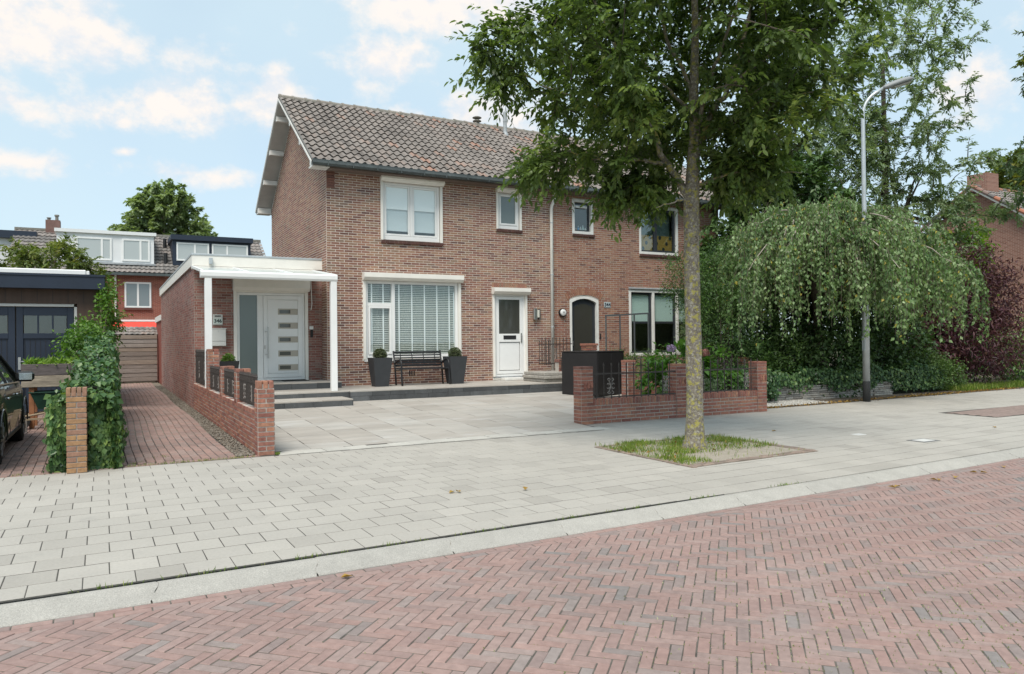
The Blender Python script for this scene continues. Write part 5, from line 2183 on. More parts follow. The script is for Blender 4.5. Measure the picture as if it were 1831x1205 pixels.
def garage():
    Y = 19.9
    t = thing('garage', 'garage with navy double doors, dark brown wall and navy roof edge', 'garage', (-2.5, Y, 0))
    b = MB()
    b.box(-.62, -.13, Y, Y + .2, -.1, 2.8)
    b.box(-6.6, -.621, Y, Y + .2, 2.47, 2.8)
    b.box(-6.6, -4.0, Y + .001, Y + .2, -.1, 2.469)
    b.box(-.33, -.131, Y + .201, Y + 6.5, -.1, 2.8)
    b.box(-6.6, -.331, Y + 6.3, Y + 6.5, -.1, 2.8)
    wl = b.build('wall', brown_board, t)
    x = -6.5
    while x < -.15:
        MB().box(x, x + .008, Y - .004, Y + .001, 2.5, 2.79).build('board_joint', plastic_black, wl)
        x += .3
    MB().box(-.16, -.128, Y - .006, Y + .03, -.1, 2.8).build('corner_trim', mat('trim_pale', (.35, .26, .2), .7), wl)
    MB().box(-6.8, -.06, Y - .28, Y + 6.6, 2.8, 3.08).build('roof_edge', navy, t)
    MB().box(-6.82, -.045, Y - .30, Y + 6.62, 3.082, 3.13).build('roof_trim', navy, t)
    MB().bbox(-6.4, -.45, Y + .6, Y + 3.5, 3.132, 3.31, .02).build('roof_light', white_pvc, t)
    MB().bbox(-.44, -.38, Y + .6, Y + 3.5, 3.132, 3.29, .01).build('roof_light_cap', white_pvc, t)
    f = MB()
    f.bbox(-.68, -.621, Y + .02, Y + .15, -.05, 2.40, .006)
    f.bbox(-4.0, -.681, Y + .021, Y + .15, 2.40, 2.468, .006)
    f.build('door_frame', mat('frame_stone', (.55, .55, .52), .6), t)
    for k, (a, bb_) in enumerate(((-1.80, -.69), (-2.93, -1.82))):
        d = MB()
        d.bbox(a, a + .13, Y + .05, Y + .11, .02, 2.39, .004)
        d.bbox(bb_ - .13, bb_, Y + .05, Y + .11, .02, 2.39, .004)
        d.bbox(a + .131, bb_ - .131, Y + .051, Y + .11, 2.2, 2.389, .004)
        d.bbox(a + .131, bb_ - .131, Y + .051, Y + .11, 1.68, 1.8, .004)
        d.bbox(a + .131, bb_ - .131, Y + .051, Y + .11, .021, .2, .004)
        d.box(a + .131, bb_ - .131, Y + .08, Y + .10, .2, 1.68)
        o = d.build('garage_door', navy, t)
        w3 = (bb_ - a - .26) / 3
        for i in range(3):
            pane(o, a + .13 + i * w3 + .015, a + .13 + (i + 1) * w3 - .015, 1.8, 2.2, Y + .08, glass_dark)
            if i:
                MB().bbox(a + .13 + i * w3 - .016, a + .13 + i * w3 + .016, Y + .052, Y + .11, 1.8, 2.2, .004).build('muntin', navy, o)
        for i in range(9):
            xx = a + .16 + i * (bb_ - a - .32) / 8
            MB().box(xx - .005, xx + .005, Y + .074, Y + .0795, .22, 1.66).build('plank_joint', plastic_black, o)
        if k == 0:
            MB().bbox(a + .03, a + .085, Y + .035, Y + .049, .98, 1.26, .004).bar((a + .06, Y + .02, 1.17), (a + .2, Y + .02, 1.17), .022).bar((a + .06, Y + .04, 1.17), (a + .06, Y + .01, 1.17), .02).build('handle', steel, o)
    MB().box(-6.3, -.5, Y + 1.6, Y + 1.7, 0, 2.7).build('inner_wall', mat('garage_inside', (.30, .25, .18), .9), t)
    MB().box(-6.3, -.5, Y + .25, Y + 1.6, -.02, .0).build('inner_floor', room_floor, t)


garage()


def fence():
    t = thing('wooden_fence', 'weathered horizontal board fence closing the end of the driveway', 'fence', (.9, 33.3, 0))
    for k in range(11):
        z = .08 + k * .168
        q = MB()
        q.add(*chamfer_box(-.6, 1.74, 33.26 + .02 * (k % 2), 33.30 + .02 * (k % 2), z, z + .155 - .012 * rng.random(), .006), float(rng.random()))
        q.build('board', fence_wood, t)
    for x in (-.55, .55, 1.69):
        MB().box(x - .045, x + .045, 33.33, 33.42, -.1, 1.95).build('post', fence_wood, t)
    s = thing('shed_roof', 'row of small brown clay tiles above the board fence', 'shed roof', (.9, 34.2, 1.9))
    P = Pieces()

    def tile():
        vs, fs = [], []
        for yy, zo in ((0, .03), (.4, 0)):
            for i in range(6):
                x = i / 5
                vs.append(((x - .5) * .2, yy, .03 * (.5 + .5 * math.cos(2 * math.pi * (x - .3))) + zo))
        fs += [(i, i + 1, 7 + i, 6 + i) for i in range(5)]
        for i in range(6):
            vs.append((vs[i][0], 0, vs[i][2] - .025))
        fs += [(12 + i, 13 + i, i + 1, i) for i in range(5)]
        return vs, fs
    P.proto('t', tile)
    for i in range(12):
        for j in range(3):
            P.put('t', m4(((1, 0, 0), (0, .9, .3), (0, -.3, .9)), (-.5 + i * .2, 34.0 + j * .33, 1.93 + j * .11)), rng.random() * .8)
    deck = MB().prism([(33.95, 1.86), (35.1, 2.22), (35.1, 2.18), (33.95, 1.80)], 'x', -.6, 1.75).build('deck', fence_wood, s)
    P.emit('roof_tile', tile_mat, deck)
    MB().box(-.58, 1.7, 34.3, 34.4, -.1, 1.9).build('shed_wall', fence_wood, s)


fence()


def car():
    t = thing('parked_car', 'dark grey hatchback parked nose-in on the left driveway', 'car', (-2.08, 12.8, 0))
    CX, W = -2.08, .91
    yr, yf = 11.43, 14.2          # wheel centres
    y_a, y_b = 10.52, 15.05       # tail, nose
    st = np.linspace(y_a, y_b, 92)

    def lerp(x, xs, ys):
        return float(np.interp(x, xs, ys))

    V, F, n = [], [], 0
    prof_n = None
    for y in st:
        sill = lerp(y, [y_a, y_a + .3, y_b - .3, y_b], [.42, .24, .24, .40])
        for wc in (yr, yf):
            if abs(y - wc) < .37:
                sill = max(sill, .33 + math.sqrt(.37 ** 2 - (y - wc) ** 2))
        belt = lerp(y, [y_a, y_a + .2, 12.6, 13.7, 14.3, y_b - .12, y_b], [.98, 1.03, .99, .96, .90, .72, .60])
        hw = W * lerp(y, [y_a, y_a + .12, y_a + .5, 13.8, y_b - .35, y_b], [.80, .92, 1, 1, .93, .70])
        row = []
        for (fz, fx) in ((0, .965), (.25, .99), (.5, 1.0), (.62, .985), (.8, .985), (1, .955)):
            row.append((hw * fx, sill + (belt - sill) * fz))
        row.append((hw * .55, belt + .03))
        row.append((0, belt + .045))
        for s in (1, -1):
            for (x, z) in (row if s == 1 else row[::-1][1:]):
                V.append((CX + s * x, y, z))
        prof_n = 2 * len(row) - 1
    for i in range(len(st) - 1):
        for k in range(prof_n - 1):
            a = i * prof_n + k
            F.append((a, a + 1, a + prof_n + 1, a + prof_n))
    F.append(tuple(range(prof_n)))
    F.append(tuple((len(st) - 1) * prof_n + k for k in range(prof_n))[::-1])
    b = MB()
    b.add(V, F)
    body = b.build('body', car_paint, t, smooth=True)
    # greenhouse: glass band plus roof
    g = MB()
    gs = [(10.62, 1.02, .78), (10.95, 1.40, .62), (11.4, 1.47, .60), (12.4, 1.48, .60), (12.9, 1.42, .60), (13.75, .985, .80)]
    gv, gf = [], []
    for (y, z, hw) in gs:
        zb = lerp(y, [10.5, 12.6, 13.7], [1.03, .99, .95])
        for (x, zz) in ((W * .95, zb), (W * lerp(z, [1, 1.48], [.93, .70]), z), (0, z + .03), (-W * lerp(z, [1, 1.48], [.93, .70]), z), (-W * .95, zb)):
            gv.append((CX + x, y, zz))
    for i in range(len(gs) - 1):
        for k in range(4):
            a = i * 5 + k
            gf.append((a, a + 1, a + 6, a + 5))
    g.add(gv, gf)
    g.build('cabin_glass', glass_mat('car_glass', refl=1.0, rough=.02, frost=(.02, .025, .022)), t)
    rf = MB()
    for i in range(1, 4):
        y0, z0, _ = gs[i]
        y1, z1, _ = gs[i + 1]
        h0, h1 = W * .71, W * .71
        rf.add([(CX - h0, y0, z0 + .006), (CX + h0, y0, z0 + .006), (CX + h1, y1, z1 + .006), (CX - h1, y1, z1 + .006), (CX, y0, z0 + .045), (CX, y1, z1 + .045)], [(0, 4, 5, 3), (4, 1, 2, 5)])
    rf.build('roof', car_paint, t)
    for s in (1,):
        for (p, q) in (((10.95, 1.40), (10.62, 1.0)), ((12.15, 1.48), (12.2, 1.0)), ((12.9, 1.42), (13.75, .985)), ((10.95, 1.40), (12.9, 1.44))):
            def px(z):
                return CX + s * (W * float(np.interp(z, [.98, 1.48], [.955, .705])) + .006)
            MB().bar((px(p[1]), p[0], p[1]), (px(q[1]), q[0], q[1]), .05, .022).build('window_pillar', plastic_black, t)
    xs_ = CX + W * .965
    MB().bar((xs_, 10.8, 1.035), (xs_, 13.7, .965), .012, .016).build('window_trim', chrome, t)
    for y in (12.15, 13.25):
        MB().bar((CX + W * 1.002, y, .30 if y > 13 else .34), (CX + W * .965, y, .955), .004, .007).build('door_seam', plastic_black, t)
    MB().bar((CX + W * .975, 11.9, .285), (CX + W * .975, 13.75, .285), .02, .05).build('sill_trim', plastic_black, t)
    for y in (12.0, 13.05):
        MB().bbox(CX + W * .985, CX + W * .985 + .035, y - .11, y + .08, .80, .83, .012).build('door_handle', chrome, t)
    m = MB().bbox(CX + W * .95, CX + W * .95 + .24, 13.28, 13.40, .98, 1.13, .04)
    mir = m.build('mirror', car_paint, t)
    MB().bbox(CX + W * .95 + .05, CX + W * .95 + .215, 13.272, 13.279, 1.005, 1.105, .003).build('mirror_glass', chrome, mir)
    for wc in (yr, yf):
        for s in (1, -1):
            xo = CX + s * (W - .02)
            xi = CX + s * (W - .24)
            tyre = MB().tube([(xi, wc, .33), (xi + s * .02, wc, .33), (xi + s * .05, wc, .33), (xo - s * .04, wc, .33), (xo - s * .01, wc, .33), (xo, wc, .33)], [.22, .30, .33, .33, .31, .235], 30, cap=True)
            wh = tyre.build('wheel', rubber, t, smooth=False)
            r2 = MB()
            r2.tube([(xo + s * .002, wc, .33), (xo + s * .004, wc, .33)], [.235, .22], 26)
            r2.build('rim_base', mat('rim_dark', (.03, .03, .032), .5), wh)
            sp = MB()
            for k in range(10):
                a = k * math.pi / 5
                sp.bar((xo + s * .012, wc + .03 * math.cos(a), .33 + .03 * math.sin(a)), (xo + s * .006, wc + .215 * math.cos(a), .33 + .215 * math.sin(a)), .03, .012, up=(1, 0, 0))
            sp.tube([(xo, wc, .33), (xo + s * .02, wc, .33)], [.055, .045], 14)
            sp.build('rim', mat('alloy', (.22, .22, .22), .35, metal=.8), wh)
            if s == 1:
                pts = [(CX + W * 1.0, wc + .375 * math.cos(a), .33 + .375 * math.sin(a)) for a in np.linspace(-.05, math.pi + .05, 18)]
                MB().tube(pts, .012, 5).build('arch_trim', car_paint, t)
    un = MB().box(CX - W + .12, CX + W - .12, y_a + .15, y_b - .15, .18, .62)
    un.build('underbody', plastic_black, t)
    MB().bbox(CX - W * .8, CX - W * .4, y_a - .02, y_a + .02, .75, .9, .01).build('tail_lamp', mat('tail_red', (.35, .02, .015), .3), t)
    MB().bbox(CX + W * .4, CX + W * .78, y_a - .02, y_a + .02, .75, .9, .01).build('tail_lamp', mat('tail_red', (.35, .02, .015), .3), t)


car()


def raised_planter():
    t = thing('raised_planter', 'wooden raised planter box with ferns before the navy garage door', 'planter', (-.95, 16, 0))
    for k, (za, zb, tt) in enumerate(((.975, 1.18, .0), (.765, .97, 1.0))):
        q = MB()
        q.add(*chamfer_box(-1.37, -.45, 15.95, 16.0, za, zb, .006), tt)
        q.build('board', planter_wood, t)
        q = MB()
        q.add(*chamfer_box(-1.37, -1.32, 16.001, 16.75, za, zb, .006), tt)
        q.build('board', planter_wood, t)
    MB().box(-1.31, -.45, 16.005, 16.75, .8, 1.13).build('soil', soil_mat, t)
    for x in (-1.22, -.6):
        for y in (16.04, 16.7):
            MB().box(x - .04, x + .04, y - .04, y + .04, 0, .764).build('leg', mat('leg_orange_wood', (.30, .13, .06), .8, noise=(8, .2)), t)
    fern = leaf_mat('leaf_fern', [(.08, .16, .02), (.14, .26, .03), (.22, .36, .06), (.32, .42, .12)], .35)
    n = 900
    Pp = np.stack([rng.uniform(-1.3, -.42, n), rng.uniform(16.0, 16.7, n), 1.14 + .07 * rng.random(n)], 1)
    d = rdir(n)
    d[:, 2] = abs(d[:, 2]) * .8 + .1
    L_ = rng.uniform(.05, .17, n)
    leaves('ferns', t, Pp, d, rdir(n) + np.array([0, 0, 1]), L_, L_ * .28, fern)


raised_planter()


def wheelbarrow():
    t = thing('wheelbarrow', 'dark green wheelbarrow tucked under the wooden planter', 'wheelbarrow', (-.85, 15.75, 0))
    a = [(-1.22, 15.7), (-.55, 15.7), (-.55, 16.2), (-1.22, 16.2)]
    b_ = [(-1.1, 15.75), (-.68, 15.75), (-.68, 16.1), (-1.1, 16.1)]
    m = MB()
    vs = [(*p, .68) for p in a] + [(*p, .38) for p in b_]
    m.add(vs, [(4, 5, 6, 7)] + [(i, (i + 1) % 4, 4 + (i + 1) % 4, 4 + i) for i in range(4)])
    m.build('tray', green_metal, t, fix=False)
    MB().tube([(-1.24, 15.69, .68), (-.53, 15.69, .68), (-.53, 16.21, .68), (-1.24, 16.21, .68), (-1.24, 15.69, .68)], .012, 6).build('tray_rim', green_metal, t)
    for y in (15.72, 16.12):
        MB().tube([(-1.45, y, .24), (-.9, y, .33), (-.2, y, .36)], .018, 8).build('handle', mat('pale_wood', (.30, .23, .15), .8), t)
    MB().tube([(-1.4, 15.90, .17), (-1.4, 15.98, .17)], .17, 18).build('wheel', rubber, t)
    for y in (15.74, 16.1):
        MB().tube([(-.75, y, .36), (-.7, y, .0)], .014, 6).build('leg', green_metal, t)


wheelbarrow()
tk = thing('timber_block', 'short upright timber offcut below the green wheelbarrow', 'timber', (-.93, 15.6, 0))
MB().bbox(-1.0, -.88, 15.56, 15.62, .0, .42, .006).build('block', mat('pale_wood', (.30, .23, .15), .8), tk)
tk2 = thing('timber_plank', 'thin grey plank lying across the ground before the wheelbarrow', 'timber', (-.9, 15.4, 0))
MB().bar((-1.3, 15.4, .235), (-.5, 15.35, .26), .05, .03).build('plank', mat('pale_wood', (.30, .23, .15), .8), tk2)
MB().box(-1.3, -1.24, 15.37, 15.43, .0, .22).box(-.58, -.5, 15.32, 15.4, 0, .245).build('support_stone', stone_mat, tk2)


# ------------------------------------------------------------------ houses behind
def brick_tex(name, c1, c2, mo, scale=1.0, plane='xz'):
    m = mat(name, c1, .9)
    nt = m.node_tree
    N, L = nt.nodes.new, nt.links.new
    b = nt.nodes['Principled BSDF']
    g = N('ShaderNodeNewGeometry')
    sp = N('ShaderNodeSeparateXYZ')
    L(g.outputs['Position'], sp.inputs[0])
    cb = N('ShaderNodeCombineXYZ')
    L(sp.outputs['X' if plane == 'xz' else 'Y'], cb.inputs[0])
    L(sp.outputs['Z'], cb.inputs[1])
    t = N('ShaderNodeTexBrick')
    t.inputs['Color1'].default_value = (*c1, 1)
    t.inputs['Color2'].default_value = (*c2, 1)
    t.inputs['Mortar'].default_value = (*mo, 1)
    t.inputs['Scale'].default_value = 1.0
    t.inputs['Brick Width'].default_value = .22
    t.inputs['Row Height'].default_value = .0625
    t.inputs['Mortar Size'].default_value = .006
    t.inputs['Bias'].default_value = .0
    L(cb.outputs[0], t.inputs['Vector'])
    L(t.outputs['Color'], b.inputs['Base Color'])
    return m


far_brick_xz = brick_tex('far_brick_front', (.20, .052, .034), (.27, .085, .055), (.30, .22, .18))
far_brick_yz = brick_tex('far_brick_gable', (.20, .085, .062), (.29, .14, .105), (.40, .33, .27), plane='yz')


def pantile_sheet(b, x0, x1, ya, za, yb, zb, pitch=.24, rows=12):
    """wavy stepped roof sheet, geometry per column and row"""
    n = int((x1 - x0) / pitch)
    for r_ in range(rows):
        f0, f1 = r_ / rows, (r_ + 1) / rows
        vs = []
        for i in range(n * 4 + 1):
            x = x0 + (x1 - x0) * i / (n * 4)
            w = .045 * (.5 + .5 * math.cos(i * math.pi / 2))
            vs += [(x, ya + (yb - ya) * f0, za + (zb - za) * f0 + w + .04), (x, ya + (yb - ya) * f1, za + (zb - za) * f1 + w)]
        b.add(vs, [(2 * i, 2 * i + 2, 2 * i + 3, 2 * i + 1) for i in range(n * 4)], float(rng.random()))


def far_window(parent, x0, x1, z0, z1, y, m=white_pvc, split=(.5,), inside=None):
    f = MB()
    rect_frame(f, x0, x1, z0, z1, .09, y - .05, y + .04)
    for s in split:
        xm = x0 + (x1 - x0) * s
        f.box(xm - .05, xm + .05, y - .045, y + .04, z0 + .091, z1 - .091)
    w = f.build('window', m, parent)
    pane(w, x0 + .09, x1 - .09, z0 + .09, z1 - .09, y - .02, inside or glass_far)
    return w


glass_far = glass_mat('far_glass', refl=1.1, rough=.03, frost=(.16, .19, .20))
glass_far_pale = glass_mat('far_glass_pale', refl=1.0, rough=.05, frost=(.42, .45, .44))


def row_houses():
    Y = 46.5
    t = thing('row_house', 'red brick row house with white dormer, square window and red awning', 'house', (0, Y, 0))
    MB().box(-4.6, 2.79, Y, Y + 8, -.1, 5.45).build('wall', far_brick_xz, t)
    b = MB()
    pantile_sheet(b, -4.6, 2.79, Y - .35, 5.5, Y + 4, 8.15)
    rf = b.build('roof', far_tile, t, fix=False)
    MB().prism([(Y + 4.2, 8.12), (Y + 8.4, 5.4), (Y, 5.35)], 'x', -4.6, 2.79).build('roof_core', far_tile, rf)
    MB().box(-4.6, 2.79, Y + 3.85, Y + 4.15, 8.12, 8.26).build('ridge', ridge_mat, rf)
    MB().box(-4.6, 2.79, Y - .5, Y - .36, 5.36, 5.5).build('gutter', zinc, t)
    MB().tube([(.38, Y - .08, 5.4), (.38, Y - .08, 0)], .05, 8).build('downpipe', white_paint, t)
    w = far_window(t, .82, 2.15, 3.6, 5.02, Y)
    MB().box(.78, 2.19, Y - .1, Y - .005, 3.47, 3.59).build('sill', mat('sill_dark', (.12, .05, .04), .8), w)
    d = MB()
    d.box(-2.4, 2.33, Y + .5, Y + 3.2, 6.1, 7.68)
    dm = d.build('dormer', far_white, t)
    MB().box(-2.5, 2.45, Y + .36, Y + 3.3, 7.682, 7.86).build('dormer_roof_edge', far_white, dm)
    MB().box(-2.4, 2.4, Y + .3, Y + .5, 6.0, 6.1).build('dormer_flashing', lead, dm)
    for (a, c, sp) in ((-1.5, .22, (.72,)), (.72, 2.12, (.66,))):
        far_window(dm, a, c, 6.22, 7.46, Y + .49, white_pvc, sp, glass_far_pale)
    ch = MB().box(-3.1, -2.38, Y + 3.7, Y + 4.5, 7.8, 8.75).build('chimney', mat('chimney_brown', (.17, .10, .085), .9, noise=(5, .2)), t)
    for k, (x, h) in enumerate(((-2.95, .18), (-2.56, .36))):
        MB().lathe((x, Y + 4.1, 8.75), [(.09, 0), (.08, h * .7), (.12, h * .75), (.12, h)], 10).build('chimney_pot', ridge_mat, ch)
    aw = thing('awning', 'bright red sun awning on the rear of the red brick row house', 'awning', (1.2, Y - .6, 2.2))
    MB().add([(.0, Y - .1, 2.82), (2.75, Y - .1, 2.82), (2.75, Y - 1.5, 2.12), (0, Y - 1.5, 2.12)], [(0, 1, 2, 3)]).build('fabric', red_awning, aw, fix=False)
    MB().add([(.0, Y - 1.5, 2.118), (2.75, Y - 1.5, 2.118), (2.75, Y - 1.5, 1.95), (0, Y - 1.5, 1.95)], [(0, 1, 2, 3)]).build('valance', red_awning, aw, fix=False)
    MB().box(-.05, 2.76, Y - .14, Y - .02, 2.83, 2.93).build('case', white_pvc, aw)
    for x in (.45, 2.4):
        MB().bar((x, Y - .1, 2.4), (x, Y - 1.45, 2.08), .05).build('arm', plastic_black, aw)
    t2 = thing('row_house', 'row house with dark blue dormer behind the annex', 'house', (5.5, Y, 0))
    MB().box(2.8, 8.6, Y, Y + 8, -.1, 5.45).build('wall', far_brick_xz, t2)
    b = MB()
    pantile_sheet(b, 2.8, 8.75, Y - .35, 5.5, Y + 4, 8.15)
    rf = b.build('roof', far_tile, t2, fix=False)
    MB().prism([(Y + 4.2, 8.12), (Y + 8.4, 5.4), (Y, 5.35)], 'x', 2.8, 8.7).build('roof_core', far_tile, rf)
    MB().box(2.8, 8.75, Y + 3.85, Y + 4.15, 8.12, 8.26).build('ridge', ridge_mat, rf)
    MB().box(2.8, 8.75, Y - .5, Y - .36, 5.36, 5.5).build('gutter', zinc, t2)
    for (x, z, yy) in ((2.95, 6.35, .8), (3.02, 7.4, 2.6)):
        MB().tube([(x, Y + yy, z - .3), (x, Y + yy, z + .45)], .1, 8).build('vent_pipe', plastic_black, t2)
    d = MB().box(3.3, 7.58, Y + .5, Y + 3.2, 6.1, 7.55).build('dormer', navy, t2)
    MB().box(3.2, 7.7, Y + .3, Y + 3.3, 7.552, 7.84).build('dormer_roof_edge', navy, d)
    far_window(d, 3.5, 5.25, 6.36, 7.42, Y + .49, white_pvc, (.56,), glass_far_pale)
    far_window(d, 5.4, 7.42, 6.36, 7.42, Y + .49, white_pvc, (.42,), glass_far_pale)
    t3 = thing('white_dormer_house', 'white rendered house top with navy roof edge at the left frame edge', 'house', (-8, 50, 0))
    MB().box(-16, -3.75, 50, 58, -.1, 7.55).build('wall', far_white, t3)
    MB().box(-16.2, -3.5, 49.7, 58.2, 7.552, 7.97).build('roof_edge', navy, t3)


row_houses()


def house_right():
    t = thing('gable_house', 'distant brick gable house with tiled roof at the right edge', 'house', (38.5, 18.5, 0))
    X = 38.5
    ye, yr, yb, ze, zr = 18.1, 22, 25.9, 6.25, 9.0
    w = MB()
    w.box(X, X + 14, 18.5, 25.5, -.1, 6.2)
    w.prism([(18.5, 6.2), (25.5, 6.2), (25.5, 6.4), (22, zr - .2), (18.5, 6.4)], 'x', X, X + 14)
    w.build('wall', far_brick_yz, t)
    b = MB()
    pantile_sheet(b, X - .35, X + 14.3, ye, ze + .05, yr, zr + .05, .24, 14)
    pantile_sheet(b, X - .35, X + 14.3, yb, ze + .05, yr, zr + .05, .24, 14)
    rf = b.build('roof', far_tile, t, fix=False)
    for i in range(40):
        q = MB()
        q.lathe((0, 0, 0), [(.13, 0)], 3)
        break
    rm_ = MB()
    for i in range(40):
        x = X - .35 + i * .37
        rm_.tube([(x, yr, zr + .06), (x + .36, yr, zr + .06)], [.14, .12], 8, tint=float(rng.random()))
    rm_.build('ridge', mat('far_ridge', [(.15, .14, .13), (.2, .17, .15), (.36, .17, .11)], .9), rf)
    vt = MB()
    for s, y_e in ((1, ye), (-1, yb)):
        for i in range(14):
            f0, f1 = i / 14, (i + 1) / 14
            vt.tube([(X - .36, y_e + (yr - y_e) * f0, ze + (zr - ze) * f0 + .09), (X - .36, y_e + (yr - y_e) * f1, ze + (zr - ze) * f1 + .07)], [.11, .095], 8, tint=float(rng.random()))
    vt.build('verge_tiles', mat('far_verge', [(.13, .12, .12), (.18, .16, .15), (.38, .16, .10)], .9), rf)
    for y_e in (ye, yb):
        q = MB()
        q.prism([(y_e, ze + .02), (yr, zr + .02), (yr, zr - .13), (y_e, ze - .13)], 'x', X - .38, X - .33)
        q.build('barge_board', white_paint, rf)
        for f in (.12, .4, .7):
            yy, zz = y_e + (yr - y_e) * f, ze + (zr - ze) * f - .16
            MB().box(X - .33, X - .002, yy - .08, yy + .08, zz - .14, zz).build('purlin_end', white_paint, rf)
    MB().box(X + .3, X + 1.3, 21.6, 22.6, 8.4, 9.75).build('chimney', far_brick_yz, rf)


house_right()


# ------------------------------------------------------------------ street lamp, covers, stone wall
def street_lamp():
    t = thing('street_lamp', 'tall galvanised street lamp with curved arm beside the weeping birch', 'street lamp', (15.72, 11.56, 0))
    x, y = 15.72, 11.56
    MB().tube([(x, y, .48), (x, y, 2.4), (x, y, 2.45)], [.08, .08, .077], 16).build('lower_pole', galv, t, smooth=True)
    MB().tube([(x, y, -.05), (x, y, .47), (x, y, .479)], [.087, .087, .084], 16).build('base_sleeve', mat('sleeve_dark', (.035, .035, .035), .7), t, smooth=True)
    d = np.array([.88, -.475]) / np.hypot(.88, .475)
    pts = [(x, y, 2.452), (x, y, 4.5), (x, y, 5.9), (x, y, 6.55), (x, y, 6.75)]
    for a in np.linspace(0, R(58), 7)[1:]:
        rr = .62
        h = rr * (1 - math.cos(a))
        pts.append((x + d[0] * h, y + d[1] * h, 6.75 + rr * math.sin(a)))
    e = np.array(pts[-1])
    dirn = np.array([d[0] * math.sin(R(58)), d[1] * math.sin(R(58)), math.cos(R(58))])
    pts.append(tuple(e + dirn * .28))
    MB().tube(pts, [.06, .053, .047, .045, .043] + [.036] * 7, 14).build('upper_pole', galv, t, smooth=True)
    e2 = e + dirn * .22
    hd = np.array([d[0] * math.cos(R(18)), d[1] * math.cos(R(18)), math.sin(R(18))])
    sd = np.array([-d[1], d[0], 0])
    upv = np.cross(hd, sd) * -1
    if upv[2] < 0:
        upv = -upv
    h = MB()
    vs, fs = [], []
    rings = [(0, .05, .04, .03), (.06, .07, .06, .05), (.2, .11, .085, .06), (.45, .135, .09, .055), (.66, .11, .07, .05), (.74, .05, .03, .02)]
    nn = 14
    for (s, w_, up_, dn_) in rings:
        for k in range(nn):
            a = 2 * math.pi * k / nn
            zz = math.sin(a)
            vs.append(e2 + hd * s + sd * w_ * math.cos(a) + upv * (up_ * zz if zz > 0 else dn_ * zz))
    for i in range(len(rings) - 1):
        for k in range(nn):
            a, b = i * nn + k, i * nn + (k + 1) % nn
            fs.append((a, b, b + nn, a + nn))
    fs.append(tuple(range(nn)))
    fs.append(tuple((len(rings) - 1) * nn + k for k in range(nn)))
    h.add(vs, fs)
    hd_ = h.build('lamp_head', mat('lamp_head_grey', (.26, .27, .27), .5), t, smooth=True)
    q = MB()
    c = e2 + hd * .46 - upv * .055
    q.add([c + hd * a + sd * b for a, b in ((-.24, -.09), (.2, -.08), (.2, .08), (-.24, .09))] + [c + hd * a + sd * b - upv * .035 for a, b in ((-.2, -.06), (.16, -.05), (.16, .05), (-.2, .06))],
          [(0, 1, 2, 3), (7, 6, 5, 4), (0, 4, 5, 1), (1, 5, 6, 2), (2, 6, 7, 3), (3, 7, 4, 0)])
    q.build('lamp_glass', mat('lamp_lens', (.40, .38, .34), .2), hd_)
    MB().bbox(x - .088, x - .074, y - .04, y + .04, 1.2, 1.55, .003).build('hatch', galv, t)


street_lamp()
lamp_cover = thing('utility_cover', 'white square utility cover set in the pavement at right', 'cover', (10.4, 6.74, 0))
MB().bbox(10.22, 10.6, 6.6, 6.88, -.01, .006, .002).build('frame', mat('cover_dark', (.16, .16, .155), .8), lamp_cover)
MB().bbox(10.28, 10.54, 6.65, 6.83, .0, .010, .002).build('lid', mat('cover_white', (.60, .59, .56), .6), lamp_cover)
c2 = thing('utility_cover', 'small white cover in the pavement nearer the street lamp', 'cover', (10.6, 8.0, 0))
MB().bbox(10.15, 10.35, 7.62, 7.76, -.01, .007, .002).build('lid', mat('cover_white', (.60, .59, .56), .6), c2)
rp_ = thing('paver_patch', 'brown clinker patch in the pavement at the right edge', 'paver patch', (15, 8.3, 0))
Pq = Pieces()
Pq.proto('b', lambda: poly_piece(rect(.2, .1), .03, .004))
for i in range(14):
    for j in range(9):
        a, b, c = zrot(.05, .004)
        Pq.put('b', m4((a, b, c), (14.6 + i * .21 + (.1 if j % 2 else 0), 8.0 + j * .107 + .01 * i, .011)), rng.random() * .5)
bed = MB().box(14.45, 17.65, 7.93, 9.05, -.01, .004).build('bed', slab_joint, rp_)
Pq.emit('brick', mat('old_clinker_brown', [(.24, .18, .155), (.30, .225, .195)], .9, noise=(14, .2), bump=(80, .5, .005)), bed)


def stone_wall():
    t = thing('stone_wall', 'low stacked flat stone wall under the ivy beside the street lamp', 'wall', (16, 12.7, 0))
    core = MB().box(13.9, 18.3, 12.72, 13.0, -.1, .30).build('wall', mortar_dark, t)
    P = Pieces()
    k = 0
    for r_ in range(7):
        x = 13.9 + .1 * rng.random()
        hh = .05
        while x < 18.25:
            L_ = rng.uniform(.12, .42)
            L_ = min(L_, 18.3 - x)
            key = ('s', round(L_, 2))
            P.proto(key, lambda L_=L_: chamfer_box(-round(L_, 2) / 2 + .004, round(L_, 2) / 2 - .004, -.06, .1, -hh / 2 + .003, hh / 2 - .003, .006))
            P.put(key, m4(((1, 0, rng.normal(0, .02)), (0, 1, 0), (0, 0, 1)), (x + L_ / 2, 12.72 + rng.normal(0, .012), .02 + r_ * .052)), rng.random())
            x += L_
    P.emit('stone', stone_mat, core)


stone_wall()


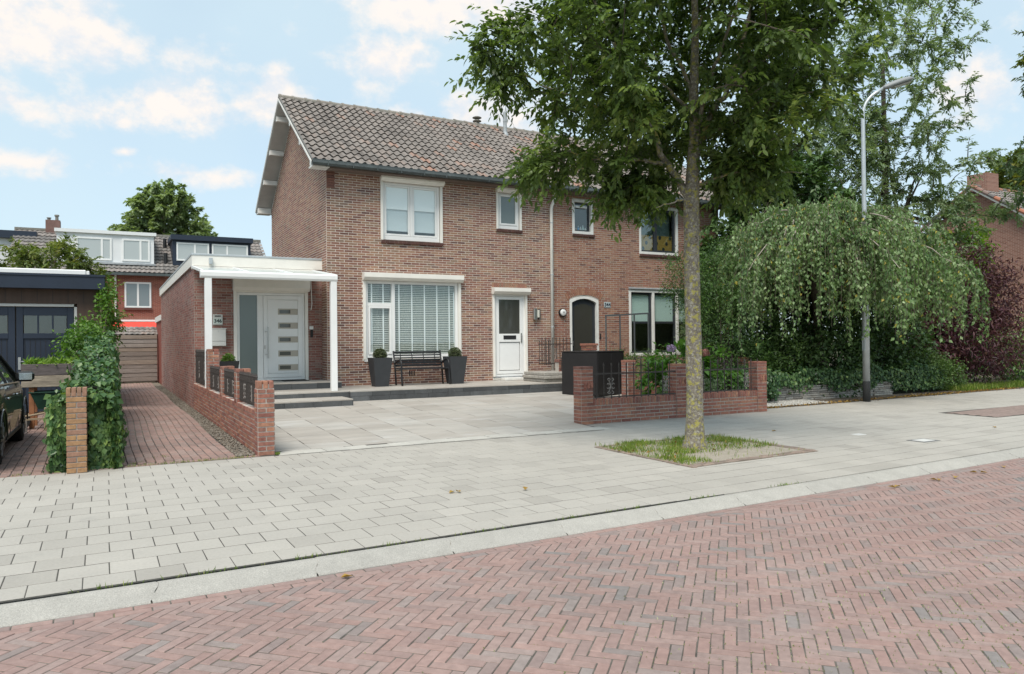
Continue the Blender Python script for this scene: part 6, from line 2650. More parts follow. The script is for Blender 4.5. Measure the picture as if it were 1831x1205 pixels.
# ------------------------------------------------------------------ vegetation
leaf_street = leaf_mat('leaf_street', [(0.054, 0.083, 0.034), (0.087, 0.133, 0.046), (0.131, 0.193, 0.059), (0.203, 0.272, 0.084), (0.379, 0.416, 0.145)], .45, .4)
leaf_birch = leaf_mat('leaf_birch', [(0.054, 0.100, 0.041), (0.101, 0.174, 0.065), (0.163, 0.257, 0.100), (0.248, 0.340, 0.158), (0.328, 0.416, 0.223), (0.540, 0.447, 0.094)], .35)
leaf_maple = leaf_mat('leaf_maple', [(0.028, 0.011, 0.018), (0.053, 0.017, 0.026), (0.081, 0.028, 0.039), (0.114, 0.049, 0.058), (0.114, 0.065, 0.039)], .3)
leaf_dark = leaf_mat('leaf_dark', [(0.024, 0.050, 0.021), (0.044, 0.085, 0.029), (0.073, 0.130, 0.041), (0.122, 0.193, 0.062)], .2, .4)
leaf_mid = leaf_mat('leaf_mid', [(0.040, 0.078, 0.027), (0.076, 0.138, 0.039), (0.122, 0.199, 0.058), (0.180, 0.259, 0.082)], .32)
leaf_pale = leaf_mat('leaf_pale', [(0.095, 0.150, 0.090), (0.166, 0.230, 0.128), (0.238, 0.310, 0.174), (0.332, 0.391, 0.253)], .35)  # greyed and lightened: haze over the airy tree is in the colour
leaf_olive = leaf_mat('leaf_olive', [(0.071, 0.108, 0.029), (0.122, 0.166, 0.046), (0.187, 0.223, 0.062), (0.302, 0.287, 0.081)], .35)
leaf_yew = leaf_mat('leaf_yew', [(0.022, 0.050, 0.018), (0.043, 0.090, 0.027), (0.076, 0.154, 0.033), (0.134, 0.234, 0.045)], .2)
leaf_ivy = leaf_mat('leaf_ivy', [(0.022, 0.058, 0.022), (0.044, 0.101, 0.033), (0.082, 0.155, 0.051), (0.155, 0.246, 0.082), (0.291, 0.400, 0.109)], .2, .35)
leaf_lime = leaf_mat('leaf_lime', [(.12, .24, .015), (.2, .36, .025), (.3, .46, .04)], .45)
leaf_far = leaf_mat('leaf_far', [(0.126, 0.170, 0.095), (0.198, 0.264, 0.133), (0.288, 0.357, 0.190), (0.378, 0.442, 0.266)], .4)  # distance haze mixed into the leaf green
leaf_fall = leaf_mat('leaf_fallen', [(.14, .07, .025), (.30, .17, .04), (.42, .27, .06), (.22, .11, .04)], .15, .7)


def grow(skel, targets, sag=.12, r0=.006, k=.011, n=5, mb=None, rng_=rng):
    """branches from the nearest skeleton point to each target; returns list of polylines"""
    S = np.array(skel, float)
    paths = []
    d0 = np.array([np.min(np.linalg.norm(S - t, axis=1)) for t in targets])
    for i in np.argsort(d0):
        t = targets[i]
        dist = np.linalg.norm(S - t, axis=1) + np.maximum(0, S[:, 2] - t[2]) * .8
        a = S[int(np.argmin(dist))]
        L_ = np.linalg.norm(t - a)
        m = max(2, int(L_ / .16))
        us = np.linspace(0, 1, m + 1)
        bend = rng_.normal(0, .07 * L_, 3)
        pts = [a + (t - a) * u + bend * math.sin(u * math.pi) + np.array([0, 0, sag * L_ * math.sin(u * math.pi)]) for u in us]
        paths.append(pts)
        S = np.vstack([S, pts[1:]])
        if mb is not None:
            mb.tube(pts, list(np.linspace(r0 + k * L_, .003, m + 1)), n, cap=False)
    return paths


def spray(paths, per=14, span=.75, side=.10, spacing=None, droop=.35, extra=0):
    """leaves in two rows along each twig end plus short side twigs"""
    P, D, N, T = [], [], [], []
    for pts in paths:
        pts = np.array(pts)
        m = len(pts)
        seg = pts[max(0, int(m * (1 - span))):]
        if len(seg) < 2:
            seg = pts[-2:]
        tone = rng.normal(0, .15)
        d = seg[-1] - seg[0]
        d = d / max(np.linalg.norm(d), 1e-6)
        ln = np.linalg.norm(seg[-1] - seg[0])
        for s_ in range(1 + extra):
            if s_:
                # side twig
                b0 = seg[int(rng.integers(len(seg)))]
                dd = d * .6 + rdir(1)[0] * .8
                dd[2] -= .15
                dd /= np.linalg.norm(dd)
                l2 = rng.uniform(.22, .5)
                line = b0 + np.outer(np.linspace(.1, 1, per), dd * l2) + np.outer(np.linspace(0, 1, per) ** 2, np.array([0, 0, -.08]))
            else:
                line = seg[0] + np.outer(np.linspace(0, 1, per), seg[-1] - seg[0])
                dd = d
            u = rng.normal(size=3)
            sd = np.cross(dd, np.array([0, 0, 1.0]) + .35 * u)
            sd /= max(np.linalg.norm(sd), 1e-6)
            sg = np.where(np.arange(per) % 2 == 0, 1, -1)[:, None]
            dirs = dd * .75 + sd * sg * .75 + rng.normal(0, .22, (per, 3)) + np.array([0, 0, -droop])
            P.append(line + rng.normal(0, .012, (per, 3)))
            D.append(dirs)
            N.append(np.tile(np.array([0, 0, 1.0]), (per, 1)) + rng.normal(0, .35, (per, 3)))
            T.append(np.full(per, tone) + rng.normal(0, .13, per))
    return np.concatenate(P), np.concatenate(D), np.concatenate(N), np.concatenate(T)


def wobble_tube(pts, rad, n=16, amp=.06, seed=1):
    """bark tube with bumps"""
    r_ = np.random.default_rng(seed)
    m = MB()
    m.tube(pts, rad, n)
    V = np.array(m.v)
    c = np.repeat(np.array(pts), n, 0)
    ph = r_.uniform(0, 6, 6)
    dz = V[:, 2]
    ang = np.arctan2(V[:, 1] - c[:, 1], V[:, 0] - c[:, 0])
    f = 1 + amp * (np.sin(ang * 3 + dz * 2.1 + ph[0]) * .5 + np.sin(ang * 5 - dz * 4.3 + ph[1]) * .3 + np.sin(dz * 9 + ph[2] + ang) * .35)
    m.v = [tuple(p) for p in c + (V - c) * f[:, None]]
    return m


def curved_leaves(name, parent, P, D, N, L, W, m, tint):
    P, D, N = (np.asarray(a, float) for a in (P, D, N))
    D = D / np.maximum(np.linalg.norm(D, axis=1, keepdims=True), 1e-6)
    S = np.cross(D, N)
    S /= np.maximum(np.linalg.norm(S, axis=1, keepdims=True), 1e-6)
    U = np.cross(S, D)
    L, W = L[:, None], W[:, None]
    cv = rng.uniform(.02, .22, len(P))[:, None]
    pt = lambda a, b: P + D * L * a + S * W * b - U * L * cv * a * a * 1.6 + U * W * .5 * abs(b) * .5
    V = np.stack([P, pt(.3, -.42), pt(.33, 0), pt(.3, .42), pt(.66, -.36), pt(.68, 0), pt(.66, .36), pt(1, 0)], 1).reshape(-1, 3)
    i = np.arange(len(P))[:, None] * 8
    tri = [(0, 2, 1), (0, 3, 2), (1, 2, 5), (1, 5, 4), (2, 3, 6), (2, 6, 5), (4, 5, 7), (5, 6, 7)]
    F = np.concatenate([i + np.array(t_) for t_ in tri], 1).reshape(-1, 3)
    return link(name, np_mesh(name, V, F, np.repeat(tint, 8)), m, parent)


def street_tree():
    t = thing('street_tree', 'street tree with lichen-covered trunk standing in the grassy pavement pit', 'tree', (7.06, 7.86, 0))
    tr = np.array([(7.06, 7.86, -.1), (7.06, 7.86, .0), (7.065, 7.855, .12), (7.07, 7.85, .4), (7.073, 7.847, .8), (7.064, 7.846, 1.55), (7.055, 7.845, 2.32), (7.045, 7.846, 2.94), (7.05, 7.843, 3.4), (7.075, 7.825, 3.86), (7.10, 7.806, 4.32),
                   (7.085, 7.81, 4.8), (7.105, 7.795, 5.4), (7.11, 7.79, 6.0), (7.08, 7.82, 6.9), (7.12, 7.9, 7.8)])
    rd = [.20, .18, .145, .118, .112, .108, .105, .104, .108, .088, .075, .066, .055, .046, .034, .018]
    # resample
    u = np.linspace(0, len(tr) - 1, 70)
    pts = np.stack([np.interp(u, range(len(tr)), tr[:, k]) for k in range(3)], 1)
    rr = np.interp(u, range(len(tr)), rd)
    wood = wobble_tube([tuple(p) for p in pts], list(rr), 18, .05)
    limbs = [([(7.03, 7.85, 3.42), (6.88, 7.93, 3.7), (6.74, 8.0, 3.94), (6.54, 8.1, 4.44), (6.31, 8.22, 5.02), (6.05, 8.35, 5.75), (5.8, 8.6, 6.6)], .058),
             ([(6.74, 8.0, 3.9), (6.5, 8.12, 3.98), (6.2, 8.3, 3.95), (5.86, 8.47, 3.98), (5.5, 8.6, 4.1)], .03),
             ([(7.09, 7.81, 4.0), (7.28, 7.7, 4.54), (7.49, 7.6, 4.92), (7.63, 7.5, 5.4), (7.77, 7.42, 6.0), (7.95, 7.3, 6.8)], .05),
             ([(7.2, 7.75, 4.25), (7.6, 7.4, 4.5), (8.1, 7.1, 4.75), (8.7, 6.9, 4.95)], .026),
             ([(7.06, 7.83, 3.6), (7.4, 7.5, 3.75), (7.8, 7.3, 3.8), (8.3, 7.05, 3.75)], .022),
             ([(7.05, 7.84, 3.3), (6.8, 7.6, 3.35), (6.5, 7.5, 3.3), (6.2, 7.55, 3.2)], .02),
             ([(7.1, 7.8, 4.4), (6.9, 7.3, 4.9), (6.7, 6.7, 5.4), (6.6, 6.2, 6.0)], .032),
             ([(7.1, 7.8, 4.5), (7.3, 8.4, 5.0), (7.6, 9.1, 5.5), (7.7, 9.7, 6.1)], .034),
             ([(7.08, 7.81, 4.9), (6.7, 7.9, 5.6), (6.2, 7.6, 6.3), (5.7, 7.5, 6.9)], .03),
             ([(7.1, 7.8, 5.3), (7.5, 8.1, 6.1), (8.1, 8.2, 6.9)], .028),
             ([(6.54, 8.1, 4.44), (6.0, 8.5, 4.7), (5.4, 8.8, 5.0), (4.85, 9.05, 5.3)], .024),
             ([(7.49, 7.6, 4.92), (8.1, 7.2, 5.5), (8.8, 6.8, 5.9), (9.2, 6.6, 6.1)], .026)]
    skel = [p for p in pts[34:]]
    for lp, r0 in limbs:
        lp = np.array(lp)
        uu = np.linspace(0, len(lp) - 1, 4 * len(lp))
        q = np.stack([np.interp(uu, range(len(lp)), lp[:, k]) for k in range(3)], 1)
        q[1:-1] += rng.normal(0, .012, (len(q) - 2, 3))
        wood.tube([tuple(p) for p in q], list(np.linspace(r0, r0 * .25, len(q))), 9, cap=False)
        skel += list(q[3:])
    # knots on the trunk
    for (a, z, s) in ((-1.9, 2.86, .055), (-.9, 3.1, .04), (-.6, 2.95, .035), (-1.7, 1.9, .03)):
        c = np.array([7.05 + .1 * math.cos(a), 7.845 + .1 * math.sin(a), z])
        wood.lathe((0, 0, 0), [(.001, 0)], 3) if False else None
        ring = [(c[0] + s * math.cos(b) * -math.sin(a), c[1] + s * math.cos(b) * math.cos(a), c[2] + s * 1.1 * math.sin(b)) for b in np.linspace(0, 2 * math.pi, 14)]
        wood.tube(ring, .014, 6, cap=False)
    # twig targets in a rounded crown
    tg = []
    C, Rr = np.array([7.0, 7.85, 5.75]), np.array([2.6, 2.6, 2.7])
    while len(tg) < 900:
        d = rdir(1)[0]
        r = rng.uniform(.18, 1) ** .5
        p = C + d * Rr * r * (1 + .10 * math.sin(5 * d[0] + 3 * d[2]) + .08 * math.sin(7 * d[1]))
        rh = np.hypot(p[0] - 7.0, p[1] - 7.85)
        fr = (p[0] - 7.06) * fwd[0] + (p[1] - 7.86) * fwd[1]
        sr = (p[0] - 7.06) * rgt[0] + (p[1] - 7.86) * rgt[1]
        if fr < .1 and abs(sr) < .55 and p[2] < 5.6 and rng.random() < .8:
            continue
        if p[2] < 3.5 or rh > np.interp(p[2], [3.4, 3.65, 3.95, 4.3, 4.7, 5.2, 6.0, 7.5], [.5, .9, 1.4, 1.9, 2.2, 2.45, 2.6, 2.5]):
            continue
        if p[2] < 4.0 and np.hypot(p[0] - 7, p[1] - 7.85) < .45:
            continue
        tg.append(p)
    # outliers on the left and lower left as in the photograph
    vr = rgt[:2] / np.linalg.norm(rgt[:2])
    vf = np.array([vr[1] * -1, vr[0]])
    for _ in range(26):
        s, f, z = rng.uniform(-2.95, -2.3), rng.uniform(-.4, .5), rng.uniform(5.0, 5.9)
        tg.append(np.array([7.06 + vr[0] * s, 7.86 + vr[1] * s, z]) + np.array([vf[0] * f, vf[1] * f, 0]))
    for _ in range(26):
        s, f, z = rng.uniform(-2.3, -1.3), rng.uniform(-.5, .5), rng.uniform(3.75, 4.2)
        tg.append(np.array([7.06 + vr[0] * s, 7.86 + vr[1] * s, z]) + np.array([vf[0] * f, vf[1] * f, 0]))
    for _ in range(40):
        s, f, z = rng.uniform(-1.05, -.3), rng.uniform(.0, .6), rng.uniform(3.45, 3.8)
        tg.append(np.array([7.06 + vr[0] * s, 7.86 + vr[1] * s, z]) + np.array([vf[0] * f, vf[1] * f, 0]))
    for _ in range(40):
        s, f, z = rng.uniform(.3, 1.2), rng.uniform(-.3, .6), rng.uniform(3.6, 4.0)
        tg.append(np.array([7.06 + vr[0] * s, 7.86 + vr[1] * s, z]) + np.array([vf[0] * f, vf[1] * f, 0]))
    tw = MB()
    paths = grow(skel, tg, .1, .004, .010, 5, tw)
    wood.build('trunk', bark_street, t, smooth=True)
    tw.build('branches', bark_brown, t, smooth=True)
    P, D, N, T = spray(paths, 13, .8, extra=5, droop=.35)
    n = len(P)
    s = rng.uniform(.7, 1.2, n)
    curved_leaves('crown', t, P, D, N, .098 * s, .053 * s, leaf_street, np.clip(.42 + T, .02, .98))


street_tree()


def plain_tree(name, label, base, trunk_top, crown, nt, per, extra, L, W, m, r0=.1, bark=bark_brown, rim=.2, droop=.3, lean=(0, 0), tbase=.5, limbs=7, group=None):
    t = thing(name, label, 'tree', base, group=group)
    base = np.array(base, float)
    top = np.array([base[0] + lean[0], base[1] + lean[1], trunk_top])
    u = np.linspace(0, 1, 14)
    pts = [base + (top - base) * a + np.array([.05 * math.sin(a * 5), .05 * math.cos(a * 4), 0]) * r0 * 6 for a in u]
    pts[0] = pts[0] - np.array([0, 0, .1])
    wood = wobble_tube([tuple(p) for p in pts], list(np.linspace(r0, r0 * .35, 14)), 10, .05)
    skel = pts[5:]
    tg = []
    for (c, r, w_) in crown:
        k = int(nt * w_)
        for _ in range(k):
            d = rdir(1)[0]
            tg.append(np.array(c) + d * np.array(r) * rng.uniform(rim, 1) ** .5)
    for _ in range(limbs):
        g = tg[int(rng.integers(len(tg)))]
        a = skel[int(rng.integers(len(skel)))]
        q = [a + (g - a) * v * .8 + np.array([0, 0, .1 * math.sin(v * 3)]) for v in np.linspace(0, 1, 7)]
        wood.tube(q, list(np.linspace(r0 * .4, r0 * .12, 7)), 6, cap=False)
        skel += q[2:]
    paths = grow(skel, tg, .08, r0 * .05, r0 * .08, 4, wood)
    wood.build('trunk', bark, t, smooth=True)
    P, D, N, T = spray(paths, per, .8, extra=extra, droop=droop)
    ok = P[:, 2] > base[2] + .02
    P, D, N, T = P[ok], D[ok], N[ok], T[ok]
    s = rng.uniform(.7, 1.25, len(P))
    leaves('crown', t, P, D, N, L * s, W * s, m, np.clip(tbase + T, .02, .98), .18)
    return t


# dense tree right behind the house end, airy tree further right, edge trees
plain_tree('garden_tree', 'dense dark green tree behind the weeping birch beside the house', (18.9, 17.2, 0), 5.5,
           [((18.9, 17.0, 5.2), (2.3, 2.3, 2.6), .55), ((17.6, 17.4, 4.0), (1.5, 1.5, 1.6), .2), ((20.6, 16.2, 4.2), (1.7, 1.7, 1.9), .25)], 700, 12, 4, .19, .10, leaf_dark, .16, tbase=.6)
plain_tree('airy_tree', 'tall airy grey-green tree with open branches behind the street lamp', (27.5, 19.3, 0), 12.5,
           [((27.8, 19.0, 11.5), (3.0, 3.0, 4.2), .42), ((30.3, 17.4, 7.6), (2.4, 2.4, 2.2), .12), ((26.0, 20.0, 8.0), (2.6, 2.6, 3.0), .3), ((29.0, 18.4, 14.5), (2.6, 2.6, 2.2), .08), ((28.5, 18.5, 5.8), (2.6, 2.6, 2.0), .15), ((24.0, 20.8, 9.5), (2.2, 2.2, 3.4), .3)], 660, 13, 4, .17, .065, leaf_pale, .2, rim=.25, tbase=.5, limbs=12)
plain_tree('edge_tree', 'tree at the top right frame edge', (29.6, 14.2, 0), 11,
           [((29.3, 13.5, 11.4), (1.7, 1.7, 3.0), 1)], 150, 12, 2, .2, .1, leaf_olive, .16, tbase=.45)
plain_tree('far_tree', 'distant round tree above the far gable roof at the right edge', (66, 33, 0), 12,
           [((66, 33, 13.2), (4.5, 4.5, 3.6), 1)], 200, 12, 3, .5, .28, leaf_olive, .3, tbase=.4)
plain_tree('far_tree', 'distant round tree above the blue dormer at left', (4.4, 70, 0), 12,
           [((4.3, 70, 12.6), (3.2, 3.2, 3.0), .65), ((1.9, 70, 10.8), (1.6, 2.0, 1.3), .15), ((6.8, 70, 11.0), (1.7, 2, 1.6), .2)], 420, 12, 4, .34, .2, leaf_far, .3, tbase=.55, limbs=9)
plain_tree('garden_tree', 'yellowish green small tree behind the navy garage', (-1.4, 27.2, 0), 4.2,
           [((-1.5, 27, 3.9), (1.45, 1.2, 1.0), .5), ((-3.2, 27.6, 3.9), (1.0, 1.0, .9), .25), ((-.3, 26.8, 2.7), (.55, .8, 1.3), .25)], 300, 12, 3, .14, .06, leaf_olive, .1, tbase=.45)
bush('lime_shrub', 'bright lime green shrub before the distant gable wall', 'shrub', [((30.3, 17.7, 5.0), (.75, .75, .9)), ((30.3, 17.7, 3.6), (.8, .8, 1.2))], 120, 24, .14, .2, .11, leaf_lime, (30.3, 17.7, 0))


# weeping birch: arching limbs, hanging strands
def birch():
    base = np.array([16.3, 13.2, 0.])
    t = thing('weeping_birch', 'wide weeping birch with hanging strands around the street lamp', 'tree', tuple(base))
    wood = wobble_tube([tuple(base + np.array([.04 * math.sin(k), .03 * k, .3 * k - .1])) for k in range(15)], list(np.linspace(.15, .07, 15)), 12, .06)
    top = base + np.array([0, .35, 4.2])
    strands = []
    mid = MB()
    for k in range(64):
        a = k * 2.39996
        rad = 3.4 * math.sqrt((k + 1) / 64) * rng.uniform(.7, 1.1)
        e = base + np.array([rad * math.cos(a), rad * math.sin(a) * .95, 4.75 - .135 * rad * rad + rng.normal(0, .22)])
        pts = []
        for u in np.linspace(0, 1, 12):
            p = top + (e - top) * u
            p[2] += 1.1 * math.sin(u * math.pi) * (.35 + .12 * rad) * .55
            p += rng.normal(0, .025, 3)
            pts.append(p)
        mid.tube([tuple(p) for p in pts], list(np.linspace(.035, .008, 12)), 6, cap=False)
        for _ in range(84):
            i = int(rng.integers(1, 12))
            s0 = pts[i] + rng.normal(0, .14, 3)
            rr = np.hypot(s0[0] - base[0], s0[1] - base[1])
            ln = rng.uniform(.5, 1.35) if rr < 1.6 else rng.uniform(.8, 2.3)
            ln = min(ln, s0[2] - rng.choice([rng.uniform(.9, 1.6), rng.uniform(1.5, 2.4)]))
            if ln < .25:
                continue
            out = (s0 - base) * np.array([1, 1, 0])
            out /= max(np.linalg.norm(out), .1)
            m = 9
            line = [s0 + out * (.28 * (1 - math.exp(-3 * v)) + .06 * math.sin(3 * v)) + np.array([0, 0, -ln * v + .10 * math.sin(v * 3.1)]) + rng.normal(0, .012, 3) for v in np.linspace(0, 1, m)]
            strands.append(np.array(line))
    sm = MB()
    P, D, T = [], [], []
    for s in strands:
        sm.tube([tuple(p) for p in s[::2]], .004, 3, cap=False)
        ln = np.linalg.norm(s[-1] - s[0])
        k = int(ln / .042) + 4
        u = np.sort(rng.random(k)) * (len(s) - 1)
        pos = np.stack([np.interp(u, range(len(s)), s[:, c]) for c in range(3)], 1)
        d = rdir(k) * .75
        d[:, 2] = -.55 - .6 * rng.random(k)
        P.append(pos + rng.normal(0, .02, (k, 3)))
        D.append(d)
        tone = rng.normal(0, .12)
        tv = np.clip(.42 + tone + rng.normal(0, .14, k), .02, .80)
        tv[rng.random(k) < .018] = .99
        T.append(tv)
    wood.build('trunk', bark_brown, t, smooth=True)
    mid.build('limbs', bark_pale, t, smooth=True)
    sm.build('strands', bark_brown, t, fix=False)
    P, D, T = np.concatenate(P), np.concatenate(D), np.concatenate(T)
    n = len(P)
    s = rng.uniform(.7, 1.25, n)
    leaves('crown', t, P, D, rdir(n) + np.array([0, 0, .5]), .09 * s, .06 * s, leaf_birch, T, .15)


birch()

# Japanese maple, fine layered leaves
bush('japanese_maple', 'dark purple japanese maple right of the weeping birch', 'tree',
     [((22.4, 13.7, 2.2), (1.35, 1.35, 1.3)), ((23.2, 13.2, 1.3), (1.3, 1.3, 1.0)), ((21.6, 14.0, 1.2), (1.1, 1.1, 1.0)), ((22.7, 13.3, 3.3), (1.0, 1.0, .9)), ((23.6, 13.0, 2.6), (.9, .9, .9)), ((21.4, 13.9, 2.6), (.8, .8, .9)), ((20.9, 14.0, 1.6), (.9, .8, 1.0))], 720, 30, .19, .16, .04, leaf_maple, (22.3, 13.8, 0), rim=.55, droop=.35, stems=12)
# dark understorey
bush('evergreen_shrub', 'dark evergreen shrub mass under the weeping birch canopy', 'shrub',
     [((15.4, 13.6, 1.0), (1.3, .6, 1.0)), ((16.5, 12.95, 1.1), (1.3, .45, 1.1)), ((18.3, 13.3, 1.1), (1.3, .6, 1.05)), ((19.6, 13.5, 1.2), (1.2, .8, 1.1)), ((16.5, 15.2, 2.2), (2.6, .8, 1.6)), ((19.5, 15.2, 1.8), (2.0, .9, 1.8))], 950, 26, .15, .12, .075, leaf_dark, (17, 14, 0), rim=.6, stems=14)
bush('yew_shrub', 'tall dark yew with feathery upright shoots behind the right wall pier', 'shrub',
     [((13.4, 13.6, 1.5), (1.2, .9, 1.5)), ((13.8, 14.3, 2.7), (1.1, .9, 1.3)), ((14.6, 14.4, 1.6), (.9, .9, 1.5)), ((13.0, 14.6, 3.0), (.7, .7, .8))], 760, 34, .12, .085, .022, leaf_yew, (13.7, 14, 0), rim=.62, droop=-.15, stems=12)
bush('holly_shrub', 'mid green leafy shrub between the yew and the birch', 'shrub', [((14.75, 13.2, .95), (.6, .5, .85)), ((14.3, 13.1, .6), (.5, .4, .55))], 150, 26, .10, .07, .05, leaf_mid, (14.7, 13.2, 0), rim=.6, tbase=.35)
bush('round_shrub', 'rounded variegated shrub at the foot of the purple maple', 'shrub', [((20.0, 12.95, .55), (.95, .6, .62)), ((20.9, 12.9, .4), (.6, .5, .45))], 230, 26, .09, .06, .045, leaf_mid, (20.1, 12.9, 0), rim=.65, tbase=.4)
bush('garden_hedge', 'green hedge at the right edge beyond the purple maple', 'hedge', [((26.5, 14.4, .9), (2.2, 1.0, .9)), ((29.5, 14.2, 1.2), (2.2, 1.0, 1.3)), ((26.0, 15.5, 1.6), (1.6, 1, 1.2))], 420, 26, .16, .12, .08, leaf_ivy, (27, 14.4, 0), rim=.6, tbase=.65)
bush('rosemary_shrub', 'wispy grey-green shrub against the large dark window', 'shrub', [((15.65, 17.4, 2.1), (.4, .3, 1.4)), ((16.2, 17.4, 1.6), (.5, .35, 1.3))], 190, 26, .13, .10, .02, leaf_pale, (15.8, 17.4, .2), rim=.3, droop=-.3, stems=14)
bush('low_hedge', 'clipped green hedge right behind the black cabinet', 'hedge', [((11.9, 16.3, .8), (.7, .4, .45)), ((12.8, 16.2, .75), (.7, .4, .45)), ((13.6, 16.2, .8), (.5, .4, .4))], 260, 24, .07, .045, .025, leaf_mid, (12.6, 16.2, .1), rim=.7)


def ivy_cover(name, label, pts_fn, n, L, m, base, stems=True, cat='ivy', tb=.42):
    t = thing(name, label, cat, base)
    P, N = pts_fn(n)
    n = len(P)
    d = rdir(n) * .65
    d[:, 2] -= .75
    d -= N * (np.sum(d * N, 1, keepdims=True)) * .6
    s = rng.uniform(.55, 1.3, n)
    lowf = np.sin(P[:, 1] * 3.1) * .1 + np.sin(P[:, 2] * 4 + P[:, 0] * 3) * .1
    leaves('foliage', t, P, d, N + rdir(n) * .55, L * s, L * .85 * s, m, np.clip(tb + lowf + rng.normal(0, .2, n), .02, .98), .12)
    return t


def hedge_pts(n):
    """ivy wall between the two drives: rises towards the garage"""
    P, N = [], []
    for _ in range(n):
        y = 10.32 + 8.6 * rng.random() ** 1.5
        H = np.interp(y, [10.3, 10.9, 11.8, 13.5, 16, 19], [.88, .96, 1.04, 1.22, 1.5, 1.8]) + .08 * math.sin(y * 4) + .05 * math.sin(y * 11)
        k = rng.random()
        wr = .06 + .04 * math.sin(y * 3.3) + .03 * math.sin(y * 9)
        wl = float(np.interp(y, [10.3, 12, 19], [-.55, -.40, -.36])) + .04 * math.sin(y * 2.7 + 1) + .03 * math.sin(y * 8)
        if k < .46:
            z = H * rng.random()
            p, nn = (wr * (1 - .25 * max(0, z / H - .7) * 3) + rng.normal(0, .035) + .03 * math.sin(z * 6), y, z), (1, -.25, .25)
        elif k < .66:
            z = H * rng.random()
            p, nn = (wl + rng.normal(0, .04), y, z), (-1, -.3, .2)
        elif k < .86:
            p, nn = (wl + (wr - wl) * rng.random(), y, H + rng.normal(0, .04)), (0, -.2, 1)
        else:
            z = .93 * rng.random()
            x = rng.uniform(-.6, -.45) if rng.random() < .5 else rng.uniform(-.21, .1)
            p, nn = (x, 10.33 + .1 * rng.random() + (.06 if x > -.4 else 0), z), (0, -1, .2)
        P.append(p)
        N.append(nn)
    N = np.array(N, float)
    return np.array(P), N / np.linalg.norm(N, axis=1, keepdims=True)


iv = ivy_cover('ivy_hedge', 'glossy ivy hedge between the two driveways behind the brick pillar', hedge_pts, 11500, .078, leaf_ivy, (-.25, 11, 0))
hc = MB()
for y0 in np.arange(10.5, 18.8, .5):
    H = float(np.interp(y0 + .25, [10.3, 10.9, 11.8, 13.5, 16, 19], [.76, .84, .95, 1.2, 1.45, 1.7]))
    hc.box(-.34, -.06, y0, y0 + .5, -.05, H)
hc.build('stems', mat('hedge_inside_shade', (.022, .024, .014), .95), iv)  # solid near-black filler, not stems: hedge's inner shade as colour
for k in range(7):
    bush('climbing_shoot', 'x', 'shrub', [((0, 0, 0), (1, 1, 1))], 1, 1, .1, .01, .01, leaf_ivy, (0, 0, -5)) if False else None
bush('climber', 'leafy climber growing over the ivy hedge by the garage corner', 'shrub', [((-.33, 17.4, 1.7), (.25, .9, .25)), ((-.02, 19.6, 2.1), (.10, .4, .7)), ((-.6, 17.0, 1.5), (.22, .3, .18)), ((.0, 19.9, 2.75), (.09, .3, .35))], 150, 18, .10, .08, .055, leaf_bright, (-.3, 17.5, 0), rim=.4, tbase=.35)


def ivy_bank(n):
    P, N = [], []
    for _ in range(n):
        x = rng.uniform(12.3, 20.4)
        k = rng.random()
        top = .72 + .06 * math.sin(x * 3) + .05 * math.sin(x * 7.3)
        yf = 12.62 + .06 * math.sin(x * 2.2) - (.0 if x > 13.6 else .25)
        lowz = .12 if (x < 13.8 or x > 18.2) else .30 + .1 * math.sin(x * 5)
        if k < .5:
            z = lowz + (top - lowz) * rng.random() ** .8
            p, nn = (x, yf - .05 + rng.normal(0, .05) + .08 * (top - z), z), (-.2, -1, .4)
        else:
            p, nn = (x, yf + rng.random() * .9, top + rng.normal(0, .04)), (0, -.3, 1)
        P.append(p)
        N.append(nn)
    N = np.array(N, float)
    return np.array(P), N / np.linalg.norm(N, axis=1, keepdims=True)


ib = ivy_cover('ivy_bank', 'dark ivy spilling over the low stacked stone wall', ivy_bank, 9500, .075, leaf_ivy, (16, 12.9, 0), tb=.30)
MB().box(12.4, 20.2, 12.78, 13.6, -.05, .62).build('stems', mat('hedge_inside_shade', (.022, .024, .014), .95), ib)  # dark filler block added under the ivy, inner shade as colour


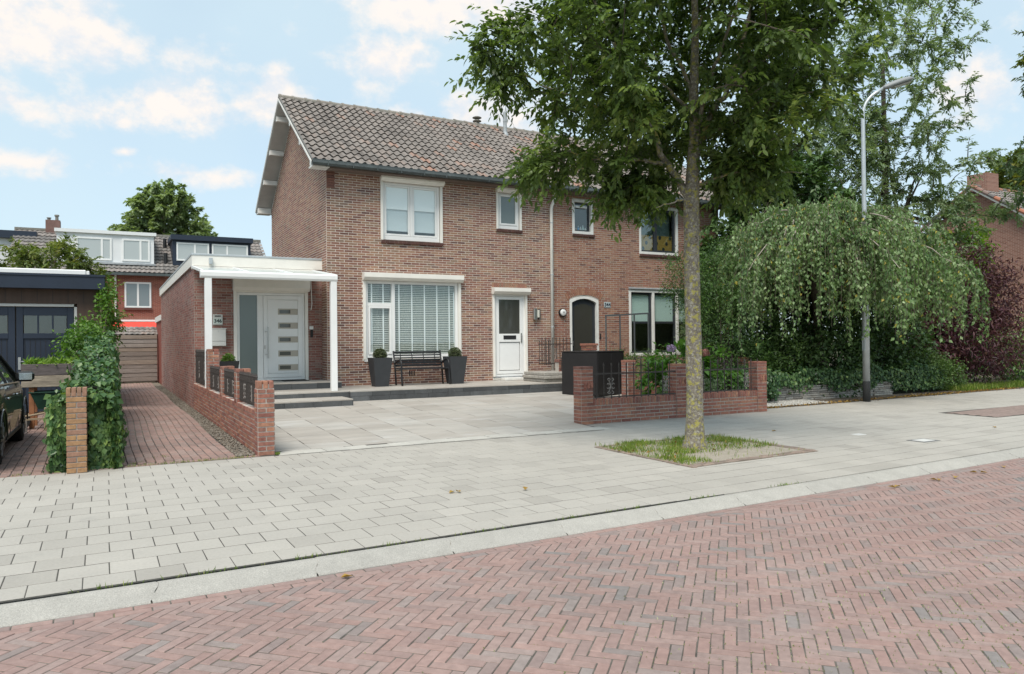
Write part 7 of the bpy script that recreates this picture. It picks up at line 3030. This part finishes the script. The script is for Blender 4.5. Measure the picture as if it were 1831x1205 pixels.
def hydrangea():
    t = thing('hydrangea', 'bright green hydrangea with mauve flower heads behind the front wall railing', 'shrub', (10.7, 12.5, .05))
    leaf_hyd = leaf_mat('leaf_hydrangea', [(.03, .085, .012), (.055, .14, .02), (.09, .20, .03), (.14, .26, .05)], .3, .4)
    p, o, tone = clumps([((10.9, 12.5, .85), (.75, .55, .55)), ((10.2, 12.4, .6), (.5, .4, .45)), ((11.6, 12.5, .8), (.6, .5, .5))], 150, 9, .07, .6)
    n = len(p)
    d = o + rdir(n) * .6
    d[:, 2] -= .25
    s = rng.uniform(.7, 1.2, n)
    leaves('foliage', t, p, d, o * .3 + np.array([0, 0, 1.0]) + rdir(n) * .3, .15 * s, .095 * s, leaf_hyd, np.clip(.5 + tone + rng.normal(0, .15, n), .02, .98))
    b = MB()
    for k in range(14):
        c = p[int(rng.integers(n))]
        b.tube([(10.7 + rng.normal(0, .1), 12.5 + rng.normal(0, .1), 0), (c[0] * .5 + 5.35, 12.5, c[2] * .6), tuple(c)], [.012, .009, .005], 5)
    b.build('stems', bark_brown, t)
    for (x, y, z, c, nm) in ((10.28, 12.1, 1.33, (.42, .30, .52), 'mauve'), (11.2, 12.1, 1.22, (.30, .13, .12), 'faded'), (10.35, 12.0, .98, (.52, .55, .33), 'cream'), (10.3, 11.95, .68, (.50, .52, .33), 'cream')):
        n2 = 160
        dd = rdir(n2)
        pp = np.array([x, y, z]) + dd * np.array([.085, .085, .065])
        fm = leaf_mat('petal_' + nm, c, .25, .6)
        leaves('flower_head', t, pp, rdir(n2) + dd * .4, dd, np.full(n2, .035), np.full(n2, .03), fm)
    return t


hydrangea()


def ivy_inner(n):
    P = np.stack([rng.uniform(9.7, 11.3, n), 11.45 + .5 * rng.random(n), .35 + .35 * rng.random(n) ** 1.4], 1)
    N = np.tile(np.array([0, -.8, .6]), (n, 1))
    return P, N


ii = ivy_cover('variegated_ivy', 'pale variegated ivy creeping along the inside of the front wall', ivy_inner, 700, .06, leaf_mat('leaf_variegated', [(.05, .09, .03), (.12, .17, .08), (.30, .33, .22)], .2), (10.4, 11.6, .1), tb=.5)
MB().tube([(9.7, 11.7, .3), (10.4, 11.75, .4), (11.3, 11.7, .35)], .015, 5).build('stems', bark_brown, ii)


# grass, weeds and litter
def grass(name, label, n, fx, h, m, w=.006):
    P = np.array([fx() for _ in range(n)])
    d = rdir(n) * .55
    d[:, 2] = 1
    hh = rng.uniform(*h, n)
    o = leaves(name, None, P, d, rdir(n), hh, np.full(n, w), m)
    return tag(o, label, 'grass', kind='stuff')


grass_m = leaf_mat('grass_blade', [(0.091, 0.163, 0.022), (0.156, 0.250, 0.033), (0.234, 0.338, 0.055), (0.390, 0.375, 0.132)], .3)


def pit_pt():
    while True:
        x, y = rng.uniform(6.03, 8.25), rng.uniform(6.8, 8.78)
        if math.hypot(x - 7.06, y - 7.86) < .16:
            continue
        nx_, ny_ = (x - 7.15) / 1.1, (y - 7.8) / .98
        # bare sand in the front right, grass round the rim and by the trunk
        f = .35 + .65 * (abs(nx_) > .6 or ny_ > .3 or (abs(ny_) < .3 and nx_ < .1))
        if x > 6.5 and y < 7.45:
            f = .03
        f *= max(.04, .55 + .6 * math.sin(x * 7.1 + 1.3) * math.sin(y * 6.3))
        if rng.random() < f:
            return (x, y, .0)


grass('pit_grass', 'tufty grass growing in the tree pit', 4600, pit_pt, (.02, .095), grass_m, .007)
grass('verge_grass', 'bright grass verge along the right end of the pavement', 7000, lambda: (rng.uniform(20.6, 29), 12.15 + .9 * rng.random() + .04 * 0, .0), (.06, .22), grass_m, .012)


def weed_pt():
    k = rng.random()
    if k < .35:
        return (rng.uniform(.2, 1.7), 10.38 + .02 * rng.random(), 0)
    if k < .5:
        return (1.98 + .06 * rng.random(), 10.42 + .05 * rng.random(), 0)
    if k < .8:
        c = random.choice([-.02, .55, 1.25, 1.9, 2.6, 3.4, 4.1, 5.0, 6.1])
        return (c + rng.normal(0, .12), 5.30 + yk(c) + rng.normal(0, .006), -.01)
    c = random.choice([(-.3, 10.3), (.3, 10.6), (.6, 11.0), (.15, 11.4), (-.9, 10.4)])
    return (c[0] + rng.normal(0, .05), c[1] + rng.normal(0, .05), 0)


grass('joint_weeds', 'small weeds in the joints along kerb and driveway edge', 800, weed_pt, (.015, .05), grass_m, .005)


def moss_pts():
    while True:
        x, y = rng.uniform(.8, 8.5), rng.uniform(1.6, 4.3)
        f = math.exp(-((x - 3.1) ** 2 + (y - 2.2) ** 2) / .8) + .7 * math.exp(-((x - 4.6) ** 2 + (y - 2.4) ** 2) / 1.5) + .03
        if rng.random() < f:
            d1 = np.array([math.cos(R(-45)), math.sin(R(-45))])
            d2 = np.array([-d1[1], d1[0]])
            q = np.array([x, y]) - np.array([4.0, 2.0])
            a, b = q @ d1 / .0648, q @ d2 / .0648
            if rng.random() < .5:
                a = round(a)
            else:
                b = round(b)
            p = np.array([4.0, 2.0]) + (d1 * a + d2 * b) * .0648
            return (p[0], p[1], -.064)


grass('road_moss', 'pale moss and tiny weeds in the road brick joints', 2000, moss_pts, (.008, .02), leaf_mat('moss_pale', [(.22, .24, .10), (.34, .35, .2), (.42, .42, .3)], .2), .008)


def litter(n):
    P = []
    for _ in range(n):
        x = 12.2 + 11 * rng.random() ** 1.2
        P.append((x, 11.6 + .042 * (x - 12) + rng.normal(0, .09) + .10, .008 + .01 * rng.random()))
    return np.array(P)


P_ = litter(1500)
n = len(P_)
d = rdir(n)
d[:, 2] *= .25
tag(leaves('leaf_litter', None, P_, d, np.tile(np.array([0, 0, 1.0]), (n, 1)) + rng.normal(0, .3, (n, 3)), rng.uniform(.03, .07, n), rng.uniform(.02, .045, n), leaf_fall), 'brown and yellow leaf litter along the right garden edge', 'leaf litter', kind='stuff')
P_ = np.array([pit_pt() for _ in range(160)]) + np.array([0, 0, .02])
n = len(P_)
d = rdir(n)
d[:, 2] *= .25
tag(leaves('pit_litter', None, P_, d, np.tile(np.array([0, 0, 1.0]), (n, 1)) + rng.normal(0, .3, (n, 3)), rng.uniform(.03, .06, n), rng.uniform(.02, .04, n), leaf_fall), 'scattered dead leaves in the tree pit', 'leaf litter', kind='stuff')

spots = [(3.05, 6.87, 0, 'pale yellow leaf on the pavement, left of the two near the middle'), (3.68, 6.55, 0, 'tan curled leaf on the pavement, right of the two near the middle'),
         (9.45, 8.65, 0, 'bright yellow leaf lying behind the tree on the pavement'), (7.9, 4.95, -.06, 'yellow leaf by the kerb, second from left of the kerb leaves'),
         (8.15, 4.93, -.06, 'yellow leaf by the kerb, middle of the kerb leaves'), (8.75, 5.0, -.06, 'brown leaf in the gutter under the right pavement'),
         (7.15, 4.92, -.06, 'yellow leaf leftmost along the right kerb'), (9.4, 5.05, -.06, 'brown leaf furthest right along the kerb'), (12.8, 7.05, 0, 'orange leaf on the pavement at the far right'),
         (1.35, 4.9, -.06, 'small yellow leaf by the kerb at the lower left')]
for (x, y, z, lb) in spots:
    nn = 1 if rng.random() < .4 else 2
    V, F = leaf_arrays(np.array([[x, y, z + .012]] * nn) + rng.normal(0, .02, (nn, 3)) * np.array([1, 1, 0]), np.array([[*rng.normal(0, 1, 2), .15] for _ in range(nn)]), np.array([[0.2, .1, 1.0]] * nn), np.full(nn, .085), np.full(nn, .055), .25)
    o = link('fallen_leaf', np_mesh('fallen_leaf', V, F, np.full(len(V), rng.uniform(.45, .75))), leaf_fall)
    tag(o, lb, 'leaf', 'single fallen leaves')
